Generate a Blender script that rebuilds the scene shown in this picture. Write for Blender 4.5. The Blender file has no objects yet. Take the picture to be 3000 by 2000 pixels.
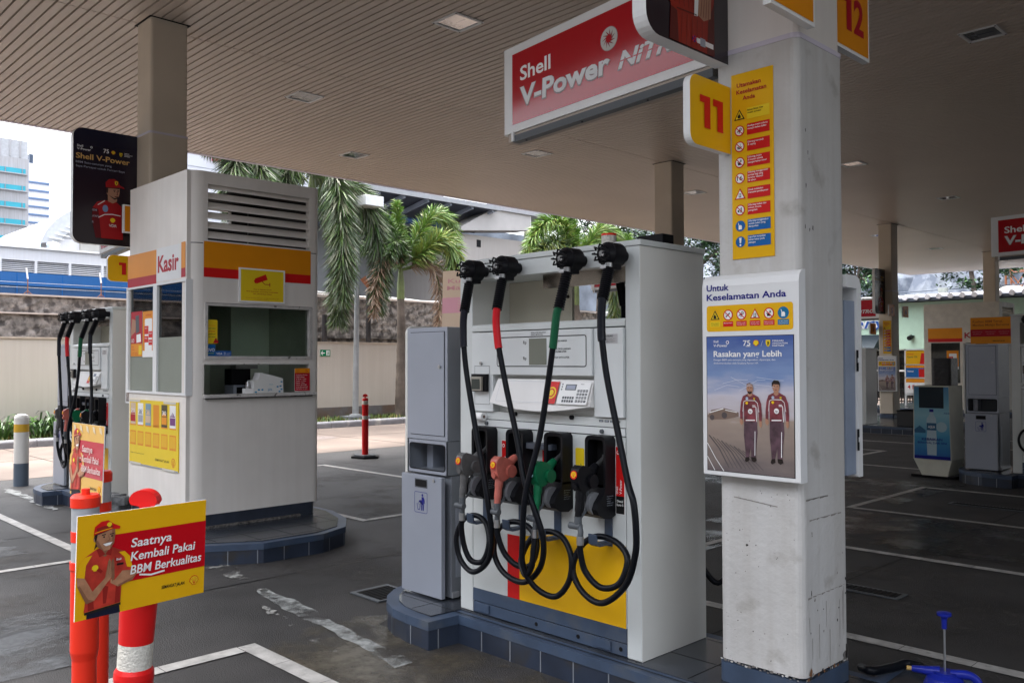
import bpy, bmesh, math, random
from mathutils import Vector, Matrix
S = bpy.context.scene
COL = S.collection
rnd = random.Random(7)
R = math.radians
# ---------------------------------------------------------------- camera
cam = bpy.data.cameras.new('camera'); cam_o = bpy.data.objects.new('camera', cam); COL.objects.link(cam_o)
yaw, pit, rol = R(45.7), R(1.33), R(-0.17)
F = Vector((-math.sin(yaw)*math.cos(pit), math.cos(yaw)*math.cos(pit), math.sin(pit)))
Rv = Vector((math.cos(yaw), math.sin(yaw), 0)); Uv = Rv.cross(F)
R2 = Rv*math.cos(rol)+Uv*math.sin(rol); U2 = -Rv*math.sin(rol)+Uv*math.cos(rol)
cam_o.matrix_world = Matrix(((R2.x, U2.x, -F.x, 0), (R2.y, U2.y, -F.y, 0), (R2.z, U2.z, -F.z, 1.62), (0, 0, 0, 1)))
cam.sensor_width = 36; cam.lens = 30.6; cam.clip_start = .05; cam.clip_end = 2000
S.camera = cam_o
# ---------------------------------------------------------------- sky, sun, exposure
SUN_EL, SUN_AZ = R(76), R(200)
sdir = Vector((math.cos(SUN_AZ)*math.cos(SUN_EL), math.sin(SUN_AZ)*math.cos(SUN_EL), math.sin(SUN_EL)))
W = bpy.data.worlds.new('World'); S.world = W; W.use_nodes = True
wn = W.node_tree.nodes; bg = wn['Background']
sky = wn.new('ShaderNodeTexSky'); sky.sky_type = 'NISHITA'; sky.sun_disc = False
sky.sun_elevation = SUN_EL; sky.sun_rotation = math.atan2(sdir.x, sdir.y)
sky.air_density = 1.0; sky.dust_density = 6.0; sky.ozone_density = 1.0
hs = wn.new('ShaderNodeHueSaturation'); hs.inputs['Saturation'].default_value = .35; W.node_tree.links.new(sky.outputs[0], hs.inputs['Color']); W.node_tree.links.new(hs.outputs[0], bg.inputs[0])   # hazy overcast: whiter than a clear sky; bg.inputs[1].default_value = .05
sl = bpy.data.lights.new('sun', 'SUN'); sl.energy = .7; sl.angle = R(50); sl.color = (1, .93, .84)
so = bpy.data.objects.new('sun', sl); COL.objects.link(so); so.rotation_euler = sdir.to_track_quat('Z', 'Y').to_euler()
S.view_settings.view_transform = 'Standard'; S.view_settings.look = 'None'
S.view_settings.exposure = -0.1; S.view_settings.gamma = 1
S.render.engine = 'CYCLES'; S.cycles.use_denoising = True; S.cycles.max_bounces = 8; S.cycles.diffuse_bounces = 5
S.cycles.transparent_max_bounces = 16
# ---------------------------------------------------------------- materials
MATS = {}
def mat(name, col, rough=.5, metal=0, spec=.5, var=.08, vs=6, bump=0, bs=60, streak=0, emit=None, coat=0, stain=None, ss=.6, st=(.55, .7)):
    if name in MATS: return MATS[name]
    m = bpy.data.materials.new(name); m.use_nodes = True; N = m.node_tree.nodes; L = m.node_tree.links
    b = N['Principled BSDF']; b.inputs['Roughness'].default_value = rough; b.inputs['Metallic'].default_value = metal
    b.inputs['Specular IOR Level'].default_value = spec
    if coat: b.inputs['Coat Weight'].default_value = coat; b.inputs['Coat Roughness'].default_value = .08
    tc = N.new('ShaderNodeTexCoord')
    def noise(scale, detail=4, stretch=None):
        n = N.new('ShaderNodeTexNoise'); n.inputs['Scale'].default_value = scale; n.inputs['Detail'].default_value = detail
        if stretch:
            mp = N.new('ShaderNodeMapping'); mp.inputs['Scale'].default_value = stretch; L.new(tc.outputs['Object'], mp.inputs[0]); L.new(mp.outputs[0], n.inputs['Vector'])
        else: L.new(tc.outputs['Object'], n.inputs['Vector'])
        return n
    def ramp(src, a, b_, ca, cb):
        r = N.new('ShaderNodeValToRGB'); r.color_ramp.elements[0].position = a; r.color_ramp.elements[1].position = b_
        r.color_ramp.elements[0].color = ca; r.color_ramp.elements[1].color = cb; L.new(src, r.inputs[0]); return r
    c4 = (*col, 1)
    lo = tuple(max(0, c*(1-var)) for c in col)+(1,); hi = tuple(min(1, c*(1+var)) for c in col)+(1,)
    out = ramp(noise(vs, 5).outputs[0], .32, .68, lo, hi).outputs[0]
    if streak:
        mx = N.new('ShaderNodeMixRGB'); mx.blend_type = 'MULTIPLY'; mx.inputs[0].default_value = streak
        r = ramp(noise(1, 6, (14, 14, .6)).outputs[0], .4, .62, (.74, .70, .65, 1), (1, 1, 1, 1)); L.new(out, mx.inputs[1]); L.new(r.outputs[0], mx.inputs[2]); out = mx.outputs[0]
    if stain:
        mx = N.new('ShaderNodeMixRGB'); r = ramp(noise(ss, 8).outputs[0], st[0], st[1], (0, 0, 0, 1), (1, 1, 1, 1))
        L.new(r.outputs[0], mx.inputs[0]); L.new(out, mx.inputs[1]); mx.inputs[2].default_value = (*stain, 1); out = mx.outputs[0]
    L.new(out, b.inputs['Base Color'])
    if bump:
        bp = N.new('ShaderNodeBump'); bp.inputs['Strength'].default_value = bump; bp.inputs['Distance'].default_value = .02
        L.new(noise(bs, 6).outputs[0], bp.inputs['Height']); L.new(bp.outputs[0], b.inputs['Normal'])
    if emit: b.inputs['Emission Color'].default_value = (*emit[:3], 1); b.inputs['Emission Strength'].default_value = emit[3]
    MATS[name] = m; return m
def flat(name, col, rough=.45, var=.04, spec=.22): return mat(name, col, rough, var=var, vs=3, spec=spec)
def glass(name, tint, refl=.12):
    m = bpy.data.materials.new(name); m.use_nodes = True; N = m.node_tree.nodes; L = m.node_tree.links
    N.remove(N['Principled BSDF']); t = N.new('ShaderNodeBsdfTransparent'); t.inputs[0].default_value = (*tint, 1)
    g = N.new('ShaderNodeBsdfGlossy'); g.inputs['Roughness'].default_value = .03
    fr = N.new('ShaderNodeFresnel'); fr.inputs[0].default_value = 1.5
    ad = N.new('ShaderNodeMath'); ad.operation = 'ADD'; ad.inputs[1].default_value = refl; L.new(fr.outputs[0], ad.inputs[0])
    mx = N.new('ShaderNodeMixShader'); L.new(ad.outputs[0], mx.inputs[0]); L.new(t.outputs[0], mx.inputs[1]); L.new(g.outputs[0], mx.inputs[2])
    L.new(mx.outputs[0], N['Material Output'].inputs[0]); MATS[name] = m; return m
def worn(name, col, a=.42, b_=.56, sc=3.0, rough=.7):
    m = bpy.data.materials.new(name); m.use_nodes = True; N = m.node_tree.nodes; L = m.node_tree.links
    p = N['Principled BSDF']; p.inputs['Roughness'].default_value = rough
    tc = N.new('ShaderNodeTexCoord'); n = N.new('ShaderNodeTexNoise'); n.inputs['Scale'].default_value = sc; n.inputs['Detail'].default_value = 9; n.inputs['Roughness'].default_value = .7
    L.new(tc.outputs['Object'], n.inputs['Vector'])
    r = N.new('ShaderNodeValToRGB'); r.color_ramp.elements[0].position = a; r.color_ramp.elements[1].position = b_; L.new(n.outputs[0], r.inputs[0])
    L.new(r.outputs[0], p.inputs['Alpha'])
    n2 = N.new('ShaderNodeTexNoise'); n2.inputs['Scale'].default_value = 14; L.new(tc.outputs['Object'], n2.inputs['Vector'])
    r2 = N.new('ShaderNodeValToRGB'); r2.color_ramp.elements[0].color = (*[c*.6 for c in col], 1); r2.color_ramp.elements[1].color = (*col, 1); r2.color_ramp.elements[1].position = .6; L.new(n2.outputs[0], r2.inputs[0])
    L.new(r2.outputs[0], p.inputs['Base Color']); MATS[name] = m; return m
def gradient(name, stops, axis=2, a=0., b_=1., rough=.25, noise=.0, nsc=3, nstretch=(1, 1, 4)):
    # a printed gradient: colours along one object axis between coordinates a and b_
    m = bpy.data.materials.new(name); m.use_nodes = True; N = m.node_tree.nodes; L = m.node_tree.links
    p = N['Principled BSDF']; p.inputs['Roughness'].default_value = rough
    tc = N.new('ShaderNodeTexCoord'); sx = N.new('ShaderNodeSeparateXYZ'); L.new(tc.outputs['Object'], sx.inputs[0])
    mr = N.new('ShaderNodeMapRange'); mr.inputs[1].default_value = a; mr.inputs[2].default_value = b_; L.new(sx.outputs[axis], mr.inputs[0])
    src = mr.outputs[0]
    if noise:
        mp = N.new('ShaderNodeMapping'); mp.inputs['Scale'].default_value = nstretch; L.new(tc.outputs['Object'], mp.inputs[0])
        n = N.new('ShaderNodeTexNoise'); n.inputs['Scale'].default_value = nsc; n.inputs['Detail'].default_value = 6; L.new(mp.outputs[0], n.inputs['Vector'])
        s1 = N.new('ShaderNodeMath'); s1.operation = 'MULTIPLY_ADD'; s1.inputs[1].default_value = noise; L.new(n.outputs[0], s1.inputs[0])
        s0 = N.new('ShaderNodeMath'); s0.operation = 'SUBTRACT'; L.new(src, s0.inputs[0]); s0.inputs[1].default_value = noise*.5; L.new(s0.outputs[0], s1.inputs[2]); src = s1.outputs[0]
    r = N.new('ShaderNodeValToRGB'); cr = r.color_ramp
    for i, (pos, c) in enumerate(stops):
        e = cr.elements[i] if i < 2 else cr.elements.new(pos); e.position = pos; e.color = (*c, 1)
    L.new(src, r.inputs[0]); L.new(r.outputs[0], p.inputs['Base Color']); MATS[name] = m; return m
PUMPW = mat('pump_white', (.58, .61, .60), .32, var=.05, vs=2.5, coat=.15)
PUMPS = mat('pump_side_white', (.70, .70, .66), .3, var=.06, vs=1.5, coat=.15)
KW = mat('kiosk_white', (.76, .725, .68), .4, var=.06, vs=2, streak=.12)
KIN = mat('kiosk_inside', (.66, .70, .60), .7)
COLW = mat('column_paint', (.56, .555, .54), .6, var=.07, vs=3, bump=.2, bs=35, streak=.35, stain=(.30, .28, .25), ss=5.5, st=(.60, .78))
COLB = mat('column_beige', (.62, .54, .43), .6, var=.06, vs=2)
BLUEK = mat('dark_navy_paint', (.028, .036, .055), .45, var=.2, vs=8)
BLUEB = mat('blue_grey_paint', (.042, .066, .112), .5, var=.15, vs=8, stain=(.07, .085, .11), ss=5)
CEIL = mat('ceiling_metal', (.56, .475, .40), .42, var=.04, vs=.6)
DARK = flat('dark_gap', (.02, .017, .015), .8)
TRIM = flat('lavender_trim', (.62, .58, .66), .4)
BLACK = flat('black_plastic', (.006, .006, .008), .42, spec=.17)
RUBBER = mat('black_rubber', (.005, .006, .009), .38, var=.2, vs=30, spec=.16)
NEARB = flat('near_black', (.004, .004, .005), .6)
GREY = mat('cabinet_grey', (.33, .36, .42), .38, var=.05, vs=2, metal=.25)
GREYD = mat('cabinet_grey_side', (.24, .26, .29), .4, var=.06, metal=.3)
WHITE = flat('white_plastic', (.75, .76, .76), .3)
LETW = flat('letter_white', (.85, .85, .84), .4)
YEL = flat('sign_yellow', (.78, .43, .008), .28)
YEL2 = flat('yellow_bright', (.80, .58, .02), .35)
ORG = flat('band_orange', (.75, .27, .008), .33)
RED = flat('sign_red', (.52, .006, .012), .22)
RED2 = flat('red_bright', (.60, .012, .012), .35)
DRED = flat('deep_red', (.42, .006, .02), .4)
NAVY = flat('navy_ink', (.012, .015, .20), .4)
BLUES = flat('sign_blue', (.01, .12, .38), .35)
ICOND = flat('icon_black', (.01, .01, .01), .5)
SKIN = flat('printed_skin', (.42, .22, .14), .4)
HAIR = flat('printed_hair', (.02, .014, .012), .5)
STEEL = mat('steel', (.42, .43, .44), .3, metal=.9, var=.1, vs=20)
GUNM = flat('gunmetal', (.09, .10, .11), .4)
ALU = mat('aluminium', (.55, .56, .58), .35, metal=.6)
GREEN = flat('nozzle_green', (.008, .13, .055), .28)
PINK = mat('faded_red_plastic', (.46, .12, .09), .5, var=.15, vs=25)
NGREY = mat('nozzle_grey', (.10, .10, .10), .4, var=.2, vs=30)
ORANGEP = flat('traffic_orange', (.75, .035, .015), .35)
REDP = flat('traffic_red', (.60, .012, .012), .3)
REFL = mat('reflective_white', (.62, .60, .54), .4, var=.12, vs=90, bump=.4, bs=140)
REFG = mat('reflective_grey', (.34, .36, .38), .3, var=.08, vs=40)
CARD = flat('cardboard_faded', (.62, .47, .34), .6)
PINKP = flat('faded_pink', (.66, .33, .38), .5)
FPINK = flat('faded_pink_ink', (.58, .27, .29), .5)
MINT = mat('mint_wall', (.42, .60, .47), .6, var=.04)
GLS = glass('window_glass', (.86, .92, .88), .01)
GLD = glass('dark_glass', (.42, .48, .46), .0)
LGLASS = glass('lamp_glass', (.95, .95, .95), .35)
# ---------------------------------------------------------------- mesh helpers
ORGN = {}
class MB:
    def __init__(s): s.v = []; s.f = []; s.m = []; s.s = []; s.mats = []
    def mi(s, m):
        if m not in s.mats: s.mats.append(m)
        return s.mats.index(m)
    def face(s, pts, m, smooth=False):
        n = len(s.v); s.v += [Vector(p) for p in pts]; s.f.append(tuple(range(n, n+len(pts)))); s.m.append(s.mi(m)); s.s.append(smooth)
    def raw(s, verts, faces, m, smooth=False):
        n = len(s.v); s.v += [Vector(p) for p in verts]; k = s.mi(m)
        for f in faces: s.f.append(tuple(i+n for i in f)); s.m.append(k); s.s.append(smooth)
    def box(s, x0, x1, y0, y1, z0, z1, m):
        if x0 > x1: x0, x1 = x1, x0
        if y0 > y1: y0, y1 = y1, y0
        if z0 > z1: z0, z1 = z1, z0
        v = [(x, y, z) for x in (x0, x1) for y in (y0, y1) for z in (z0, z1)]
        s.raw(v, [(0, 1, 3, 2), (4, 6, 7, 5), (0, 4, 5, 1), (2, 3, 7, 6), (0, 2, 6, 4), (1, 5, 7, 3)], m)
    def bar(s, a, b, w, h, m):
        a, b = Vector(a), Vector(b); d = (b-a).normalized(); up = Vector((0, 0, 1)) if abs(d.z) < .95 else Vector((0, 1, 0))
        x = d.cross(up).normalized()*w/2; y = x.normalized().cross(d)*h/2
        v = [a-x-y, a+x-y, a+x+y, a-x+y, b-x-y, b+x-y, b+x+y, b-x+y]
        s.raw(v, [(3, 2, 1, 0), (4, 5, 6, 7), (0, 1, 5, 4), (1, 2, 6, 5), (2, 3, 7, 6), (3, 0, 4, 7)], m)
    def tube(s, pts, r, m, n=10, caps=True, smooth=True):
        pts = [Vector(p) for p in pts]; rs = r if isinstance(r, (list, tuple)) else [r]*len(pts)
        t = (pts[1]-pts[0]).normalized(); a = t.orthogonal().normalized(); rings = []; base = len(s.v); vv = []
        for i, p in enumerate(pts):
            t2 = ((pts[min(i+1, len(pts)-1)]-pts[max(i-1, 0)])).normalized()
            a = (a-t2*a.dot(t2)).normalized(); b = t2.cross(a)
            for k in range(n):
                an = 2*math.pi*k/n; vv.append(p+(a*math.cos(an)+b*math.sin(an))*rs[i])
        ff = [(i*n+k, i*n+(k+1) % n, (i+1)*n+(k+1) % n, (i+1)*n+k) for i in range(len(pts)-1) for k in range(n)]
        s.raw(vv, ff, m, smooth)
        if caps:
            s.face([vv[k] for k in range(n)][::-1], m); s.face([vv[(len(pts)-1)*n+k] for k in range(n)], m)
    def cyl(s, a, b, r, m, n=20, r2=None): s.tube([a, b], [r, r if r2 is None else r2], m, n)
    def lathe(s, prof, c, m, n=24, smooth=True, mats=None):
        c = Vector(c)
        for i in range(len(prof)-1):
            (r0, z0), (r1, z1) = prof[i], prof[i+1]; mm = mats[i] if mats else m
            vv = []; ff = []
            for k in range(n):
                an = 2*math.pi*k/n; vv += [c+Vector((r0*math.cos(an), r0*math.sin(an), z0)), c+Vector((r1*math.cos(an), r1*math.sin(an), z1))]
            for k in range(n):
                j = (k+1) % n; ff.append((2*k, 2*j, 2*j+1, 2*k+1))
            s.raw(vv, ff, mm, smooth)
    def prism(s, poly, o, u, v, d, m, side=None, back=True):
        # polygon (list of 2-D points) in the plane o,u,v, given thickness along vector d (front face at o+d)
        o, u, v, d = Vector(o), Vector(u), Vector(v), Vector(d)
        A = [o+u*x+v*y for x, y in poly]; B = [p+d for p in A]; n = len(A)
        s.face(B, m)
        if back: s.face(A[::-1], side or m)
        s.raw(A+B, [(i, (i+1) % n, n+(i+1) % n, n+i) for i in range(n)], side or m)
    def build(s, name, parent=None, label=None, cat=None, group=None, kind=None, bev=0, at=None, seg=2):
        org = ORGN[parent] if parent is not None else Vector(at) if at is not None else Vector((0, 0, 0))
        me = bpy.data.meshes.new(name); me.from_pydata([p-org for p in s.v], [], s.f)
        for m in s.mats: me.materials.append(m)
        me.polygons.foreach_set('material_index', s.m); me.polygons.foreach_set('use_smooth', s.s); me.update()
        o = bpy.data.objects.new(name, me); COL.objects.link(o)
        if parent is not None: o.parent = parent
        else: o.location = org
        ORGN[o] = org
        if bev:
            b = o.modifiers.new('bevel', 'BEVEL'); b.width = bev; b.segments = seg; b.limit_method = 'ANGLE'; b.angle_limit = R(40)
        tag(o, label, cat, group, kind); return o
def tag(o, label=None, cat=None, group=None, kind=None):
    for k, v in (('label', label), ('category', cat), ('group', group), ('kind', kind)):
        if v: o[k] = v
    return o
def thing(name, label, cat, loc, group=None):
    o = bpy.data.objects.new(name, None); COL.objects.link(o); o.location = loc; o.empty_display_size = .1; ORGN[o] = Vector(loc)
    return tag(o, label, cat, group)
def copy_tree(o, delta=None, label=None, group=None, skip=(), parent=None):
    c = o.copy(); COL.objects.link(c)
    if parent is not None: c.parent = parent
    if delta is not None: c.location = o.location+Vector(delta)
    if label: c['label'] = label
    if group: c['group'] = group
    for ch in o.children:
        if ch.name.split('.')[0] in skip: continue
        copy_tree(ch, parent=c, skip=skip)
    return c
def catm(P, n=6):
    P = [Vector(p) for p in P]; Q = [P[0]*2-P[1]]+P+[P[-1]*2-P[-2]]; out = []
    for i in range(1, len(Q)-2):
        a, b, c, d = Q[i-1:i+3]
        for k in range(n):
            t = k/n; out.append(.5*((2*b)+(c-a)*t+(2*a-5*b+4*c-d)*t*t+(3*b-a-3*c+d)*t**3))
    return out+[P[-1]]
def rrect(x0, y0, x1, y1, r, n=5, which=(1, 1, 1, 1)):
    # rounded rectangle; which = bottom-left, bottom-right, top-right, top-left
    out = []
    for (cx, cy, a0), w, (px, py) in zip(((x0+r, y0+r, 180), (x1-r, y0+r, 270), (x1-r, y1-r, 0), (x0+r, y1-r, 90)), which, ((x0, y0), (x1, y0), (x1, y1), (x0, y1))):
        if not w: out.append((px, py)); continue
        for k in range(n+1):
            an = R(a0+90*k/n); out.append((cx+r*math.cos(an), cy+r*math.sin(an)))
    return out
# lettering: the built-in font, normalised to cap height 1
_GL = {}
def glyphs(txt, bold=0.0, shear=0.0):
    key = (txt, bold, shear)
    if key in _GL: return _GL[key]
    def mk(t):
        c = bpy.data.curves.new('lettering', 'FONT'); c.body = t; c.size = 1; c.offset = bold; c.shear = shear; c.resolution_u = 3
        o = bpy.data.objects.new('lettering', c); COL.objects.link(o)
        me = o.to_mesh(); vs = [(v.co.x, v.co.y) for v in me.vertices]; fs = [tuple(p.vertices) for p in me.polygons]
        o.to_mesh_clear(); bpy.data.objects.remove(o); bpy.data.curves.remove(c); return vs, fs
    h, _ = mk('H'); cap = max(y for x, y in h)-min(y for x, y in h); y0 = min(y for x, y in h)
    vs, fs = mk(txt)
    if not vs: vs, fs = [(0, 0), (1, 0), (1, 1)], []
    x0 = min(x for x, y in vs); vs = [((x-x0)/cap, (y-y0)/cap) for x, y in vs]
    _GL[key] = (vs, fs, max(x for x, y in vs)); return _GL[key]
class Art:
    """flat printing on a plane: origin o, axes u (right) and v (up), layers lifted along n by eps each"""
    def __init__(s, mb, o, u, v, eps=.0008, lift=.0012):
        s.mb = mb; s.o = Vector(o); s.u = Vector(u).normalized(); s.v = Vector(v).normalized(); s.n = s.u.cross(s.v); s.e = eps; s.l = lift
    def P(s, x, y, k): return s.o+s.u*x+s.v*y+s.n*(s.l+s.e*k)
    def poly(s, pts, m, k=0): s.mb.face([s.P(x, y, k) for x, y in pts], m)
    def rect(s, x0, y0, x1, y1, m, k=0, r=0): s.poly(rrect(x0, y0, x1, y1, r) if r else [(x0, y0), (x1, y0), (x1, y1), (x0, y1)], m, k)
    def circ(s, x, y, r, m, k=0, ry=None, n=28): s.poly([(x+r*math.cos(2*math.pi*i/n), y+(ry or r)*math.sin(2*math.pi*i/n)) for i in range(n)], m, k)
    def line(s, pts, w, m, k=0):
        for (x0, y0), (x1, y1) in zip(pts, pts[1:]):
            d = math.hypot(x1-x0, y1-y0) or 1; nx, ny = -(y1-y0)/d*w/2, (x1-x0)/d*w/2
            s.poly([(x0-nx, y0-ny), (x1-nx, y1-ny), (x1+nx, y1+ny), (x0+nx, y0+ny)], m, k)
    def frame(s, x0, y0, x1, y1, w, m, k=0, r=0):
        if r:
            A = rrect(x0, y0, x1, y1, r); B = rrect(x0+w, y0+w, x1-w, y1-w, max(r-w, .0005)); n = len(A)
            s.mb.raw([s.P(*p, k) for p in A+B], [(i, (i+1) % n, n+(i+1) % n, n+i) for i in range(n)], m)
        else:
            s.rect(x0, y0, x1, y0+w, m, k); s.rect(x0, y1-w, x1, y1, m, k); s.rect(x0, y0+w, x0+w, y1-w, m, k); s.rect(x1-w, y0+w, x1, y1-w, m, k)
    def text(s, t, x, y, h, m, k=1, w=None, al='l', bold=.012, shear=0, depth=0):
        vs, fs, W = glyphs(t, bold, shear); sx = (w/W) if w else h
        x -= W*sx*{'l': 0, 'c': .5, 'r': 1}[al]
        s.mb.raw([s.P(x+a*sx, y+b*h, k)+s.n*depth for a, b in vs], fs, m)
    # pictograms, r = half size
    def prohib(s, x, y, r, k=1, glyph=None):
        s.circ(x, y, r, RED2, k); s.circ(x, y, r*.8, LETW, k+1)
        if glyph: glyph(x, y, r)
        s.line([(x-r*.6, y+r*.6), (x+r*.6, y-r*.6)], r*.16, RED2, k+3)
    def tri(s, x, y, r, edge, fill, k=1):
        s.poly([(x-r, y-r*.8), (x+r, y-r*.8), (x, y+r)], edge, k); s.poly([(x-r*.72, y-r*.64), (x+r*.72, y-r*.64), (x, y+r*.66)], fill, k+1)
    def flame(s, x, y, r, m, k=3): s.poly([(x-r*.3, y-r*.5), (x+r*.28, y-r*.5), (x+r*.34, y-r*.1), (x+r*.1, y+r*.15), (x+r*.05, y+r*.5), (x-r*.2, y+r*.1), (x-r*.36, y-r*.1)], m, k)
    def shell(s, x, y, r, k=1, ribs=True, bgm=None):
        def fan(q):
            p = [(x-q*.42, y-q*.82), (x-q*.5, y-q*.52)]
            for i in range(15):
                a = R(200-220*i/14); rr = q*(1.0 if i % 2 else .95); p.append((x+rr*math.cos(a), y+q*.05+rr*.95*math.sin(a)))
            return p+[(x+q*.5, y-q*.52), (x+q*.42, y-q*.82)]
        s.poly(fan(r), bgm or RED2, k); s.poly(fan(r*.86), YEL2, k+1)
        if ribs:
            for a in (150, 120, 90, 60, 30): s.line([(x+.1*r*math.cos(R(a)), y-r*.6), (x+r*.72*math.cos(R(a)), y+r*.05+r*.7*math.sin(R(a)))], r*.07, RED2, k+2)
    def shield(s, x, y, h, k=1):
        w = h*.36; s.poly([(x-w, y+h*.5), (x+w, y+h*.5), (x+w, y), (x+w*.55, y-h*.36), (x, y-h*.5), (x-w*.55, y-h*.36), (x-w, y)], YEL2, k)
        s.poly([(x-w*.3, y-h*.3), (x+w*.1, y-h*.25), (x+w*.5, y+h*.05), (x+w*.2, y+h*.32), (x-w*.3, y+h*.2), (x-w*.1, y)], ICOND, k+1)
# ================================================================= ground
def struct(o): o['kind'] = 'structure'; return o
ASPH = mat('asphalt', (.036, .034, .0335), .66, var=.42, vs=1.3, bump=.5, bs=120, stain=(.018, .0172, .017), ss=.8, st=(.48, .72))
CONC = mat('concrete_paving', (.17, .133, .11), .8, var=.25, vs=.8, bump=.2, bs=50, stain=(.115, .088, .072), ss=.5, st=(.45, .7))
PAINT = mat('line_paint', (.42, .41, .39), .65, var=.25, vs=9, bump=.15, bs=80, stain=(.2, .19, .18), ss=14, st=(.6, .75))
def sheet(name, pts, m, z):
    b = MB(); b.face([(x, y, z) for x, y in pts], m); return struct(b.build(name))
sheet('ground', [(-400, -400), (400, -400), (400, 400), (-400, 400)], ASPH, 0)
sheet('pavement', [(-18.5, -60), (-13.62, -60), (-13.45, 60), (-18.4, 60)], CONC, .004)
b = MB()
for y in range(-8, 50, 3): b.box(-18.4, -13.6, y+.6, y+.615, .0065, .0075, DARK)
b.box(-16.06, -16.045, -40, 50, .0067, .0077, DARK); struct(b.build('pavement_joint'))
b = MB()
for x in (-11.9, -9.0, -5.985, -2.9, .1): b.box(x-.006, x+.006, -30, 60, .003, .0035, NEARB)
for y in (-1.9, 1.2, 7.9, 10.9, 17.0): b.box(-13.5, 30, y-.005, y+.005, .0026, .0030, NEARB)
struct(b.build('ground_joint'))
def pline(x0, x1, y0, y1):
    b = MB(); n = max(1, int(max(x1-x0, y1-y0)/.38))
    for i in range(n):
        if x1-x0 > y1-y0: a, c = x0+(x1-x0)*i/n, x0+(x1-x0)*(i+1)/n; b.face([(a+.004, y0, .006), (c, y0, .006), (c, y1, .006), (a+.004, y1, .006)], PAINT)
        else: a, c = y0+(y1-y0)*i/n, y0+(y1-y0)*(i+1)/n; b.face([(x0, a+.004, .006), (x1, a+.004, .006), (x1, c, .006), (x0, c, .006)], PAINT)
    struct(b.build('painted_line'))
for x0, x1, y0, y1 in ((-4.66, 0.2, 2.36, 2.465), (-4.66, -4.555, 0.1, 2.355), (-12.0, -7.6, 2.53, 2.62), (-7.68, -7.6, .2, 2.525),
        (-11.95, -7.42, 5.12, 5.2), (-11.95, -7.42, 7.43, 7.52), (-7.5, -7.42, 5.205, 7.425), (-11.95, -11.87, 5.205, 7.425),
        (-4.3, 6, 4.97, 5.07), (-4.3, 6, 7.33, 7.42), (-4.38, -4.305, 5.0, 7.4), (-4.27, 6, 9.37, 9.45), (-4.27, 6, 11.5, 11.59), (-4.35, -4.275, 9.37, 11.59),
        (-12, -4.2, 13.36, 13.45), (-12, -6.5, 15.64, 15.74), (-6.6, -6.5, 13.46, 15.635), (-12, -2.5, 17.4, 17.5), (-12, -4, 19.3, 19.4)): pline(x0, x1, y0, y1)
worn('worn_paint', (.36, .375, .365), .38, .56, 3.2); worn('worn_paint_thin', (.36, .36, .34), .52, .62, 4.0)
worn('wet_stain', (.10, .085, .06), .42, .62, 1.6, .35)
def patch(name, pts, m, z): b = MB(); b.face([(x, y, z) for x, y in pts], MATS[m]); struct(b.build(name))
def ragged(name, x0, x1, ya, yb, m, z, jit=.05, taper=True):
    n = 26; up = []; lo = []
    for i in range(n+1):
        t = i/n; w = (math.sin(math.pi*min(1, t*1.6+.1)) if taper else 1); yc0 = ya[0]+(ya[1]-ya[0])*t; yc1 = yb[0]+(yb[1]-yb[0])*t; c = (yc0+yc1)/2; h = (yc1-yc0)/2*max(.35, min(1, .5+w*.6))
        lo.append((x0+(x1-x0)*t, c-h+rnd.uniform(-jit, jit))); up.append((x0+(x1-x0)*t+rnd.uniform(-.02, .02), c+h+rnd.uniform(-jit, jit)))
    patch(name, lo+up[::-1], m, z)
ragged('worn_paint', -5.7, -3.75, (3.02, 2.74), (3.12, 2.98), 'worn_paint', .008, .015)
ragged('worn_paint', -5.4, -4.2, (2.86, 2.66), (2.90, 2.74), 'worn_paint_thin', .0075, .02)
ragged('worn_paint', -6.9, -5.5, (3.10, 2.95), (3.32, 3.1), 'worn_paint_thin', .008, .04)
ragged('worn_paint', -12.6, -10.4, (3.12, 3.06), (3.24, 3.2), 'worn_paint', .008, .04)
ragged('oil_stain', -4.7, -1.2, (2.45, 2.3), (3.28, 3.2), 'wet_stain', .0045, .1, False)
worn('oil_dark', (.012, .011, .010), .40, .62, 2.2, .3); worn('dust_light', (.085, .078, .072), .50, .74, 1.1, .8)
for x0, x1, y0, y1, m in ((-8.5, -5.2, 1.2, 2.3, 'dust_light'), (-6.6, -4.8, 3.2, 4.6, 'dust_light'), (-7.2, -4.2, 5.4, 7.2, 'oil_dark'), (-3.6, -1.5, .7, 2.0, 'oil_dark'), (-11.5, -8.2, .6, 2.2, 'oil_dark'), (-6.2, -5.0, 1.0, 1.9, 'oil_dark'), (-3, 0, 5.3, 7.1, 'dust_light'), (-5, -1, 7.6, 9.2, 'oil_dark'), (-12, -7.6, 5.4, 7.3, 'dust_light'), (-13, -4, 10, 12.1, 'oil_dark')):
    ragged('oil_stain', x0, x1, (y0, y0), (y1, y1), m, .0050, .12, False)
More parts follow.
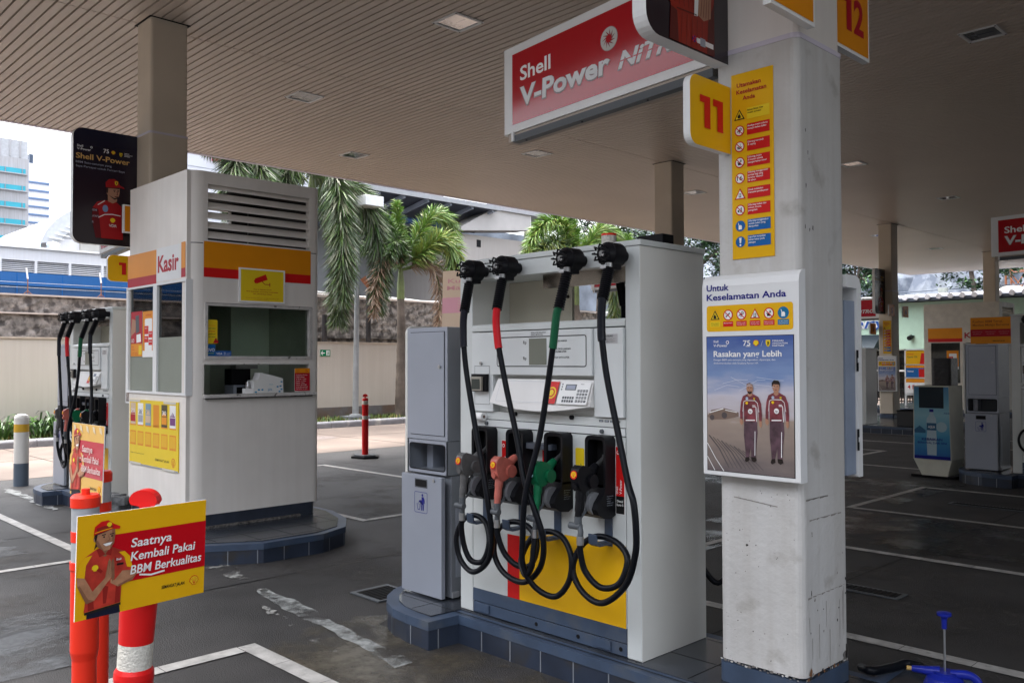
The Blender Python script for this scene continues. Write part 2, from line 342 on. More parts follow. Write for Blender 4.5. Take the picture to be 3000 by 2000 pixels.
# drain grates
def grate(x0, x1, y0, y1, along):
    b = MB(); b.box(x0, x1, y0, y1, .004, .012, NEARB); w = .012
    b.box(x0-.03, x0, y0-.03, y1+.03, .004, .012, GUNM); b.box(x1, x1+.03, y0-.03, y1+.03, .004, .012, GUNM)
    b.box(x0, x1, y0-.03, y0, .004, .012, GUNM); b.box(x0, x1, y1, y1+.03, .004, .012, GUNM)
    k = x0+.03
    while k < x1: b.box(k, k+w, y0, y1, .012, .015, NEARB); k += .035
    return b
tag(grate(-5.16, -4.88, 3.5, 3.76, 0).build('drain_grate', at=(-5, 3.6, 0)), 'small square steel drain grate by the rounded pump kerb', 'drain')
tag(grate(-3.05, -2.45, 6.02, 6.14, 0).build('drain_grate', at=(-3.9, 6.2, 0)), 'narrow dark drain grate in the shaded lane behind the big white pillar', 'drain')
tag(grate(-3.6, -1.6, 10.42, 10.52, 0).build('drain_grate', at=(-3, 10.5, 0)), 'long dark drain slot inside the white box lines of the far lane', 'drain')
for (x, y), l in (((-15.75, 9.0), 'dark round manhole cover left of the upright orange post on pale paving'), ((-16.3, 10.05), 'dark round manhole cover behind the upright orange post on pale paving')):
    b = MB(); b.lathe([(.001, .010), (.36, .010), (.38, .006), (.42, .006)], (x, y, 0), mat('manhole_iron', (.16, .13, .12), .7, var=.3, vs=12)); tag(b.build('manhole_cover', at=(x, y, 0)), l, 'manhole', 'manhole covers in the paving')
# kerb, planter and grass at the boundary
KERB = mat('kerb_stone', (.22, .22, .235), .7, var=.15, vs=5, bump=.2, stain=(.42, .40, .38), ss=3, st=(.55, .7))
b = MB(); y = -30
while y < 60: b.prism(rrect(-18.72, 0, -18.45, .15, .05, 4, (0, 0, 1, 0)), (0, y, 0), (1, 0, 0), (0, 0, 1), (0, 1.09, 0), KERB); y += 1.1
struct(b.build('kerb'))
SOIL = mat('soil', (.09, .065, .04), .9, var=.4, vs=12, bump=.6)
sheet('planter_soil', [(-20, -30), (-18.72, -30), (-18.72, 60), (-20, 60)], SOIL, .12)
GRASSM = [mat('grass_%s' % n, c, .6, var=.2) for n, c in (('a', (.07, .13, .025)), ('b', (.11, .16, .03)), ('c', (.20, .17, .03)))]
b = MB()
for i in range(5200):
    x, y = rnd.uniform(-19.95, -18.75), rnd.uniform(3.5, 23); h = rnd.uniform(.04, .13); a = rnd.uniform(0, 6.28); w = rnd.uniform(.012, .03)
    dx, dy = math.cos(a), math.sin(a); l = rnd.uniform(.02, .09)
    b.face([(x-dy*w, y+dx*w, .12), (x+dy*w, y-dx*w, .12), (x+dx*l, y+dy*l, .12+h)], GRASSM[rnd.choice((0, 0, 1, 1, 2))])
b.build('grass', kind='stuff')
# ================================================================= canopy
ZC, XE, XR, YA, YB = 5.124, -14.08, 6.0, 0.30, 36.6
t = thing('canopy', 'wide beige slatted canopy roof over the pumps', 'canopy', (-3, 16, ZC))
b = MB(); y = YA+.1
while y < YB-.1:
    for xa, xb in ((XE+.04, -9.075), (-9.06, -2.03), (-2.01, XR)):
        b.raw([(xa, y, ZC+.036), (xb, y, ZC+.036), (xb, y, ZC), (xa, y, ZC), (xa, y+.078, ZC), (xb, y+.078, ZC), (xb, y+.078, ZC+.036), (xa, y+.078, ZC+.036)],
              [(0, 1, 2, 3), (3, 2, 5, 4), (4, 5, 6, 7), (0, 3, 4, 7), (1, 6, 5, 2)], CEIL)
    y += .1
b.build('ceiling', t)
b = MB(); b.box(XE, XR, YA, YB, ZC+.06, ZC+.9, flat('roof_dark', (.08, .07, .06), .8)); b.build('roof', t)
b = MB()
for (x0, x1, y0, y1) in ((XE-.06, XE+.03, YA-.06, YB+.06), (XE+.03, XR, YA-.06, YA+.05), (XE+.03, XR, YB-.05, YB+.06), (XR, XR+.06, YA-.06, YB+.06)):
    b.box(x0, x1, y0, y1, ZC-.005, ZC+.95, TRIM)
b.build('fascia', t)
# ceiling lights
def light(x, y):
    b = MB(); r = .19; z = ZC
    g = thing('canopy_light', '', 'ceiling light', (x, y, z), 'square lights set into the canopy ceiling')
    Z0 = z-.006
    for q in ((-r, r, -r, -r+.03), (-r, r, r-.03, r), (-r, -r+.03, -r+.03, r-.03), (r-.03, r, -r+.03, r-.03)): b.box(x+q[0], x+q[1], y+q[2], y+q[3], z-.012, z-.002, WHITE)
    for sx in (-1, 1):
        for sy in (-1, 1): b.cyl((x+sx*(r-.014), y+sy*(r-.014), z-.014), (x+sx*(r-.014), y+sy*(r-.014), z-.011), .009, DARK, 8)
    b.build('frame', g)
    b = MB(); k = r-.032
    b.face([(x-k, y-k, z-.003), (x-k, y+k, z-.003), (x+k, y+k, z-.003), (x+k, y-k, z-.003)], LGLASS); b.build('glass', g)
    b = MB(); PL = mat('lamp_reflector', (.80, .80, .78), .12, metal=1, var=.1, vs=10)
    b.face([(x-k, y-k, z-.001), (x-k*.35, y-k, z-.0008), (x-k*.35, y+k, z-.0008), (x-k, y+k, z-.001)], PL); b.face([(x+k, y-k, z-.001), (x+k*.35, y-k, z-.0008), (x+k*.35, y+k, z-.0008), (x+k, y+k, z-.001)], WHITE)
    b.face([(x-k*.35, y-k, z-.0009), (x+k*.35, y-k, z-.0009), (x+k*.35, y+k, z-.0009), (x-k*.35, y+k, z-.0009)], LETW); b.box(x-k*.7, x+k*.7, y-.012, y+.012, z-.0028, z-.0015, GREY); b.build('reflector', g); return g
LL = {(-6.76, 5.83): 'square ceiling light over the lane, close to the hanging red sign', (-10.08, 6.02): 'square ceiling light right of the tall beige column above the kiosk', (-12.35, 8.33): 'flat ceiling light near the canopy edge above the palms',
      (-10.15, 10.5): 'ceiling light just below the lower edge of the hanging red sign', (-3.1, 10.1): 'dim ceiling light in the dark corner right of the number 12 plate', (-6.8, 15.15): 'reddish ceiling light at the edge of the big white pillar',
      (-10.25, 15.3): 'ceiling light between the beige column and the white pillar', (-6.8, 19.8): 'ceiling light up and left of the column carrying numbers 5 and 6', (-10.2, 24.3): 'small ceiling light right of the column with numbers 5 and 6', (-10.2, 28.5): 'bright thin ceiling light left of the farthest beige column'}
for (x, y), l in LL.items(): light(x, y)['label'] = l
# ================================================================= columns
def column(x, y, w, d, label, zc=ZC, m=COLW, up=KW, zj=3.03, base=.17, cut=True):
    g = thing('canopy_column', label, 'column', (x+w/2, y+d/2, base))
    pr = rrect(x, y, x+w, y+d, .035, 4)
    b = MB(); b.prism(pr, (0, 0, .27), (1, 0, 0), (0, 1, 0), (0, 0, zj-.27), m); b.build('shaft', g)
    b = MB(); b.prism(rrect(x+.008, y+.008, x+w-.008, y+d-.008, .03, 4), (0, 0, zj), (1, 0, 0), (0, 1, 0), (0, 0, zc-zj+.02), up); b.build('upper_shaft', g)
    b = MB(); b.prism(rrect(x-.003, y-.003, x+w+.003, y+d+.003, .035, 4), (0, 0, zj-.012), (1, 0, 0), (0, 1, 0), (0, 0, .022), TRIM); b.build('joint_band', g)
    b = MB(); b.prism(rrect(x-.006, y-.006, x+w+.006, y+d+.006, .036, 4), (0, 0, base-.02), (1, 0, 0), (0, 1, 0), (0, 0, .255-base+.02), BLUEB); b.build('base_band', g)
    b = MB(); b.box(x-.012, x+w+.012, y-.012, y+d+.012, zc-.006, zc-.001, DARK); b.build('ceiling_collar', g)
    return g
column(-2.21, 3.48, .41, .43, 'big white pillar with a yellow safety strip and poster frame beside the pump')
column(-9.155, 3.48, .38, .40, 'tall beige column rising behind the white cashier kiosk', m=COLB, up=COLB, zj=3.95)
column(-9.27, 12.565, .40, .40, 'beige column behind the near fuel pump top', m=COLB, up=COLB, zj=2.9)
column(-9.44, 22.4, .36, .42, 'beige column with number plates 5 and 6 in the far shade', m=COLB, up=COLB, zj=3.4)
column(-9.48, 30.52, .39, .42, 'farthest beige column rising behind the second kiosk', m=COLB, up=COLB, zj=3.2)
# scuffs, chips and drips on the big pillar
g = next(o for o in bpy.data.objects if o.get('label', '').startswith('big white pillar'))
b = MB(); aY = Art(b, (-2.21, 3.48, 0), (1, 0, 0), (0, 0, 1), lift=.0012); aX = Art(b, (-1.80, 3.48, 0), (0, 1, 0), (0, 0, 1), lift=.0012)
SCF = [flat('scuff_%d' % i, c, .8) for i, c in enumerate(((.05, .045, .04), (.16, .15, .14), (.28, .26, .24), (.20, .10, .05)))]
def blot(a, x, z, r, m, sx=1, sz=1):
    n = 9; q = [rnd.uniform(.5, 1.2) for _ in range(n)]; a.poly([(x+r*sx*q[i]*math.cos(6.283*i/n), z+r*sz*q[i]*math.sin(6.283*i/n)) for i in range(n)], m, rnd.choice((0, 1)))
for x, z in ((.06, 2.62), (.08, 2.53), (.09, 2.5), (.05, 2.2), (.09, 2.19), (.12, 2.2), (.06, 2.38), (.07, .62)): blot(aX, x, z, rnd.uniform(.004, .010), SCF[0], .5, 1.4)
for k in range(14): blot(aX, rnd.uniform(.05, .40), rnd.uniform(.25, .75)+rnd.random()**2*.5, rnd.uniform(.003, .007), rnd.choice(SCF[:3]), 1, 1.3)
for k in range(8): x = rnd.uniform(.05, .40); z = rnd.uniform(.42, .62); h = rnd.uniform(.04, .22); aX.poly([(x, z), (x+.004, z), (x+.003, z-h), (x+.001, z-h)], SCF[2], 0)
for z, x0, x1 in ((.60, .04, .41), (.93, .06, .36), (1.02, .03, .22)):
    for k in range(9): x = x0+(x1-x0)*k/9; aX.poly([(x, z+rnd.uniform(-.004, .004)), (x+.035, z+rnd.uniform(-.004, .004)+.002), (x+.035, z+.005), (x, z+.006)], SCF[2], 0)
for k in range(60): blot(aY, rnd.uniform(.03, .38), rnd.uniform(.27, 1.05), rnd.uniform(.0012, .0035), rnd.choice(SCF[:3]))
blot(aY, .145, .80, .007, SCF[0])
for k in range(7): aY.poly([(.08+.03*k, 1.005-.003*k), (.115+.03*k, 1.002-.003*k), (.115+.03*k, 1.007-.003*k), (.08+.03*k, 1.009-.003*k)], SCF[2], 0)
for k in range(22): blot(aY, .01+.39*k/22, .262+rnd.uniform(-.004, .008), rnd.uniform(.004, .009), rnd.choice((COLW, SCF[2], SCF[1])), 1.2, .8); blot(aX, .02+.40*k/22, .262+rnd.uniform(-.004, .012), rnd.uniform(.004, .011), rnd.choice((COLW, SCF[2], SCF[3], SCF[0])), 1.2, .9)
blot(aX, .40, .30, .03, SCF[0], .5, 1.3); blot(aX, .06, .285, .018, SCF[3]); blot(aX, .38, .285, .02, SCF[1])
b.build('scuff', g)
# ================================================================= pump islands
TILE = mat('island_tile', (.030, .035, .044), .22, var=.35, vs=4, stain=(.05, .055, .06), ss=2.5)
TSIDE = mat('island_side_tile', (.022, .031, .052), .4, var=.3, vs=3, stain=(.035, .033, .032), ss=4)
def island(outline, name='island_kerb'):
    b = MB(); n = len(outline)
    cx = sum(p[0] for p in outline)/n; cy = sum(p[1] for p in outline)/n
    def inset(d):
        out = []
        for i in range(n):
            p0, p1, p2 = Vector(outline[i-1]), Vector(outline[i]), Vector(outline[(i+1) % n])
            d1, d2 = (p1-p0).normalized(), (p2-p1).normalized(); n1, n2 = Vector((-d1.y, d1.x)), Vector((-d2.y, d2.x)); nn = (n1+n2)
            nn = nn/max(.4, nn.length*nn.length/2) if nn.length > 1e-4 else n1
            q = p1+nn*d; out.append((q.x, q.y))
        return out
    b.prism(outline, (0, 0, .0), (1, 0, 0), (0, 1, 0), (0, 0, .112), TSIDE, back=False)
    b.prism(inset(-.006), (0, 0, .112), (1, 0, 0), (0, 1, 0), (0, 0, .05), BLUEB)
    ins = inset(.07); b.prism(ins, (0, 0, .162), (1, 0, 0), (0, 1, 0), (0, 0, .007), TILE, back=False)
    # grout on the sides and on the top
    per = 0
    for i in range(n):
        a, c = Vector((*outline[i], 0)), Vector((*outline[(i+1) % n], 0)); L = (c-a).length; d = (c-a).normalized(); nn = Vector((d.y, -d.x, 0))
        k = .2-per
        while k < L:
            p = a+d*k+nn*.0015; b.face([p-d*.004, p+d*.004, p+d*.004+Vector((0, 0, .11)), p-d*.004+Vector((0, 0, .11))], GREYD); k += .23
        per = (per+L) % .23
    x0, x1 = min(p[0] for p in ins), max(p[0] for p in ins); y0, y1 = min(p[1] for p in ins), max(p[1] for p in ins)
    def inside(x, y):
        c = False
        for i in range(n):
            (ax, ay), (bx, by) = ins[i], ins[(i+1) % n]
            if (ay > y) != (by > y) and x < (bx-ax)*(y-ay)/(by-ay)+ax: c = not c
        return c
    k = x0+.15
    while k < x1:
        ys = [y0+(y1-y0)*i/60 for i in range(61) if inside(k, y0+(y1-y0)*i/60)]
        if ys: b.box(k-.003, k+.003, min(ys), max(ys), .1685, .1696, NEARB)
        k += .3
    k = y0+.16
    while k < y1:
        xs = [x0+(x1-x0)*i/120 for i in range(121) if inside(x0+(x1-x0)*i/120, k)]
        if xs: b.box(min(xs), max(xs), k-.003, k+.003, .1683, .1694, NEARB)
        k += .3
    return struct(b.build(name))
def bulb(cx, cy, r, a0, a1, n=12): return [(cx+r*math.cos(R(a0+(a1-a0)*i/n)), cy+r*math.sin(R(a0+(a1-a0)*i/n))) for i in range(n+1)]
island([(-3.84, 3.31), (-.9, 3.29), (-.9, 3.1), (0, 3.1), (.5, 3.4), (.5, 4.0), (0, 4.29), (-1.74, 4.29), (-1.73, 4.02), (-3.83, 4.05), (-3.855, 4.25)]+bulb(-4.06, 3.68, .578, 90, 270)+[(-3.855, 3.10)])
island([(-10.79, 3.31), (-8.9, 3.31), (-8.8, 3.12), (-7.95, 2.78), (-7.42, 2.70), (-6.75, 3.04), (-6.467, 3.498), (-6.46, 4.05), (-6.6, 4.36), (-6.95, 4.60), (-7.4, 4.74), (-8.8, 4.76), (-8.9, 4.05), (-10.79, 4.05), (-10.8, 4.25)]+bulb(-11.05, 3.68, .578, 90, 270)+[(-10.8, 3.10)])
DX2, DY2 = .37, 9.09
island([(-3.84+DX2, 12.40), (-.5, 12.38), (-.5, 13.14), (-3.83+DX2, 13.14), (-3.855+DX2, 13.34)]+bulb(-4.06+DX2, 12.77, .578, 90, 270)+[(-3.855+DX2, 12.19)])
island([(-11.3, 12.2), (-8.6, 12.2), (-8.6, 13.3), (-11.3, 13.3)])
island([(-12, 19.3), (-7.45, 19.35), (-7.2, 19.8), (-7.2, 22.6), (-7.6, 23.2), (-12, 23.2)])
island([(-12, 27.0), (-7.0, 27.0), (-7.0, 29.0), (-7.8, 31.4), (-12, 31.4)])
# ================================================================= fuel pump
X0, X1, Y0, Y1, ZB, ZT = -3.92, -2.59, 3.40, 3.95, .17, 2.215
PU = thing('fuel_pump', 'big white four-hose fuel pump beside the pillar numbered 11', 'fuel pump', ((X0+X1)/2, (Y0+Y1)/2, ZB), 'white four-hose fuel pumps')
b = MB(); b.box(X1-.088, X1, Y0, Y1, ZB, ZT-.03, PUMPS); b.box(X1-.088, X1-.001, Y0-.004, Y0, ZB+.004, ZT-.032, PUMPW); b.build('side_post', PU, bev=.004)
b = MB(); b.box(X0, X0+.108, Y0, Y1, ZB, ZT-.03, PUMPS); b.box(X0+.001, X0+.108, Y0-.004, Y0, ZB+.004, ZT-.032, PUMPW); b.build('side_post', PU, bev=.004)
b = MB(); b.box(X0-.008, X1+.008, Y0-.008, Y1+.008, ZT-.029, ZT, PUMPW); b.build('top_cover', PU, bev=.004)
b = MB(); b.box(X0+.109, X1-.089, Y0, Y1, 2.098, ZT-.03, PUMPW); b.box(X0+.109, X1-.089, Y0-.001, Y0+.003, 2.186, 2.19, DARK); b.build('top_beam', PU, bev=.003)
# polished plate under the beam, back panel of the opening
b = MB(); b.box(-3.30, X1-.09, Y0+.06, Y0+.075, 2.02, 2.097, mat('mirror_plate', (.30, .27, .23), .22, metal=1, var=.2, vs=9)); b.build('mirror_plate', PU)
b = MB(); b.box(X0+.109, -3.30, Y0+.30, Y0+.32, 1.83, 2.097, flat('beige_panel', (.50, .47, .38), .45)); b.cyl((-3.33, Y0+.299, 1.99), (-3.33, Y0+.290, 1.99), .01, DARK); b.build('back_panel', PU)
# lower body and cabinet head
b = MB(); b.box(X0+.109, X1-.089, Y0+.03, Y1-.01, ZB+.005, 1.79, PUMPS); b.build('body', PU)
b = MB(); b.prism([(Y0-.008, 1.795), (Y0-.008, 1.82), (Y0+.004, 1.834), (Y1, 1.834), (Y1, 1.795)], (X0+.11, 0, 0), (0, 1, 0), (0, 0, 1), (X1-.09-X0-.11, 0, 0), PUMPW); b.build('hood', PU, bev=.003)
PAN = mat('pump_panel', (.66, .69, .69), .35, var=.04, vs=2)
b = MB(); b.box(-3.616, -2.872, Y0-.035, Y0+.03, 1.548, 1.788, PAN)
a = Art(b, (0, Y0-.035, 0), (1, 0, 0), (0, 0, 1)); a.frame(-3.57, 1.592, -2.905, 1.757, .005, ICOND, 0, r=.015)
a.text('SEGALA CEK KELUARAN', -3.30, 1.772, .008, ICOND, 0, w=.11); a.text('PERIKSA METER NOL', -3.30, 1.761, .007, ICOND, 0, w=.09)
for z in (1.716, 1.63): a.text('Rp', -3.335, z, .017, ICOND, 0, al='r')
for z, s in ((1.724, 'JUMLAH HARGA'), (1.682, 'JUMLAH DIKELUARKAN'), (1.668, 'DALAM LITER'), (1.637, 'HARGA SATU LITER')): a.text(s, -3.085, z, .0095, ICOND, 0, w=.0085*len(s)*.93, al='c')
b.build('display_panel', PU, bev=.002)
b = MB(); b.box(-3.315, -3.185, Y0-.034, Y0-.037, 1.602, 1.745, flat('lcd', (.19, .20, .165), .2)); b.build('screen', PU)
b = MB(); b.box(-2.868, -2.683, Y0-.02, Y0+.03, 1.342, 1.788, PAN); a = Art(b, (0, Y0-.02, 0), (1, 0, 0), (0, 0, 1))
a.rect(-2.83, 1.71, -2.715, 1.757, ALU); a.text('TATSUNO', -2.772, 1.742, .009, ICOND, 1, al='c')
for k in range(4): a.text('Petunjuk pengisian bahan bakar', -2.825, 1.732-k*.0055, .003, ICOND, 1, w=.10-.015*(k % 2), bold=0)
b.build('right_panel', PU, bev=.002)
b = MB(); b.box(-3.798, -3.619, Y0-.02, Y0+.03, 1.337, 1.788, PAN); a = Art(b, (0, Y0-.02, 0), (1, 0, 0), (0, 0, 1)); a.frame(-3.774, 1.376, -3.646, 1.597, .0022, GUNM)
b.cyl((-3.715, Y0-.02, 1.612), (-3.715, Y0-.032, 1.612), .009, STEEL); b.build('left_panel', PU, bev=.002)
b = MB(); b.box(-3.778, -3.654, Y0-.045, Y0-.02, 1.45, 1.55, BLACK); b.box(-3.766, -3.678, Y0-.06, Y0-.045, 1.455, 1.535, mat('bezel_beige', (.34, .31, .26), .4)); b.box(-3.757, -3.687, Y0-.062, Y0-.06, 1.463, 1.522, flat('screen_dark', (.05, .06, .055), .15)); b.build('card_reader', PU, bev=.003)
b = MB(); b.box(-3.618, -2.870, Y0+.028, Y0+.04, 1.34, 1.55, PUMPW); b.build('recess', PU)
# sloping key shelf with a curved lower edge
b = MB(); n = 14; top = [(-3.585+(.71)*i/n, Y0-.012, 1.525) for i in range(n+1)]; low = [(-3.612+.742*i/n, Y0-.055-.018*math.sin(math.pi*i/n), 1.392-.035*math.sin(math.pi*i/n)) for i in range(n+1)]
bot = [(x, Y0+.028, z-.014) for x, y, z in low]; bk = [(x, Y0+.028, 1.528) for x, y, z in top]; SH = flat('shelf_white', (.74, .73, .71), .35)
V = top+low+bot+bk; m_ = n+1
b.raw(V, [(i, m_+i, m_+i+1, i+1) for i in range(n)]+[(m_+i, 2*m_+i, 2*m_+i+1, m_+i+1) for i in range(n)]+[(3*m_+i, i, i+1, 3*m_+i+1) for i in range(n)], SH, False)
b.face([V[0], V[3*m_], V[2*m_], V[m_]], SH); b.face([V[n], V[m_+n], V[2*m_+n], V[3*m_+n]], SH); b.build('shelf', PU)
sn = Vector((0, -.055, -.14)).normalized(); so_ = Vector((0, Y0-.014, 1.524))
b = MB(); a = Art(b, so_, (1, 0, 0), -sn, lift=.005)
a.rect(-3.09, -.135, -2.882, -.012, LETW, 0, .006); a.rect(-2.872, -.12, -2.868, -.012, LETW)
a.rect(-3.05, -.058, -2.975, -.026, GUNM, 1); a.rect(-3.043, -.053, -2.982, -.031, flat('lcd_blue', (.30, .33, .42), .2), 2)
for j in range(4):
    for i in range(4):
        x, y = -2.962+.0185*i, -.048-.0185*j-.006; a.rect(x, y-.013, x+.014, y, GUNM, 1); a.text(['7894', '5612', '3086', '0C#*'][j][i], x+.007, y-.0105, .008, LETW, 2, al='c')
for j in range(2):
    for i in range(5): a.rect(-3.055+.0165*i, -.106-.018*j, -3.042+.0165*i, -.093-.018*j, GUNM, 1)
for j in range(3): a.rect(-3.078, -.03-.014*j, -3.07, -.022-.014*j, GUNM, 1)
a.text('Tatsuno', -2.95, -.026, .005, ICOND, 1); b.build('keypad', PU)
b = MB(); a = Art(b, so_, (1, 0, 0), -sn, lift=.005); a.rect(-3.18, -.135, -3.10, -.012, RED2); a.circ(-3.14, -.075, .033, YEL2, 1); a.circ(-3.14, -.075, .024, RED2, 2); a.circ(-3.14, -.075, .017, YEL2, 3); a.frame(-3.55, -.132, -3.19, -.012, .0012, GREY, 0, .006); b.build('promo_sticker', PU)
b = MB(); b.cyl((-3.765, Y0-.03, 1.306), (-3.685, Y0-.03, 1.306), .024, LETW, 20); b.cyl((-3.686, Y0-.03, 1.306), (-3.684, Y0-.03, 1.306), .009, flat('core_brown', (.10, .05, .03)), 12); b.cyl((-3.78, Y0-.03, 1.306), (-3.69, Y0-.03, 1.306), .007, GUNM, 8); b.build('paper_roll', PU)
# middle rail and lower doors
b = MB(); b.box(X0+.110, X1-.09, Y0-.004, Y0+.03, 1.292, 1.336, PUMPW); b.box(X0+.112, X1-.092, Y0-.010, Y0+.03, 1.251, 1.288, PAN); b.box(X0+.110, X1-.09, Y0+.004, Y0+.028, 1.246, 1.292, NEARB)
for x in (-3.679, -2.824): b.cyl((x, Y0-.01, 1.269), (x, Y0-.022, 1.269), .0105, GUNM, 14)
for x in (-3.45, -3.03): b.cyl((x, Y0-.004, 1.33), (x, Y0-.018, 1.33), .012, NEARB, 12)
a = Art(b, (0, Y0-.004, 0), (1, 0, 0), (0, 0, 1))
for i in range(4): a.rect(-2.85+.036*i, 1.315, -2.822+.036*i, 1.326, GUNM); a.rect(-2.845+.036*i, 1.318, -2.827+.036*i, 1.323, GREY, 1)
b.build('rail', PU, bev=.0015)
b = MB(); b.box(X0+.112, X1-.092, Y0-.004, Y0+.03, .312, 1.245, PUMPW); a = Art(b, (0, Y0-.004, 0), (1, 0, 0), (0, 0, 1), eps=.0006)
a.rect(-3.52, .312, -3.425, .66, RED2); a.rect(-3.425, .312, -2.684, .66, YEL)
a.poly([(-3.425, .66), (-2.684, .66), (-2.684, .715), (-3.1, .715)], YEL)
b.build('door_panel', PU, bev=.001)
b = MB(); b.box(X0+.111, X1-.091, Y0-.006, Y0+.03, .24, .311, BLUEB); b.box(X0+.111, X1-.091, Y0-.003, Y0+.03, ZB+.004, .235, BLUEB)
for x in (-3.30, -3.0, -2.72): b.cyl((x, Y0-.003, .205), (x, Y0-.0045, .205), .011, NEARB, 14)
for x in (-3.72, -2.83): b.box(x-.05, x+.05, Y0-.012, Y0-.003, .185, .232, BLUEB)
b.build('plinth', PU, bev=.0015)
b = MB(); b.box(-3.46, -3.44, Y0-.02, Y0-.002, 0.97, 1.12, RED2); b.build('service_flap', PU) if False else None
# small stickers between the holsters
def stick(x0, z0, x1, z1, art):
    b = MB(); a = Art(b, (0, Y0-.0045, 0), (1, 0, 0), (0, 0, 1)); art(a, x0, z0, x1, z1); b.build('sticker', PU)
def st_red(txt, blk):
    def f(a, x0, z0, x1, z1):
        a.rect(x0, z0, x1, z1, LETW); a.rect(x0+.003, z0+.003, x1-.003, z1-.003, RED2, 1)
        a2 = Art(a.mb, a.P(x1-.008, z0+(.10 if blk else .03), 2), (0, 0, 1), (-1, 0, 0), lift=0)
        for i, s in enumerate(txt): a2.text(s, 0, .034-.024*i, .014, LETW, 0, shear=.2 if s == 'NiTRO' else 0)
        a.circ((x0+x1)/2-.01, z1-.03, .01, LETW, 2); a.circ((x0+x1)/2-.01, z1-.03, .006, RED2, 3)
        if blk: a.rect(x0+.003, z0+.003, x1-.003, z0+.09, ICOND, 2); a.text('Diesel', (x0+x1)/2, z0+.06, .011, LETW, 3, al='c'); a.text('Euro 5', (x0+x1)/2, z0+.042, .011, LETW, 3, al='c')
    return f
stick(-3.565, .99, -3.51, 1.18, st_red(['Shell', 'V-Power', 'NiTRO'], 0)); stick(-3.25, .92, -3.185, 1.18, st_red(['Shell', 'V-Power'], 0)); stick(-2.745, .865, -2.687, 1.20, st_red(['Shell', 'V-Power'], 1))
def st_y(a, x0, z0, x1, z1):
    a.rect(x0, z0, x1, z1, YEL2, 0, .01); a2 = Art(a.mb, a.P(x1-.012, z0+.12, 1), (0, 0, 1), (-1, 0, 0), lift=0); a2.text('Shell', 0, .026, .014, RED2, 0); a2.text('Super', 0, .002, .017, GREEN, 0)
stick(-3.01, .92, -2.95, 1.175, st_y)
b = MB(); b.prism(rrect(-3.32, Y0-.07, -3.13, Y0-.004, .02), (0, 0, 1.155), (1, 0, 0), (0, 1, 0), (0, 0, .03), mat('tray_grey', (.05, .06, .08), .4)); b.build('tray', PU)
# holsters, nozzles, hooks, swivels and hoses
def ell(cy, cz, ry, rz, a0, a1, n): return [(cy+ry*math.cos(R(a0+(a1-a0)*i/n)), cz+rz*math.sin(R(a0+(a1-a0)*i/n))) for i in range(n+1)]
HOSES = [[(-3.658,3.200,1.912),(-3.668,3.200,1.839),(-3.667,3.200,1.724),(-3.640,3.200,1.550),(-3.556,3.190,1.251),(-3.478,3.175,1.029),(-3.434,3.170,0.855),(-3.437,3.200,0.672),(-3.517,3.240,0.531),(-3.658,3.260,0.447),(-3.774,3.270,0.494),(-3.813,3.270,0.609),(-3.776,3.290,0.715),(-3.694,3.310,0.751),(-3.594,3.300,0.720),(-3.537,3.270,0.623),(-3.565,3.250,0.526),(-3.637,3.230,0.518),(-3.677,3.215,0.585),(-3.686,3.200,0.688),(-3.676,3.195,0.752)],
[(-3.395,3.200,1.911),(-3.401,3.200,1.830),(-3.387,3.200,1.719),(-3.325,3.200,1.488),(-3.236,3.190,1.228),(-3.163,3.170,1.019),(-3.093,3.170,0.879),(-3.049,3.190,0.729),(-3.104,3.230,0.576),(-3.240,3.250,0.467),(-3.400,3.260,0.481),(-3.494,3.270,0.571),(-3.491,3.290,0.693),(-3.403,3.310,0.752),(-3.265,3.300,0.747),(-3.179,3.280,0.674),(-3.204,3.260,0.562),(-3.286,3.240,0.548),(-3.358,3.220,0.600),(-3.389,3.200,0.687),(-3.393,3.195,0.750)],
[(-2.945,3.200,1.894),(-2.961,3.200,1.846),(-2.982,3.200,1.712),(-3.020,3.200,1.509),(-3.061,3.180,1.239),(-3.123,3.140,0.949),(-3.155,3.150,0.720),(-3.171,3.170,0.575),(-3.133,3.220,0.464),(-3.022,3.250,0.433),(-2.938,3.260,0.523),(-2.931,3.270,0.643),(-3.010,3.290,0.728),(-3.136,3.310,0.737),(-3.223,3.280,0.691),(-3.257,3.240,0.581),(-3.184,3.200,0.521),(-3.120,3.180,0.581),(-3.107,3.180,0.668),(-3.105,3.19,0.738)],
[(-2.661,3.200,1.928),(-2.669,3.200,1.834),(-2.668,3.200,1.740),(-2.638,3.200,1.551),(-2.555,3.180,1.284),(-2.476,3.150,1.069),(-2.430,3.130,0.989),(-2.416,3.130,0.869),(-2.437,3.150,0.747),(-2.534,3.200,0.584),(-2.704,3.240,0.464),(-2.847,3.260,0.486),(-2.921,3.270,0.584),(-2.882,3.290,0.701),(-2.790,3.310,0.760),(-2.658,3.300,0.747),(-2.575,3.270,0.685),(-2.602,3.240,0.575),(-2.697,3.220,0.543),(-2.775,3.200,0.606),(-2.790,3.180,0.695),(-2.788,3.175,0.750)]]
NZ = [(-3.665, NGREY, 'grey fuel nozzle', BLACK), (-3.383, PINK, 'faded red fuel nozzle', RED2), (-3.095, GREEN, 'glossy green fuel nozzle', GREEN), (-2.811, BLACK, 'black fuel nozzle', BLACK)]
SLV = [flat('sleeve_navy', (.012, .014, .022), .3), flat('sleeve_red', (.55, .012, .02), .3), flat('sleeve_green', (.01, .10, .045), .35), flat('sleeve_black', (.010, .012, .018), .25)]
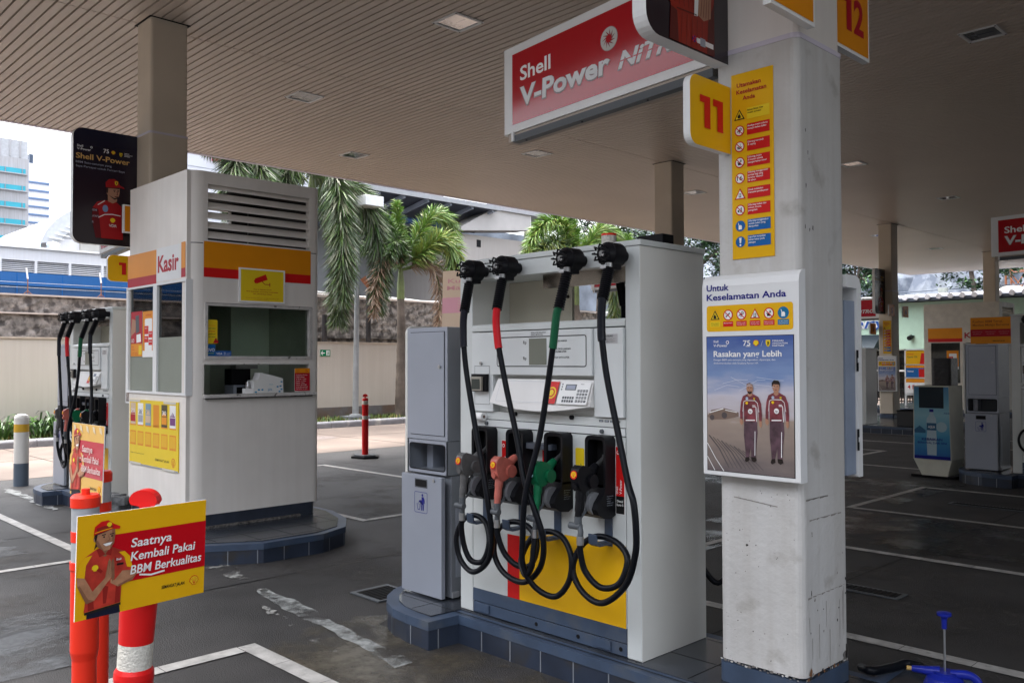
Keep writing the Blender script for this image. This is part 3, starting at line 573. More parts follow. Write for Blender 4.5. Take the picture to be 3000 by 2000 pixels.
for i, (cx, nm, nl, _) in enumerate(NZ):
    # holster: rounded boot with a dark opening
    w = .066; b = MB()
    out = rrect(cx-w, .99, cx+w, 1.252, .03, 5, (0, 0, 1, 1))
    YF = Y0-.085
    ino = rrect(cx-w+.016, 1.0, cx+w-.016, 1.232, .02, 5, (0, 0, 1, 1)); n = len(out)
    F_ = [(x, YF, z) for x, z in out]; I_ = [(x, YF+.004, z) for x, z in ino]; K_ = [(x, Y0-.008, z) for x, z in ino]; B_ = [(x, Y0-.004, z) for x, z in out]
    b.raw(F_+I_+K_+B_, [(k, (k+1) % n, n+(k+1) % n, n+k) for k in range(n)]+[(n+k, n+(k+1) % n, 2*n+(k+1) % n, 2*n+k) for k in range(n)]+[(k, 3*n+k, 3*n+(k+1) % n, (k+1) % n) for k in range(n)], BLACK)
    b.face(K_, NEARB)
    prof = [(Y0-.004, 1.0), (YF, 1.0), (YF-.01, .97), (YF-.05, .93), (YF-.065, .90), (YF-.05, .872), (YF-.015, .852), (Y0-.04, .845), (Y0-.004, .86)]
    b.prism(prof, (cx-w, 0, 0), (0, 1, 0), (0, 0, 1), (2*w, 0, 0), BLACK)
    a = Art(b, (cx+w, 0, 0), (0, 1, 0), (0, 0, 1))
    for k in range(5): a.text('PERINGATAN bahan bakar', Y0-.075, .955-.011*k, .0045, GREY, 0, w=.05-.008*(k % 3), bold=0)
    b.build('holster', PU, bev=.008, seg=3)
    b = MB(); b.prism(ell(YF-.035, .925, .05, .055, 0, 360, 18), (cx+.012, 0, 0), (0, 1, 0), (0, 0, 1), (.02, 0, 0), mat('guard_grey', (.28, .29, .31), .35, metal=.4)); b.build('holster_guard', PU, bev=.004)
    # nozzle
    b = MB(); yh = 3.205
    hd = [(yh-.033, 1.015), (yh-.045, 1.06), (yh-.040, 1.10), (yh-.01, 1.118), (yh+.035, 1.105), (yh+.075, 1.085), (yh+.085, 1.04), (yh+.06, 1.005), (yh+.01, .985), (yh-.018, .99)]
    b.prism(hd, (cx-.026, 0, 0), (0, 1, 0), (0, 0, 1), (.052, 0, 0), nm)
    nz = b.build('nozzle', PU, nl, bev=.011, seg=3)
    b = MB(); b.tube(catm([(cx, yh+.0, 1.0), (cx, yh-.005, .96), (cx, yh-.012, .91), (cx, yh-.018, .868)], 4), [.023]*5+[.020]*5+[.017]*3, nm, 12); b.build('grip', nz)
    b = MB(); b.cyl((cx+.022, yh+.055, 1.035), (cx+.042, yh+.055, 1.035), .034, nm, 20); b.tube([(cx, yh+.055, 1.06), (cx, yh+.105, 1.095), (cx, yh+.12, 1.105)], [.026, .022, .017], nm, 12); b.build('valve_cap', nz)
    if i != 2: b = MB(); b.cyl((cx, yh-.034, 1.02), (cx, yh-.046, 1.018), .014, nm, 14, .016); b.build('button', nz)
    b = MB(); pts = catm([(cx, yh+.11, 1.098), (cx, yh+.15, 1.118), (cx, yh+.185, 1.14), (cx, Y0-.012, 1.153)], 6); b.tube(pts, [.0115+(.0016 if k % 2 else 0) for k in range(len(pts))], STEEL, 12); b.build('spout', nz)
    b = MB(); b.tube(catm([(cx, yh+.05, 1.0), (cx, yh+.055, .95), (cx, yh+.035, .89), (cx, yh+.0, .862)], 5), .007, GUNM, 8); b.tube(catm([(cx, yh+.025, .995), (cx, yh+.022, .95), (cx, yh+.018, .90)], 4), .006, BLACK, 8); b.build('trigger_guard', nz)
    b = MB(); up = Vector((0, .12, 1)).normalized(); a = Art(b, Vector((cx, yh-.0462, 1.073)), (1, 0, 0), up, lift=.0025)
    if i == 2: a.poly([(-.012, -.03), (0, -.012), (.014, -.028), (.004, -.04)], flat('peeled_blue', (.25, .50, .52)), 0); a.poly([(-.006, .012), (.006, .03), (.008, .012)], MATS['peeled_blue'], 0)
    else: a.circ(0, 0, .021, RED2, 0); a.shell(0, 0, .0165, 1, ribs=True, bgm=YEL2)
    b.build('badge', nz)
    # swivel joint under the nozzle
    hx, hy, hz = HOSES[i][-1]; b = MB()
    b.tube([(cx, yh-.018, .87), (cx, yh-.018, .835)], [.019, .019], GUNM, 12); b.cyl((cx-.05, yh-.022, .823), (cx+.02, yh-.022, .823), .0165, GUNM, 14)
    b.tube([(cx+.01, yh-.02, .825), (hx+.004, hy, .80), (hx, hy, hz+.02)], [.014, .014, .015], GUNM, 12); b.tube([(hx, hy, hz+.03), (hx, hy, hz-.012)], .0175, STEEL, 14); b.build('swivel', nz)
    # hook plate
    b = MB(); hk = max(HOSES[i][8:18], key=lambda p: p[1]); b.box(hk[0]-.025, hk[0]+.025, Y0-.01, Y0-.0045, .70, .86, BLUEB)
    b.prism([(0, 0), (0, -.012), (-.10, -.012), (-.125, .0), (-.13, .05), (-.122, .052), (-.115, .012), (-.1, .002)], (hk[0]-.025, Y0-.005, hk[2]-.035), (0, 1, 0), (0, 0, 1), (.05, 0, 0), BLUEB); b.build('hose_hook', PU, bev=.003)
    # hose with coloured sleeve, bellows and breakaway joint
    P = catm(HOSES[i][2:], 7); b = MB(); b.tube(P, .0155, RUBBER, 12); hs = b.build('hose', PU)
    sx, sy, sz = HOSES[i][0]
    b = MB(); b.tube(catm([HOSES[i][0], HOSES[i][1], HOSES[i][2], tuple(Vector(HOSES[i][2]).lerp(Vector(HOSES[i][3]), .12))], 5), .0205, SLV[i], 14); b.build('hose_sleeve', hs)
    hx_ = (-3.70, -3.43, -2.956, -2.685)[i]; c = Vector((hx_, 3.285, 2.138)); bt = Vector((hx_+.012, 3.262, 2.066)); b0 = Vector((sx, sy, sz-.01)); pts = []; rr = []
    for k in range(31): pts.append(b0.lerp(bt, k/30)); rr.append(.0225 if k % 2 else .0285)
    b = MB(); b.tube(pts, rr, BLACK, 14, smooth=False); b.build('hose_bellows', hs)
    b = MB(); b.tube([bt-Vector((0, 0, .012)), bt+Vector((.002, 0, .03))], .019, STEEL, 14); b.box(bt.x-.034, bt.x+.002, bt.y-.028, bt.y-.016, bt.z+.0, bt.z+.02, ALU)
    b.cyl((c.x, Y0, c.z), (c.x, 3.34, c.z), .030, BLACK, 16); b.cyl((c.x, 3.345, c.z), (c.x, 3.265, c.z), .060, BLACK, 28); b.cyl((c.x, 3.265, c.z), (c.x, 3.235, c.z), .054, BLACK, 28, .040)
    b.box(c.x-.026, c.x+.034, 3.265, 3.335, c.z-.075, c.z-.04, BLACK); b.build('swivel_head', hs, bev=.005)
    b = MB()
    for k in range(8):
        an = 2*math.pi*k/8; p = Vector((c.x+.036*math.cos(an), 3.238, c.z+.036*math.sin(an))); b.tube([p, p+Vector((.008*math.cos(an), -.03, .008*math.sin(an))), p+Vector((-.014*math.cos(an), -.038, -.014*math.sin(an)))], .005, BLACK, 6)
    b.cyl((c.x, 3.236, c.z), (c.x, 3.222, c.z), .016, STEEL, 12); b.build('hose_cage', hs)
# back side: hoses of the other face seen through the opening
for x, m in ((-3.24, RUBBER), (-2.98, SLV[1])):
    b = MB(); b.tube([(x, Y1+.1, 2.12), (x+.02, Y1+.12, 1.95)], .027, BLACK, 12); b.tube([(x+.02, Y1+.12, 1.95), (x+.03, Y1+.12, 1.5)], .02, m, 12); b.cyl((x, Y1+.02, 2.13), (x, Y1+.16, 2.13), .05, BLACK, 18); b.build('hose', PU)
b = MB(); b.tube(catm([(-2.62, Y1+.16, 1.6), (-2.52, Y1+.2, 1.0), (-2.50, Y1+.2, .65), (-2.62, Y1+.16, .42), (-2.75, Y1+.1, .6)], 8), .0155, RUBBER, 10); b.build('hose', PU)
b = MB(); b.cyl((-3.07, 3.75, ZT), (-3.07, 3.75, ZT+.05), .022, BLACK, 12); b.cyl((-3.07, 3.75, ZT+.05), (-3.07, 3.75, ZT+.10), .042, REFL, 16); b.cyl((-3.07, 3.75, ZT+.10), (-3.07, 3.75, ZT+.112), .042, ORANGEP, 16); b.build('beacon', PU)
b = MB(); b.box(-2.87, -2.70, 3.74, 3.84, ZT, ZT+.075, BLACK); b.build('speaker_box', PU, bev=.004)
# ================================================================= grey cabinet with towel slot and bin
def bin_fig(a, s, x, y, m, k):
    # thrower pictogram in a unit square scaled by s with origin x,y
    P = lambda L: [(x+s*p, y+s*q) for p, q in L]
    a.circ(x+s*.62, y+s*.86, s*.065, m, k)
    a.poly(P([(.55, .77), (.70, .77), (.78, .66), (.80, .46), (.75, .46), (.73, .62), (.72, .40), (.72, .10), (.65, .10), (.64, .38), (.60, .38), (.59, .10), (.52, .10), (.53, .42), (.54, .62), (.47, .56), (.34, .58), (.33, .53), (.49, .50), (.56, .57)]), m, k)
    a.line(P([(.20, .44), (.26, .13), (.40, .13), (.46, .44)]), s*.035, m, k)
    for p, q in ((.33, .48), (.30, .42), (.36, .38)): a.circ(x+s*p, y+s*q, s*.02, m, k, n=8)
BC = thing('bin_cabinet', 'grey metal cabinet with a litter bin pictogram left of the big pump', 'cabinet', (-4.29, 3.65, ZB), 'grey bin and towel cabinets')
bx0, bx1 = -4.485, -4.088
b = MB(); b.box(bx0, bx1, 3.436, 3.88, 1.135, 1.835, GREY); b.box(bx1-.0, bx1+.001, 3.44, 3.88, 1.14, 1.83, GREYD); b.box(bx0+.01, bx1-.01, 3.46, 3.88, 1.11, 1.135, GREYD); b.build('upper_box', BC, bev=.004)
b = MB(); b.box(-4.448, -4.115, 3.430, 3.436, 1.165, 1.805, GREY); b.box(-4.452, -4.111, 3.4345, 3.4365, 1.161, 1.809, NEARB); b.cyl((-4.153, 3.431, 1.59), (-4.153, 3.420, 1.59), .012, STEEL, 14)
b.build('door', BC, bev=.002)
b = MB(); out = [(bx0, .925), (bx1, .925), (bx1, 1.131), (bx0, 1.131)]; hole = rrect(-4.46, .95, -4.112, 1.105, .022, 4)
b.face([(x, 3.437, z) for x, z in [(bx0, .925), (bx1, .925), (bx1, .95), (bx0, .95)]], GREY); b.face([(x, 3.437, z) for x, z in [(bx0, 1.105), (bx1, 1.105), (bx1, 1.131), (bx0, 1.131)]], GREY)
b.face([(x, 3.437, z) for x, z in [(bx0, .95), (-4.46, .95), (-4.46, 1.105), (bx0, 1.105)]], GREY); b.face([(x, 3.437, z) for x, z in [(-4.112, .95), (bx1, .95), (bx1, 1.105), (-4.112, 1.105)]], GREY)
a = Art(b, (0, 3.4365, 0), (1, 0, 0), (0, 0, 1)); a.frame(-4.466, .944, -4.106, 1.111, .007, NEARB, 0, r=.024)
b.box(bx1-.012, bx1, 3.437, 3.88, .925, 1.131, GREYD); b.box(bx0, bx0+.012, 3.437, 3.88, .925, 1.131, GREYD); b.box(bx0+.012, bx1-.012, 3.70, 3.71, .93, 1.131, GUNM); b.box(bx0+.012, bx1-.012, 3.44, 3.7, .925, .94, GREYD); b.box(-4.44, -4.38, 3.56, 3.69, .94, 1.13, GREY); b.build('towel_slot', BC)
b = MB(); b.box(-4.492, -4.097, 3.395, 3.424, ZB+.012, .915, GREY); b.box(-4.356, -4.232, 3.393, 3.396, .838, .893, GUNM); b.prism(rrect(-4.35, .845, -4.238, .887, .01), (0, 3.3925, 0), (1, 0, 0), (0, 0, 1), (0, .001, 0), NEARB)
b.cyl((-4.167, 3.395, .893), (-4.167, 3.387, .893), .011, STEEL, 12)
a = Art(b, (0, 3.3945, 0), (1, 0, 0), (0, 0, 1)); a.frame(-4.359, .682, -4.231, .812, .003, NAVY, 0, .012); bin_fig(a, .125, -4.357, .685, NAVY, 0); b.build('bin_door', BC, bev=.003)
b = MB(); b.box(bx0, bx1, 3.466, 3.88, ZB+.01, .92, GREYD); b.box(bx1-.0, bx1+.004, 3.50, 3.55, .3, .75, GREY); b.box(bx1, bx1+.012, 3.466, 3.52, ZB+.01, ZB+.045, flat('bumper', (.3, .31, .33))); b.build('bin_body', BC, bev=.003)
b = MB(); b.prism(rrect(3.445, .91, 3.9, 1.853, .05, 5, (0, 0, 1, 1)), (-4.52, 0, 0), (0, 1, 0), (0, 0, 1), (.022, 0, 0), PUMPS); b.build('side_sheet', BC, bev=.003)
# copies of pump and cabinet
OFF1 = (-6.93, 0, 0); OFF2 = (DX2, DY2, 0)
copy_tree(PU, OFF1, 'white fuel pump behind the kiosk, partly hidden by a faded poster', skip=('beacon', 'speaker_box'))
copy_tree(BC, OFF1, 'grey bin cabinet at the far left beside the distant pump')
copy_tree(PU, OFF2, 'dim white fuel pump cut by the right picture edge', skip=('beacon', 'speaker_box'))
copy_tree(BC, OFF2, 'shaded grey bin cabinet right of the blue water advert stand')
# ================================================================= hanging red sign
SL_ = 1.66; sA = Vector((-3.87, 3.70, 0)); sB = Vector((-2.22, 3.50, 0)); sd = (sB-sA).normalized(); sn_ = Vector((sd.y, -sd.x, 0))   # sn_ faces the camera side
REDPR = mat('sign_red_gloss', (.42, .003, .010), .10, var=.02, spec=.3)
def vsign(label, group='red hanging fuel signs'):
    g = thing('hanging_sign', label, 'sign', (-2.22, 3.50, 3.01), group)
    def Q(x, y, z): return sA+sd*x+sn_*y+Vector((0, 0, z))
    b = MB(); b.prism(rrect(0, -.13, SL_, 0, .03, 4, (0, 0, 0, 1)), sA+Vector((0, 0, 3.012)), sd, sn_, Vector((0, 0, .526)), WHITE)
    b.build('case', g, bev=.006)
    b = MB(); P4 = [Q(.06, -.02, 2.985), Q(SL_-.03, -.02, 2.985), Q(SL_-.03, -.12, 2.985), Q(.06, -.12, 2.985)]
    lo = [Q(.06, -.02, 2.965), Q(SL_-.03, -.02, 2.965), Q(SL_-.03, -.115, 2.965), Q(.06, -.115, 2.965)]
    b.bar(Q(.05, -.055, 2.985), Q(SL_-.02, -.055, 2.985), .09, .05, flat('sign_underside', (.42, .36, .30), .5)); b.bar(Q(.10, -.03, 2.975), Q(SL_-.02, -.03, 2.975), .05, .04, GUNM)
    b.bar(Q(.095, -.006, 2.99), Q(.115, -.006, 2.99), .02, .06, WHITE)
    for x in (.2, .7, 1.2): p = Q(x, -.03, 2.953); b.cyl(p, p-Vector((0, 0, .003)), .006, NEARB, 8)
    b.build('light_rail', g)
    b = MB(); a = Art(b, sA+sn_*.0, sd, (0, 0, 1), lift=.002); a.rect(.103, 3.058, SL_-.08, 3.488, REDPR)
    a.text('Shell', .182, 3.308, .086, LETW, 1, w=.285, bold=.02)
    GR = flat('letter_shadow', (.30, .25, .26), .4); SILV = flat('letter_silver', (.74, .75, .76), .3)
    for t, x, w, sh in (('V-Power', .182, .775, .04), ('NiTRO', 1.02, .52, .3)):
        z0 = 3.153 if sh < .2 else 3.152; hh = .116 if sh < .2 else .088
        a.text(t, x-.006, z0-.008, hh+.010, GR, 1, w=w+.012, bold=.05 if sh < .2 else .04, shear=sh); a.text(t, x, z0, hh, SILV, 2, w=w, bold=.03 if sh < .2 else .03, shear=sh)
    a.rect(1.0, 3.188, 1.56, 3.194, REDPR, 3)
    cx, cz = .952, 3.336; a.circ(cx, cz, .066, GR, 1, ry=.065); a.circ(cx, cz, .063, flat('emblem_silver', (.55, .54, .50), .4), 2, ry=.062)
    star = []
    for k in range(11):
        an = 2*math.pi*k/11; star += [(cx+.047*math.cos(an+.35), cz+.047*math.sin(an+.35)), (cx+.019*math.cos(an+.1), cz+.019*math.sin(an+.1))]
    a.poly([(cx+(x-cx)*1.12, cz+(y-cz)*1.12) for x, y in star], GUNM, 3); a.poly(star, REDPR, 4)
    b.build('red_face', g); return g
VS = vsign('large hanging red sign with silver lettering above the big pump')
copy_tree(VS, (-6.96, 0, -.10), 'red hanging sign corner peeking out under the tall dark driver poster')
copy_tree(VS, (-7.06, 9.09, -.02), 'red sign seen through the opening of the big pump')
copy_tree(VS, (-7.23, 18.95, -.29), 'red sign in the shade left of the column numbered 5 and 6')
copy_tree(VS, (.0, 9.1, .0), 'white end of a hanging sign cut by the right picture edge')
# ================================================================= flag poster with a driver
DKP = gradient('poster_night', [(0, (.012, .006, .010)), (.5, (.018, .006, .014)), (1, (.006, .008, .03))], 2, 0, 1.15, .25)
SUIT = flat('printed_suit', (.36, .012, .015), .35); SUITD = flat('printed_suit_dark', (.12, .006, .010), .35); GOLD = flat('printed_gold', (.62, .38, .12), .35)
def driver(a, x, y, h, k=1, cap=True, pose=0):
    """half figure in racing overalls, head top at y, total height h"""
    P = lambda L: [(x+h*p, y-h*q) for p, q in L]
    a.poly(P([(-.10, .36), (-.22, .40), (-.29, .50), (-.30, .70), (-.24, 1.0), (.20, 1.0), (.20, .72), (.24, .60), (.20, .46), (.10, .38), (.02, .36)]), SUIT, k)
    a.poly(P([(-.29, .50), (-.30, .70), (-.24, 1.0), (-.15, 1.0), (-.18, .7), (-.20, .52)]), SUITD, k+1)
    a.poly(P([(-.05, .20), (.10, .20), (.10, .36), (.03, .40), (-.05, .37)]), SKIN, k+1)
    a.poly(P([(-.07, .08), (-.07, .24), (-.02, .31), (.06, .335), (.12, .30), (.14, .22), (.145, .10)]), SKIN, k+2)
    a.poly(P([(-.08, .13), (-.08, .22), (-.05, .24), (-.045, .15), (.14, .145), (.14, .12)]), HAIR, k+3)
    a.line(P([(.035, .178), (.075, .172)]), h*.012, HAIR, k+3); a.line(P([(.10, .172), (.135, .176)]), h*.012, HAIR, k+3)
    for q in (.058, .115): a.circ(x+h*q, y-h*.195, h*.010, HAIR, k+3, n=10)
    a.line(P([(.095, .19), (.108, .245), (.09, .25)]), h*.010, SUITD, k+3); a.line(P([(.06, .283), (.115, .278)]), h*.014, SUITD, k+3); a.poly(P([(-.03, .27), (.02, .31), (.06, .335), (.12, .30), (.13, .27), (.06, .31)]), HAIR, k+3)
    if cap:
        a.poly(P([(-.085, .14), (-.09, .06), (-.04, .0), (.05, -.015), (.12, .02), (.14, .08), (.21, .11), (.22, .135), (.13, .12), (.04, .135)]), SUIT, k+4); a.shield(x+h*.085, y-h*.055, h*.07, k+5)
    a.line(P([(-.21, .45), (-.10, .37)]), h*.014, LETW, k+2); a.line(P([(-.20, .66), (-.10, .60), (.02, .585), (.16, .60)]), h*.014, LETW, k+2)
    a.circ(x-h*.09, y-h*.50, h*.045, flat('printed_blue', (.20, .30, .48)), k+2, ry=h*.06); a.shell(x+h*.03, y-h*.69, h*.05, k+3, ribs=False); a.text('VDR', x-h*.03, y-h*.80, h*.045, LETW, k+2)
    for j, s in enumerate(('IBM', 'AWS', 'R')): a.text(s, x-h*.30, y-h*(.56+.1*j), h*.035, GREY, k+3)
FX = -2.14
def flagposter(label):
    g = thing('flag_poster', label, 'poster', (-2.17, 3.48, 2.97), 'tall flag posters with a racing driver')
    out = rrect(2.86, 2.975, 3.479, 4.12, .09, 6, (1, 0, 0, 1))
    b = MB(); b.prism(out, (FX-.07, 0, 0), (0, 1, 0), (0, 0, 1), (.07, 0, 0), DKP, WHITE)
    o = b.build('panel', g); 
    b = MB(); a = Art(b, (FX, 0, 0), (0, 1, 0), (0, 0, 1), lift=.002, eps=.0009)
    a.text('Shell', 2.895, 3.925, .022, LETW, 1); a.text('V-Power', 2.895, 3.895, .022, LETW, 1, w=.13); a.circ(3.03, 3.935, .011, LETW, 1); a.circ(3.03, 3.935, .006, NEARB, 2)
    a.text('75', 3.145, 3.90, .04, LETW, 1); a.shell(3.24, 3.915, .022, 1, ribs=False); a.shield(3.315, 3.905, .04, 1)
    for j, s in enumerate(('FERRARI', 'INNOVATION', 'PARTNER')): a.text(s, 3.35, 3.92-.014*j, .009, LETW, 1)
    a.text('Shell V-Power', 2.885, 3.81, .055, GOLD, 1, w=.52, bold=.02); a.text('BBM Satu-satunya yang', 2.885, 3.765, .02, GREY, 1, w=.34); a.text('Saya Percayai untuk Ferrari Saya', 2.885, 3.725, .02, GREY, 1, w=.47)
    driver(a, 3.22, 3.64, .60, 1); a.poly([(3.03, 3.06), (3.35, 3.06), (3.35, 3.12), (3.03, 3.12)], NEARB, 9) if False else None
    b.build('lettering', g)
    return g
fp = flagposter('tall dark poster of a capped driver beside the beige column above the kiosk')
fp.location += Vector((-6.96, 0, -.17))
g2 = flagposter('rounded dark poster with a red-suited figure, cut by the top picture edge')
# its lower half shows the folded arms of a figure in red overalls
for ch in list(g2.children):
    if ch.name.startswith('lettering'): bpy.data.objects.remove(ch)
b = MB(); a = Art(b, (FX, 0, 0), (0, 1, 0), (0, 0, 1), lift=.002, eps=.0009)
SU2 = flat('printed_suit_b', (.28, .02, .008), .35); SU3 = flat('printed_suit_c', (.10, .012, .008), .35); FLD = flat('printed_fold', (.17, .014, .008), .35)
DZ = lambda L, dz=-.075: [(y, max(2.982, z+dz)) for y, z in L]
a.poly(DZ([(3.02, 2.9), (3.36, 2.9), (3.36, 3.30), (3.37, 3.7), (3.0, 3.75), (3.0, 3.4), (3.03, 3.2)]), SU2, 1)
a.poly(DZ([(2.93, 3.35), (2.95, 3.25), (3.06, 3.20), (3.22, 3.21), (3.22, 3.30), (3.10, 3.32), (3.02, 3.46), (2.94, 3.6)]), SU2, 2); a.line(DZ([(3.07, 3.20), (3.22, 3.208)]), .006, SU3, 3)
a.poly(DZ([(3.2, 3.20), (3.228, 3.205), (3.238, 3.31), (3.207, 3.315)]), LETW, 3); a.poly(DZ([(3.23, 3.21), (3.275, 3.195), (3.33, 3.22), (3.335, 3.31), (3.29, 3.38), (3.24, 3.33)]), SKIN, 3)
for k in range(4): a.line(DZ([(3.25+.02*k, 3.21), (3.262+.018*k, 3.30)]), .003, SU3, 4)
for k in range(7): a.line(DZ([(2.97+.035*k, 3.33+.02*(k % 2)), (2.985+.035*k, 3.22)]), .005, FLD, 4)
a.poly(DZ([(3.02, 2.9), (3.085, 2.9), (3.075, 3.19), (3.03, 3.2)]), SU3, 2); a.poly(DZ([(3.30, 2.9), (3.36, 2.9), (3.36, 3.3), (3.31, 3.2)]), SU3, 2)
for k in range(5): a.line(DZ([(3.10+.04*k, 3.05), (3.11+.038*k, 3.19)]), .004, FLD, 3)
a.rect(3.20, 3.012, 3.35, 3.034, LETW, 3); a.rect(3.245, 3.004, 3.285, 3.04, GREY, 4); a.rect(3.185, 3.010, 3.215, 3.036, NAVY, 4); a.line([(3.185, 3.010), (3.215, 3.036)], .006, RED2, 5); a.line([(3.185, 3.036), (3.215, 3.010)], .006, RED2, 5)
b.build('lettering', g2)
copy_tree(fp, (-.16, 18.93, .0), 'dark driver poster in the shade hanging left of the column numbered 5')
# ================================================================= number plates
def plate(x, y0, y1, z0, z1, num, label, mm=YEL, rr=(1, 0, 0, 1), fr=0, th=.035, nm=RED2, hh=.46):
    g = thing('number_plate', label, 'number plate', (x, y1, z0), 'pump number plates')
    b = MB(); b.prism(rrect(y0, z0, y1, z1, .05, 6, rr) if any(rr) else [(y0, z0), (y1, z0), (y1, z1), (y0, z1)], (x-th, 0, 0), (0, 1, 0), (0, 0, 1), (th, 0, 0), LETW if fr else mm, WHITE)
    a = Art(b, (x, 0, 0), (0, 1, 0), (0, 0, 1), lift=.002)
    if fr: a.rect(y0+fr, z0+fr, y1-fr, z1-fr, mm)
    b.build('panel', g)
    b = MB(); a = Art(b, (x, 0, 0), (0, 1, 0), (0, 0, 1), lift=.003); H = (z1-z0)*hh; W_ = (y1-y0)*.27
    yc = (y0+y1)/2+.005; zc = (z0+z1)/2-H/2
    for k, ch in enumerate(num):
        xo = yc+(k-(len(num)-1)/2)*W_*1.18
        if ch == '1': a.poly([(xo+W_*.42, zc), (xo+W_*.42, zc+H), (xo-W_*.5, zc+H), (xo-W_*.5, zc+H*.78), (xo-W_*.12, zc+H*.78), (xo-W_*.12, zc)], nm, 1)
        else: a.text(ch, xo, zc, H, nm, 1, w=W_*1.05, al='c', bold=.03)
    b.build('digits', g); return g
plate(-2.13, 3.155, 3.479, 2.562, 2.868, '11', 'rounded yellow plate with a bold red 11 beside the safety strip')
plate(-1.735, 3.14, 3.51, 3.045, 3.40, '11', 'orange plate at the top edge above the lavender pillar band', ORG, (0, 0, 0, 0), .016, nm=DRED)
plate(-1.83, 3.895, 4.275, 3.098, 3.47, '12', 'orange plate with a dark red 12 on the right side of the pillar', ORG, (0, 0, 0, 0), .016, nm=DRED)
plate(-9.1, 3.195, 3.479, 2.445, 2.71, '1', 'yellow plate with a red 1 at the left edge of the kiosk')
plate(-8.98, 3.30, 3.60, 2.93, 3.215, '1', 'orange plate edge overlapping the tall driver poster', ORG, (0, 0, 0, 0), .014)
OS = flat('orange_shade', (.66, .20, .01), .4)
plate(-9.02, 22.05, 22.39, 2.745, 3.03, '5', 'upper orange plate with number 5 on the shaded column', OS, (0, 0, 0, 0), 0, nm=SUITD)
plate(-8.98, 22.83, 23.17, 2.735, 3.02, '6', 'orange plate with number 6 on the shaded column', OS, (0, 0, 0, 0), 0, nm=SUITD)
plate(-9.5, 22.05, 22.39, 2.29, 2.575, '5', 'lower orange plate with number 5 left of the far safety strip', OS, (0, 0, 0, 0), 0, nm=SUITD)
# ================================================================= safety strip
def no_engine(a, x, y, r, k=4):
    a.circ(x+r*.22, y+r*.25, r*.28, ICOND, k); a.circ(x+r*.22, y+r*.25, r*.14, LETW, k+1); a.line([(x-r*.5, y-r*.3), (x-r*.25, y+r*.02), (x+.0, y-r*.15), (x-r*.05, y-r*.5)], r*.14, ICOND, k)
def no_cig(a, x, y, r, k=4): a.line([(x-r*.45, y-r*.35), (x+r*.4, y+r*.35)], r*.2, ICOND, k); a.line([(x-r*.4, y+r*.0), (x-r*.5, y+r*.3)], r*.07, GREY, k)
def no_smoke(a, x, y, r, k=4): a.rect(x-r*.5, y-r*.2, x+r*.45, y-r*.03, ICOND, k); a.rect(x-r*.45, y-r*.45, x+r*.2, y-r*.28, ICOND, k); a.line([(x+r*.3, y+r*.1), (x+r*.1, y+r*.3), (x+r*.35, y+r*.5)], r*.09, GREY, k)
def no_moto(a, x, y, r, k=4): a.poly([(x-r*.55, y+r*.05), (x-r*.2, y+r*.05), (x+r*.2, y-r*.15), (x+r*.3, y-r*.5), (x-r*.4, y-r*.5), (x-r*.3, y-r*.2)], ICOND, k); a.circ(x+r*.25, y+r*.2, r*.15, ICOND, k); a.line([(x+r*.1, y+r*.5), (x+r*.45, y+r*.35)], r*.08, ICOND, k)
def no_eat(a, x, y, r, k=4): a.rect(x-r*.5, y-r*.35, x-r*.15, y, ICOND, k); a.line([(x+r*.05, y-r*.5), (x+r*.05, y+r*.4)], r*.1, ICOND, k); a.line([(x+r*.3, y-r*.5), (x+r*.3, y+r*.5)], r*.14, ICOND, k)
def pump_can(a, x, y, r, k=2): a.poly([(x-r*.35, y-r*.65), (x+r*.35, y-r*.65), (x+r*.35, y-r*.05), (x+r*.1, y+r*.2), (x-r*.15, y+r*.1), (x-r*.38, y+r*.65), (x-r*.46, y+r*.6), (x-r*.3, y+r*.05), (x-r*.35, y-r*.1)], LETW, k)
def phone(a, x, y, r, k=3): a.rect(x-r*.25, y-r*.5, x+r*.25, y+r*.22, ICOND, k); a.rect(x-r*.15, y-r*.36, x+r*.15, y+r*.12, LETW, k+1); a.line([(x, y-r*.25), (x, y)], r*.08, ICOND, k+2)
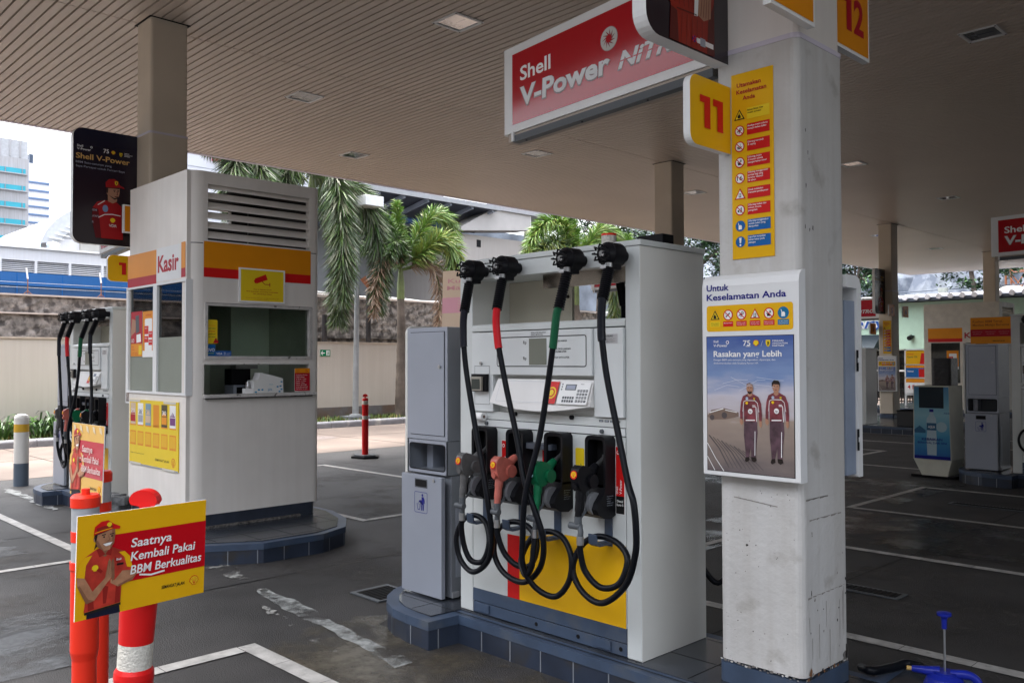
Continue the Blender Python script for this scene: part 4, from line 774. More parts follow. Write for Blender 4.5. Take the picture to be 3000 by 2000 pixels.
def strip(x0, x1, z0, z1, yf, label, detail=True):
    g = thing('safety_strip', label, 'safety sign', ((x0+x1)/2, yf, z0), 'tall yellow safety strips')
    b = MB(); b.box(x0, x1, yf-.004, yf, z0, z1, YEL)
    a = Art(b, (x0, yf-.004, z0), (1, 0, 0), (0, 0, 1)); W_, H = x1-x0, z1-z0
    for i, s in enumerate(('Utamakan', 'Keselamatan', 'Anda')): a.text(s, W_*(.43 if i != 1 else .49), H*(.945-.037*(i)-.02), H*.023, DRED, 1, w=W_*(.58, .72, .30)[i], al='c', bold=.02)
    rows = [('t', ('Bahan Bakar Cair', 'mudah terbakar')), (no_engine, ('Matikan mesin selama', 'mengisi bahan bakar')), (no_smoke, ('Dilarang merokok', '& vaping')), (no_moto, ('Dilarang duduk', 'di motor selama', 'mengisi bahan bakar')),
            ('16', ('Dilarang menggunakan', 'pompa bagi yang', 'berumur dibawah', '16 tahun')), ('p', ('Untuk melakukan', 'transaksi pembayaran')), (no_eat, ('Dilarang makan dan', 'minum di area', 'pengisian')), ('c', ('Dilarang menggunakan', 'wadah selain yang', 'dianjurkan')), ('!', ('Laporkan tumpahan', 'bahan bakar pada', 'petugas'))]
    for i, (ic, tx) in enumerate(rows):
        y = H*(1-(.225+.0855*i)); x = W_*.20; r = H*.029
        bc = YEL2 if i == 0 else (RED2 if i < 7 else BLUES)
        a.rect(W_*.38, y-H*.030, W_*.92, y+H*.030, bc, 1)
        for j, s in enumerate(tx): a.text(s, W_*.40, y+H*(.013-.0145*j+.004*(len(tx)-2)), H*.0095, ICOND if i == 0 else LETW, 2, w=W_*.0215*len(s)*1.1, bold=.01)
        if ic == 't': a.tri(x, y, r*1.1, ICOND, YEL2); a.flame(x, y-r*.1, r, ICOND)
        elif ic == 'p': a.tri(x, y, r*1.15, RED2, LETW); phone(a, x, y-r*.1, r)
        elif ic == '16': a.circ(x, y, r, RED2, 1); a.circ(x, y, r*.82, LETW, 2); a.text('16', x, y-r*.4, r*.8, ICOND, 3, al='c', w=r*1.2); a.line([(x-r*.6, y+r*.6), (x+r*.6, y-r*.6)], r*.12, RED2, 4)
        elif ic in ('c', '!'):
            a.circ(x, y, r, BLUES, 1)
            if ic == 'c': pump_can(a, x, y, r)
            else: a.poly([(x-r*.14, y-r*.25), (x+r*.14, y-r*.25), (x+r*.26, y+r*.75), (x-r*.26, y+r*.75)], LETW, 2); a.circ(x, y-r*.6, r*.18, LETW, 2)
        else: a.prohib(x, y, r, 1, lambda xx, yy, rr, f=ic: f(a, xx, yy, rr, 3))
    b.build('sign_face', g); return g
st = strip(-2.123, -1.915, 2.08, 2.92, 3.4795, 'tall yellow strip of safety pictograms on the big white pillar')
s3 = copy_tree(st, (-7.2, 18.92, -.28), 'small yellow strip of safety pictograms on the far shaded column')
# ================================================================= poster frame with two walking drivers
SKYP = gradient('poster_sky', [(0, (.13, .11, .115)), (.22, (.24, .19, .165)), (.42, (.34, .27, .22)), (.47, (.50, .45, .46)), (.58, (.55, .53, .60)), (.74, (.20, .29, .50)), (1, (.06, .11, .34))], 2, 0, .62, .12, noise=.30, nsc=5)
S2R = mat('printed_maroon', (.17, .030, .040), .35, var=.5, vs=26); S2D = mat('printed_maroon_dark', (.085, .045, .06), .35, var=.5, vs=22); TRK = flat('printed_track', (.09, .075, .075), .35)
def walker(a, x, y, h, k=1, hair=True, flip=1):
    P = lambda L: [(x+h*p*flip, y-h*q) for p, q in L]
    a.poly(P([(-.085, .47), (.095, .47), (.10, .62), (.085, .75), (.075, .92), (.01, .92), (.01, .80), (-.02, .92), (-.065, .93), (-.075, .80), (-.09, .66)]), S2D, k)
    a.poly(P([(-.03, .135), (.04, .135), (.12, .175), (.155, .26), (.165, .40), (.16, .47), (.125, .47), (.115, .35), (.10, .30), (.095, .48), (-.085, .48), (-.085, .30), (-.10, .36), (-.105, .46), (-.14, .45), (-.14, .36), (-.125, .24), (-.10, .17)]), S2R, k+1)
    a.poly(P([(.125, .47), (.16, .47), (.162, .53), (.14, .555), (.122, .52)]), SKIN, k+1); a.poly(P([(-.105, .46), (-.14, .45), (-.145, .50), (-.12, .535), (-.095, .50)]), SKIN, k+1)
    a.poly(P([(-.025, .11), (.03, .11), (.035, .155), (.0, .175), (-.03, .155)]), SKIN, k+2)
    a.poly(P([(-.042, .03), (-.045, .08), (-.028, .125), (.005, .14), (.035, .122), (.048, .08), (.045, .03), (.0, .0)]), SKIN, k+3)
    if hair: a.poly(P([(-.05, .075), (-.052, .02), (-.02, -.015), (.035, -.012), (.055, .03), (.05, .07), (.04, .04), (-.03, .035)]), HAIR, k+4)
    else: a.poly(P([(-.03, .105), (.0, .115), (.03, .105), (.03, .125), (.0, .142), (-.025, .125)]), HAIR, k+4); a.poly(P([(-.044, .05), (-.04, .015), (0, -.002), (.04, .015), (.046, .05), (.03, .02), (-.03, .02)]), flat('printed_stubble', (.16, .09, .06)), k+4)
    for q in (-.018, .02): a.circ(x+h*q*flip, y-h*.062, h*.006, HAIR, k+4, n=8)
    a.line(P([(-.012, .105), (.016, .104)]), h*.007, S2R, k+5)
    a.line(P([(-.10, .36), (-.085, .235), (-.05, .22), (.07, .22), (.105, .25), (.125, .36)]), h*.007, LETW, k+2)
    a.line(P([(.095, .48), (.085, .30)]), h*.009, LETW, k+3); a.line(P([(.07, .60), (.065, .90)]), h*.009, LETW, k+3); a.line(P([(-.06, .468), (.07, .462)]), h*.014, LETW, k+2)
    a.circ(x+h*.005*flip, y-h*.355, h*.032, LETW, k+2); a.text('hp', x+h*.005*flip, y-h*.368, h*.024, S2D, k+3, al='c', shear=.2)
    a.shell(x-h*.04*flip, y-h*.255, h*.022, k+3, ribs=False); a.circ(x-h*.04*flip, y-h*.195, h*.018, flat('printed_pale_blue', (.4, .5, .62)), k+2); a.shield(x+h*.06*flip, y-h*.20, h*.03, k+2)
    for q, w in ((.285, .04), (.30, .05)): a.rect(x+h*.035*flip, y-h*q, x+h*(.035+w)*flip, y-h*q+h*.008, LETW, k+2)
    a.poly(P([(-.065, .93), (-.02, .92), (-.015, .965), (-.06, .99), (-.08, .97)]), HAIR, k+1); a.poly(P([(.01, .92), (.075, .92), (.085, .96), (.05, .985), (.015, .965)]), HAIR, k+1)
fx0, fx1, fz0, fz1, fy = -2.25, -1.775, 1.105, 2.012, 3.42
def posterframe(label):
    g = thing('poster_frame', label, 'poster frame', ((fx0+fx1)/2, 3.48, fz0), 'white safety poster frames')
    b = MB(); b.prism([(3.479, fz0), (fy, fz0), (fy, fz1-.055), (fy+.008, fz1-.025), (fy+.026, fz1-.007), (3.479, fz1)], (fx0, 0, 0), (0, 1, 0), (0, 0, 1), (fx1-fx0, 0, 0), WHITE); b.build('frame', g, bev=.004)
    W_, H = fx1-fx0, fz1-fz0
    b = MB(); a = Art(b, (fx0, fy, fz1), (1, 0, 0), (0, 0, 1))
    a.text('Untuk', W_*.05, -H*.083, .029, NAVY, 0, w=W_*.245, bold=.025); a.text('Keselamatan Anda', W_*.05, -H*.130, .029, NAVY, 0, w=W_*.83, bold=.025); b.build('heading', g)
    b = MB(); a = Art(b, (fx0, fy, fz1), (1, 0, 0), (0, 0, 1)); a.rect(W_*.05, -H*.285, W_*.945, -H*.156, YEL, 0, .012)
    xs = [W_*(.05+.895*(.105+.158*i)) for i in range(6)]; y = -H*.205; r = W_*.052
    for i, x in enumerate(xs):
        if i == 0: a.tri(x, y, r*.95, ICOND, YEL2); a.flame(x, y-r*.1, r*.9, ICOND)
        elif i == 3: a.tri(x, y, r, RED2, LETW); phone(a, x, y-r*.1, r)
        elif i == 5: a.circ(x, y, r*1.05, flat('sign_teal', (.008, .16, .33)), 1); pump_can(a, x, y, r)
        else: a.prohib(x, y, r, 1, lambda xx, yy, rr, f=(no_cig, no_engine, None, no_moto)[i-1]: f(a, xx, yy, rr, 3))
        a.rect(x-r*1.05, -H*.262, x+r*1.05, -H*.236, YEL2 if i == 0 else RED2 if i < 5 else MATS['sign_teal'], 1)
        for j, s in enumerate([('Mudah', 'terbakar'), ('Dilarang merokok',), ('Matikan mesin', 'kendaraan'), ('Gunakan ponsel', 'di tempat aman'), ('Dilarang duduk', 'di atas motor'), ('Gunakan wadah', 'yang dianjurkan')][i]): a.text(s, x, -H*(.247+.009*j), .0045, ICOND if i == 0 else LETW, 2, w=r*1.7, al='c', bold=0)
    b.build('pictogram_bar', g)
    b = MB(); px0, px1, pz1, pz0 = fx0+W_*.05, fx0+W_*.945, fz1-H*.312, fz1-H*.975; pw, ph = px1-px0, pz1-pz0
    b.box(px0-.003, px1+.003, fy-.0012, fy-.0002, pz0-.003, pz1+.003, ICOND); a = Art(b, (px0, fy-.0012, pz0), (1, 0, 0), (0, 0, 1), lift=.0008); 
    b.build('poster_edge', g)
    b = MB(); a = Art(b, (px0, fy-.0016, pz0), (1, 0, 0), (0, 0, 1), lift=.0006); a.rect(0, 0, pw, ph, SKYP, 0)
    o = bpy.data.objects
    a.text('Shell', pw*.085, ph*.957, .010, LETW, 2); a.text('V-Power', pw*.085, ph*.925, .012, LETW, 2, w=pw*.17); a.circ(pw*.255, ph*.958, .008, LETW, 2); a.circ(pw*.255, ph*.958, .0045, NAVY, 3)
    a.text('75', pw*.44, ph*.93, .024, LETW, 2, w=pw*.085); a.text('YEARS', pw*.47, ph*.922, .006, LETW, 3); a.shell(pw*.59, ph*.948, .015, 2, ribs=False); a.line([(pw*.645, ph*.925), (pw*.665, ph*.965)], .001, LETW, 2); a.shield(pw*.725, ph*.945, .03, 2)
    for j, s in enumerate(('FERRARI', 'INNOVATION', 'PARTNER')): a.text(s, pw*.775, ph*(.957-.0175*j), .0065, LETW, 2, w=pw*(.12, .165, .13)[j])
    a.text('Rasakan yang Lebih', pw*.085, ph*.85, .0265, LETW, 2, w=pw*.79, bold=.02)
    a.text('Dengan BBM satu-satunya yang digunakan, dipercaya, dan', pw*.085, ph*.822, .0075, LETW, 2, w=pw*.72, bold=0); a.text('direkomendasikan oleh Scuderia Ferrari HP.', pw*.085, ph*.797, .0075, LETW, 2, w=pw*.53, bold=0)
    for k in range(9):
        x0 = pw*(.02+.05*k); a.line([(x0, ph*(.26-.012*k)), (x0+pw*.12, ph*(.17-.008*k)), (x0+pw*.24, ph*.03)], .0035 if k % 3 else .006, TRK, 1)
    a.line([(0, ph*.20), (pw*.10, ph*.09), (pw*.2, 0)], .003, LETW, 2); a.line([(0, ph*.10), (pw*.09, 0)], .003, LETW, 2)
    a.poly([(pw*.0, ph*.40), (pw*.05, ph*.45), (pw*.2, ph*.47), (pw*.3, ph*.455), (pw*.38, ph*.44), (pw*.38, ph*.41), (pw*.22, ph*.385), (pw*.06, ph*.38)], flat('printed_car', (.20, .14, .11)), 1); a.circ(pw*.21, ph*.415, .014, TRK, 2); a.circ(pw*.06, ph*.395, .012, TRK, 2); a.line([(pw*.03, ph*.43), (pw*.2, ph*.465)], .004, LETW, 2); a.line([(pw*.22, ph*.455), (pw*.36, ph*.44)], .003, LETW, 2)
    walker(a, pw*.515, ph*.66, ph*.585, 2, False); walker(a, pw*.81, ph*.675, ph*.60, 2, True)
    for k in range(6): a.line([(pw*(.1+.1*k), ph*(.60+.05*(k % 3))), (pw*(.25+.12*k), ph*(.64+.04*(k % 2))), (pw*(.4+.1*k), ph*(.63+.05*(k % 2)))], .0012, flat('poster_glint', (.7, .72, .78), .2), 9)
    pm = b.build('poster', g); return g
PF = posterframe('white safety poster frame with two walking racing drivers on the big pillar')
copy_tree(PF, (-6.96, 0, .1), 'white poster frame edge seen beside the kiosk wall')
copy_tree(PF, (-7.2, 18.92, -.27), 'small white poster frame on the far shaded column')
# gradient poster needs its own zero at the poster bottom
for o in bpy.data.objects:
    if o.name.split('.')[0] == 'poster' and o.data and o.parent:
        pass
# second frame on the back face of the pillar, seen edge-on
g = thing('poster_frame', 'tall frame seen edge-on behind the right edge of the big pillar', 'poster frame', (-2.0, 3.92, 1.08), 'white safety poster frames')
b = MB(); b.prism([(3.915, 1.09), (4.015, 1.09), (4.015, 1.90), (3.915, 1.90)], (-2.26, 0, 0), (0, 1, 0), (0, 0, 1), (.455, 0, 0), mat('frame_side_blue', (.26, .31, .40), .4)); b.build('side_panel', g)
b = MB(); b.prism([(3.915, 1.96), (3.915, 2.02), (4.02, 2.02), (4.05, 2.005), (4.066, 1.97), (4.066, 1.075), (4.022, 1.075), (4.022, 1.96)], (-2.27, 0, 0), (0, 1, 0), (0, 0, 1), (.475, 0, 0), WHITE); b.build('frame', g, bev=.004)
b = MB()
for z in (1.25, 1.62): b.box(-1.796, -1.790, 4.010, 4.022, z-.05, z+.05, NEARB); b.box(-1.795, -1.786, 4.012, 4.02, z-.01, z+.012, WHITE)
b.build('hinge', g)
# ================================================================= cashier kiosk
KX0, KX1, KY0, KY1, KZ = -8.74, -7.36, 3.26, 4.57, 3.31
KS = thing('cashier_kiosk', 'white rounded cashier kiosk with louvred top on a dark kerb', 'kiosk', (-8.05, 3.9, .16), 'white cashier kiosks')
def wall_x(b, x0, x1, holes, y0, y1, z0, z1, m):
    """wall parallel to the Y axis with rectangular holes (y0,y1,z0,z1), cut into boxes"""
    ys = sorted({y0, y1, *[h[0] for h in holes], *[h[1] for h in holes]}); zs = sorted({z0, z1, *[h[2] for h in holes], *[h[3] for h in holes]})
    for a, c in zip(ys, ys[1:]):
        for p, q in zip(zs, zs[1:]):
            if not any(h[0] <= (a+c)/2 <= h[1] and h[2] <= (p+q)/2 <= h[3] for h in holes): b.box(x0, x1, a, c, p, q, m)
def wall_y(b, y0, y1, holes, x0, x1, z0, z1, m):
    xs = sorted({x0, x1, *[h[0] for h in holes], *[h[1] for h in holes]}); zs = sorted({z0, z1, *[h[2] for h in holes], *[h[3] for h in holes]})
    for a, c in zip(xs, xs[1:]):
        for p, q in zip(zs, zs[1:]):
            if not any(h[0] <= (a+c)/2 <= h[1] and h[2] <= (p+q)/2 <= h[3] for h in holes): b.box(a, c, y0, y1, p, q, m)
# rounded corner posts
def corner(cx, cy, r, z0, z1, a0, m, b):
    pts = [(cx, cy)]+[(cx+r*math.cos(R(a0+90*i/6)), cy+r*math.sin(R(a0+90*i/6))) for i in range(7)]
    o = [Vector((x, y, z0)) for x, y in pts]; t_ = [Vector((x, y, z1)) for x, y in pts]
    b.raw(o+t_, [(i, i+1, 8+i+1, 8+i) for i in range(1, 7)], m, True); b.face(t_, m)
    b.raw(o+t_, [(0, 1, 9, 8), (7, 0, 8, 15)], m)
rc = .13
b = MB()
wall_x(b, KX1-.06, KX1, [(3.421, 4.464, 2.702, 3.20), (3.425, 4.465, 1.665, 2.135), (3.405, 4.45, 1.338, 1.606)], KY0+rc, KY1-.06, .285, KZ, KW)
wall_y(b, KY0, KY0+.06, [(-8.69, -7.40, 1.355, 2.33)], KX0+.06, KX1-rc, .285, KZ, KW)
wall_y(b, KY1-.06, KY1, [], KX0+.06, KX1-.06, .285, KZ, KW); wall_x(b, KX0, KX0+.06, [(3.5, 4.3, 2.72, 3.22)], KY0+.06, KY1-.06, .285, KZ, KW)
corner(KX1-rc, KY0+rc, rc, .285, KZ, 270, KW, b); corner(KX1-.06, KY1-.06, .06, .285, KZ, 0, KW, b); corner(KX0+.06, KY0+.06, .06, .285, KZ, 180, KW, b); corner(KX0+.06, KY1-.06, .06, .285, KZ, 90, KW, b)
b.build('wall', KS)
b = MB(); b.prism(rrect(KX0+.02, KY0+.02, KX1-.005, KY1-.02, .1, 5), (0, 0, .155), (1, 0, 0), (0, 1, 0), (0, 0, .13), BLUEK); b.box(KX1-.01, KX1+.03, 3.42, 4.35, .158, .185, mat('broken_mortar', (.12, .11, .10), .9, var=.7, vs=40, bump=1)); b.build('base_band', KS)
b = MB()
for z in (3.155, 3.068, 2.981, 2.894, 2.807, 2.72):
    b.prism([(-.003, .0), (-.062, .060), (-.062, .070), (-.003, .010)], (KX1, 3.421, z), (1, 0, 0), (0, 0, 1), (0, 1.043, 0), KW)
for y in (3.421, 4.452): b.box(KX1-.062, KX1-.001, y, y+.012, 2.702, 3.20, KW)
b.build('louvre', KS)
ATT = flat('attic_shade', (.07, .065, .06), .8)
b = MB(); b.box(KX0+.07, KX1-.062, KY1-.075, KY1-.062, 2.70, KZ-.005, ATT); b.box(KX0+.061, KX0+.07, KY0+.07, 3.49, 2.70, KZ-.005, ATT); b.box(KX0+.061, KX0+.07, 4.31, KY1-.08, 2.70, KZ-.005, ATT); b.box(KX0+.061, KX0+.07, 3.49, 4.31, 2.70, 3.04, ATT); b.box(KX0+.07, KX1-.2, KY0+.061, KY0+.07, 2.70, KZ-.005, ATT); b.box(KX0+.07, KX1-.062, KY0+.07, KY1-.08, 2.692, 2.70, ATT); b.box(KX0+.07, KX1-.07, 3.98, KY1-.08, KZ-.03, KZ-.008, ATT); b.build('attic_shade_lining', KS)  # dark boards added as the shade behind the louvres, plus the part roof
b = MB(); a = Art(b, (KX1, 0, 0), (0, 1, 0), (0, 0, 1), lift=.003)
a.rect(3.395, 2.458, 4.467, 2.69, ORG, 0); a.rect(3.395, 2.374, 4.467, 2.458, RED2, 0); b.build('colour_band', KS)
b = MB(); a = Art(b, (0, KY0, 0), (1, 0, 0), (0, 0, 1), lift=.003)
a.rect(-8.735, 2.437, -8.045, 2.665, ORG); a.rect(-8.735, 2.352, -8.045, 2.437, DRED); a.rect(-8.042, 2.366, -7.508, 2.672, WHITE); a.rect(-7.505, 2.45, -7.42, 2.68, ORG); a.rect(-7.505, 2.37, -7.42, 2.45, DRED)
a.text('Kasir', -8.01, 2.445, .155, DRED, 1, w=.455, bold=.03); b.build('name_band', KS)
# panel joints
b = MB(); b.box(KX1-rc, KX1+.001, KY0-.001, KY0+rc, 2.668, 2.674, NEARB) if False else None
pts = [(KX1-rc+(rc+.0015)*math.cos(R(270+90*i/8)), KY0+rc+(rc+.0015)*math.sin(R(270+90*i/8))) for i in range(9)]
b.raw([Vector((x, y, 2.668)) for x, y in pts]+[Vector((x, y, 2.675)) for x, y in pts], [(i, i+1, 10+i, 9+i) for i in range(8)], NEARB); b.box(KX1, KX1+.0015, 4.47, 4.53, 2.668, 2.675, NEARB); b.build('joint', KS)
# service window with worn frame, counter opening with sill
WFR = mat('worn_frame', (.52, .50, .48), .6, var=.12, vs=14, stain=(.10, .09, .08), ss=22, st=(.62, .68))
wf = None
b = MB(); y0, y1, z0, z1 = 3.408, 4.481, 1.65, 2.15
for q in ((y0, y1, z1-.027, z1), (y0, y1, z0, z0+.027), (y0, y0+.024, z0+.027, z1-.027), (y1-.03, y1, z0+.027, z1-.027)): b.box(KX1-.05, KX1+.012, *q, WFR)
for q in ((y0+.003, y1-.003, z1-.004, z1-.001), ): b.box(KX1, KX1+.013, *q, NEARB)
wf = b.build('service_window', KS)
b = MB(); b.box(KX1-.035, KX1-.031, y0+.02, y1-.025, z0+.02, z1-.02, GLS); b.build('pane', wf)
b = MB(); b.box(KX1-.06, KX1+.008, 3.402, 4.45, 1.60, 1.612, WFR); b.box(KX1-.06, KX1+.045, 3.395, 4.51, 1.308, 1.338, WFR); b.box(KX1+.003, KX1+.04, 3.41, 4.47, 1.296, 1.31, mat('charred_edge', (.05, .045, .04), .8, var=.8, vs=40)); b.build('counter_sill', KS, bev=.003)
b = MB()
for q in ((-8.74, -8.69, 1.33, 2.35), (-8.095, -8.01, 1.355, 2.33), (-7.405, -7.385, 1.33, 2.35)): b.box(q[0], q[1], KY0-.012, KY0+.05, q[2], q[3], WHITE)
b.box(-8.69, -7.405, KY0-.012, KY0+.05, 2.33, 2.35, WHITE); b.box(-8.69, -7.405, KY0-.015, KY0+.05, 1.332, 1.355, WHITE); sw = b.build('side_window', KS)
b = MB(); b.box(-8.69, -8.095, KY0+.012, KY0+.016, 1.356, 2.33, GLD); b.build('pane', sw); b = MB(); b.box(-8.01, -7.405, KY0+.012, KY0+.016, 1.356, 2.33, GLD); b.build('pane', sw)
GG = flat('board_green_grey', (.24, .26, .22), .6)
b = MB(); b.box(-8.689, -8.096, KY0+.0075, KY0+.011, 1.357, 1.86, GG); b.box(-8.009, -7.45, KY0+.0075, KY0+.011, 1.357, 1.85, GG); b.box(-8.689, -8.096, KY0+.02, KY0+.03, 1.86, 2.329, flat('blue_reflection', (.01, .025, .09), .25)); b.box(-8.009, -7.406, KY0+.02, KY0+.03, 1.85, 2.329, flat('green_reflection', (.008, .03, .02), .25)); b.build('window_board', KS)  # boards below; dark blue and green sheets above imitate reflections in the panes
# inside
b = MB(); b.box(KX0+.061, KX0+.07, KY0+.06, KY1-.06, .3, 2.69, KIN); b.box(KX0+.07, KX1-.061, KY1-.07, KY1-.061, .3, 2.69, KIN); b.box(KX0+.07, KX1-.061, KY0+.061, KY1-.071, 2.66, 2.69, KIN); b.box(KX0+.07, KX1-.061, KY0+.061, KY1-.071, .3, .32, GUNM)
b.box(-7.95, KX1-.061, KY0+.07, KY1-.08, 1.27, 1.30, flat('desk', (.35, .33, .3))); b.box(KX0+.08, -8.2, KY1-.5, KY1-.08, .32, 2.66, flat('door_pale', (.72, .75, .66))); b.box(-8.6, -8.58, 3.5, 4.2, 2.45, 2.62, flat('rust_red', (.16, .05, .03))); b.build('interior', KS)
def on(name, label, cat, mb, at, **k): return tag(mb.build(name, at=at, **k), label, cat)
b = MB(); b.box(-7.78, -7.60, 3.80, 4.02, 1.30, 1.41, GREY); b.box(-7.6, -7.598, 3.83, 3.99, 1.32, 1.39, NEARB); b.box(-7.76, -7.62, 3.79, 3.98, 1.41, 1.56, BLACK); b.box(-7.75, -7.63, 3.84, 4.06, 1.56, 1.60, flat('paper_grey', (.35, .36, .35)))
on('receipt_printer', 'black receipt printer on a grey till behind the kiosk glass', 'printer', b, (-7.7, 3.9, 1.30), bev=.004)
b = MB(); b.box(-8.66, -8.655, 4.02, 4.28, 1.86, 1.96, flat('dim_yellow', (.45, .28, .05))); b.box(-8.654, -8.653, 4.11, 4.17, 1.91, 1.935, SUITD); on('camera_notice', 'dim yellow camera notice on the wall inside the kiosk', 'sign', b, (-8.65, 4.1, 1.9))
b = MB(); b.cyl((-8.62, 3.75, 2.28), (-8.5, 3.78, 2.2), .05, BLACK, 12); b.tube([(-8.5, 3.78, 2.2), (-8.48, 3.76, 2.1), (-8.5, 3.74, 1.95)], .012, BLACK, 8); on('wall_fan', 'small black fan hanging inside the kiosk behind the glass', 'fan', b, (-8.6, 3.75, 2.2))
b = MB(); b.prism(rrect(-8.3, 3.45, -7.95, 3.62, .05), (0, 0, .9), (1, 0, 0), (0, 1, 0), (0, 0, .65), flat('chair_back', (.10, .06, .035))); on('chair', 'dark brown chair back inside the kiosk left of the tissue box', 'chair', b, (-8.1, 3.55, .9), bev=.02)
# stickers on the kiosk
def card(name, label, cat, x, ya, yb, za, zb, art, th=.003, m=LETW, r=0, face='x', y=None):
    b = MB()
    if face == 'x': b.prism(rrect(ya, za, yb, zb, r) if r else [(ya, za), (yb, za), (yb, zb), (ya, zb)], (x, 0, 0), (0, 1, 0), (0, 0, 1), (th, 0, 0), m); a = Art(b, (x+th, ya, za), (0, 1, 0), (0, 0, 1), eps=.0006, lift=.0007)
    else: b.prism(rrect(ya, za, yb, zb, r) if r else [(ya, za), (yb, za), (yb, zb), (ya, zb)], (0, x, 0), (1, 0, 0), (0, 0, 1), (0, -th, 0), m); a = Art(b, (ya, x-th, za), (1, 0, 0), (0, 0, 1), eps=.0006, lift=.0007)
    art(a, yb-ya, zb-za); return tag(b.build(name, at=(x, (ya+yb)/2, za) if face == 'x' else ((ya+yb)/2, x, za)), label, cat)
def a_cctv(a, w, h):
    a.rect(w*.035, h*.045, w*.965, h*.955, YEL2)
    def rot(L, c, an, s): return [(c[0]+s*(x*math.cos(an)-y*math.sin(an)), c[1]+s*(x*math.sin(an)+y*math.cos(an))) for x, y in L]
    c = (w*.47, h*.70); a.poly(rot([(-.5, -.2), (.5, -.22), (.5, .22), (-.5, .2)], c, R(22), w*.26), RED2, 1); a.poly(rot([(-.62, -.14), (-.5, -.14), (-.5, .14), (-.62, .1)], c, R(22), w*.26), RED2, 1)
    a.line([(w*.48, h*.64), (w*.55, h*.55), (w*.66, h*.55)], w*.014, DRED, 1); a.line([(w*.66, h*.49), (w*.66, h*.60)], w*.018, DRED, 1)
    for i, (s, q) in enumerate((('Area ini dipantau CCTV', .40), ('demi keamanan, pencegahan kriminalitas,', .7), ('dan pengelolaan lokasi', .40))): a.text(s, w*.5, h*(.375-.065*i), h*.032, DRED, 1, w=w*q, al='c', bold=.02)
    for i, q in enumerate((.72, .30)): a.text('Untuk informasi lebih lanjut silahkan hubungi petugas', w*.5, h*(.125-.045*i), h*.018, DRED, 1, w=w*q, al='c', bold=0)
card('cctv_sign', 'yellow sign with a red security camera on the kiosk', 'sign', KX1+.004, 3.722, 4.183, 2.168, 2.48, a_cctv, .012)
def a_yel(a, w, h):
    a.rect(0, 0, w, h, YEL2, 0, .012)
    for i, (s, m) in enumerate((('promo spesial', ORG), ('bayar pakai', GREEN), ('gopay', RED2), ('gofood', ICOND), ('di sini', GREEN))): a.text(s, w*.5, h*(.74-.12*i), h*.05, m, 1, w=w*.6, al='c')
    a.poly([(w*.6, .005), (w*1.05, .005), (w*1.1, h*.12), (w*.95, h*.14), (w*.9, h*.24), (w*.8, h*.22), (w*.7, h*.12)], DRED, 2)
card('yellow_sticker', 'rounded yellow payment sticker inside the kiosk window', 'sticker', KX1-.030, 3.434, 3.54, 1.788, 2.0, a_yel, .001, YEL2, .012)
def a_ovo(a, w, h): a.rect(0, 0, w, h, BLUES); a.text('OVO', w*.5, h*.42, h*.26, LETW, 1, w=w*.88, al='c'); a.rect(w*.2, h*.24, w*.85, h*.30, flat('lime', (.25, .45, .12)), 1)
card('blue_sticker', 'square blue OVO sticker in the lower corner of the kiosk window', 'sticker', KX1-.030, 3.432, 3.52, 1.673, 1.78, a_ovo, .001, BLUES)
def a_visa(a, w, h):
    a.rect(0, 0, w, h, flat('card_blue', (.02, .10, .34), .3)); a.text('VISA', w*.06, h*.32, h*.36, LETW, 1, w=w*.36, shear=.15)
    for i in range(3): a.line([(w*(.52+.04*i), h*.25), (w*(.55+.04*i), h*.5), (w*(.52+.04*i), h*.75)], .002, LETW, 1)
    a.text('contactless', w*.68, h*.5, h*.12, LETW, 1, w=w*.26, bold=0); a.text('payment', w*.68, h*.3, h*.12, LETW, 1, w=w*.2, bold=0)
card('blue_sticker', 'small wide blue VISA sticker along the kiosk window bottom', 'sticker', KX1-.030, 3.522, 3.672, 1.674, 1.726, a_visa, .001, BLUES)
def a_red(a, w, h):
    a.rect(0, h*.80, w, h, ORG); a.rect(0, .004, w, h*.80, DRED); a.text('Promo', w*.1, h*.90, h*.045, DRED, 1); a.text('Gebyar', w*.1, h*.83, h*.045, DRED, 1); a.text('2x', w*.7, h*.84, h*.10, RED2, 1)
    for i, (s, q) in enumerate((('Dapatkan Promo', .8), ('Setiap Pembelian', .6), ('V-Power  1 Poin', .72), ('Super  1 Poin', .7), ('Diesel  1 Poin', .6), ('10 Poin : Rp 10.000', .75), ('Syarat dan ketentuan', .85), ('Periode 31 Juli', .8))): a.text(s, w*.1, h*(.69-.085*i), h*.034, LETW, 1, w=w*q*.9)
card('promo_notice', 'red and orange promo notice standing on the kiosk counter', 'notice', KX1+.012, 4.288, 4.452, 1.345, 1.563, a_red, .004)
# tissue pack
b = MB(); b.prism([(0, 0), (.30, 0), (.295, .13), (.17, .165), (.07, .185), (.045, .12), (0, .115)], (KX1+.03, 3.862, 1.34), (0, 1, 0), (0, 0, 1), (-.12, 0, 0), flat('tissue_white', (.68, .68, .66), .4))
a = Art(b, (KX1+.03, 3.862, 1.34), (0, 1, 0), (0, 0, 1)); TB = flat('tissue_blue', (.02, .22, .42)); a.text('JAYA', .14, .018, .022, TB, 0, w=.045); a.text('TISSUE', .15, .07, .012, flat('tissue_pale', (.3, .5, .55)), 0, w=.04)
for x, z in ((.02, .01), (.05, .03), (.085, .03), (.26, .01), (.28, .03), (.24, .055), (.27, .06), (.28, .10)): a.circ(x, z, .012, TB, 0, ry=.007)
b.box(KX1-.02, KX1+.03, 3.775, 3.86, 1.34, 1.385, LETW); on('tissue_pack', 'white tissue pack with blue print on the kiosk counter', 'tissue box', b, (KX1, 4.0, 1.34), bev=.006)
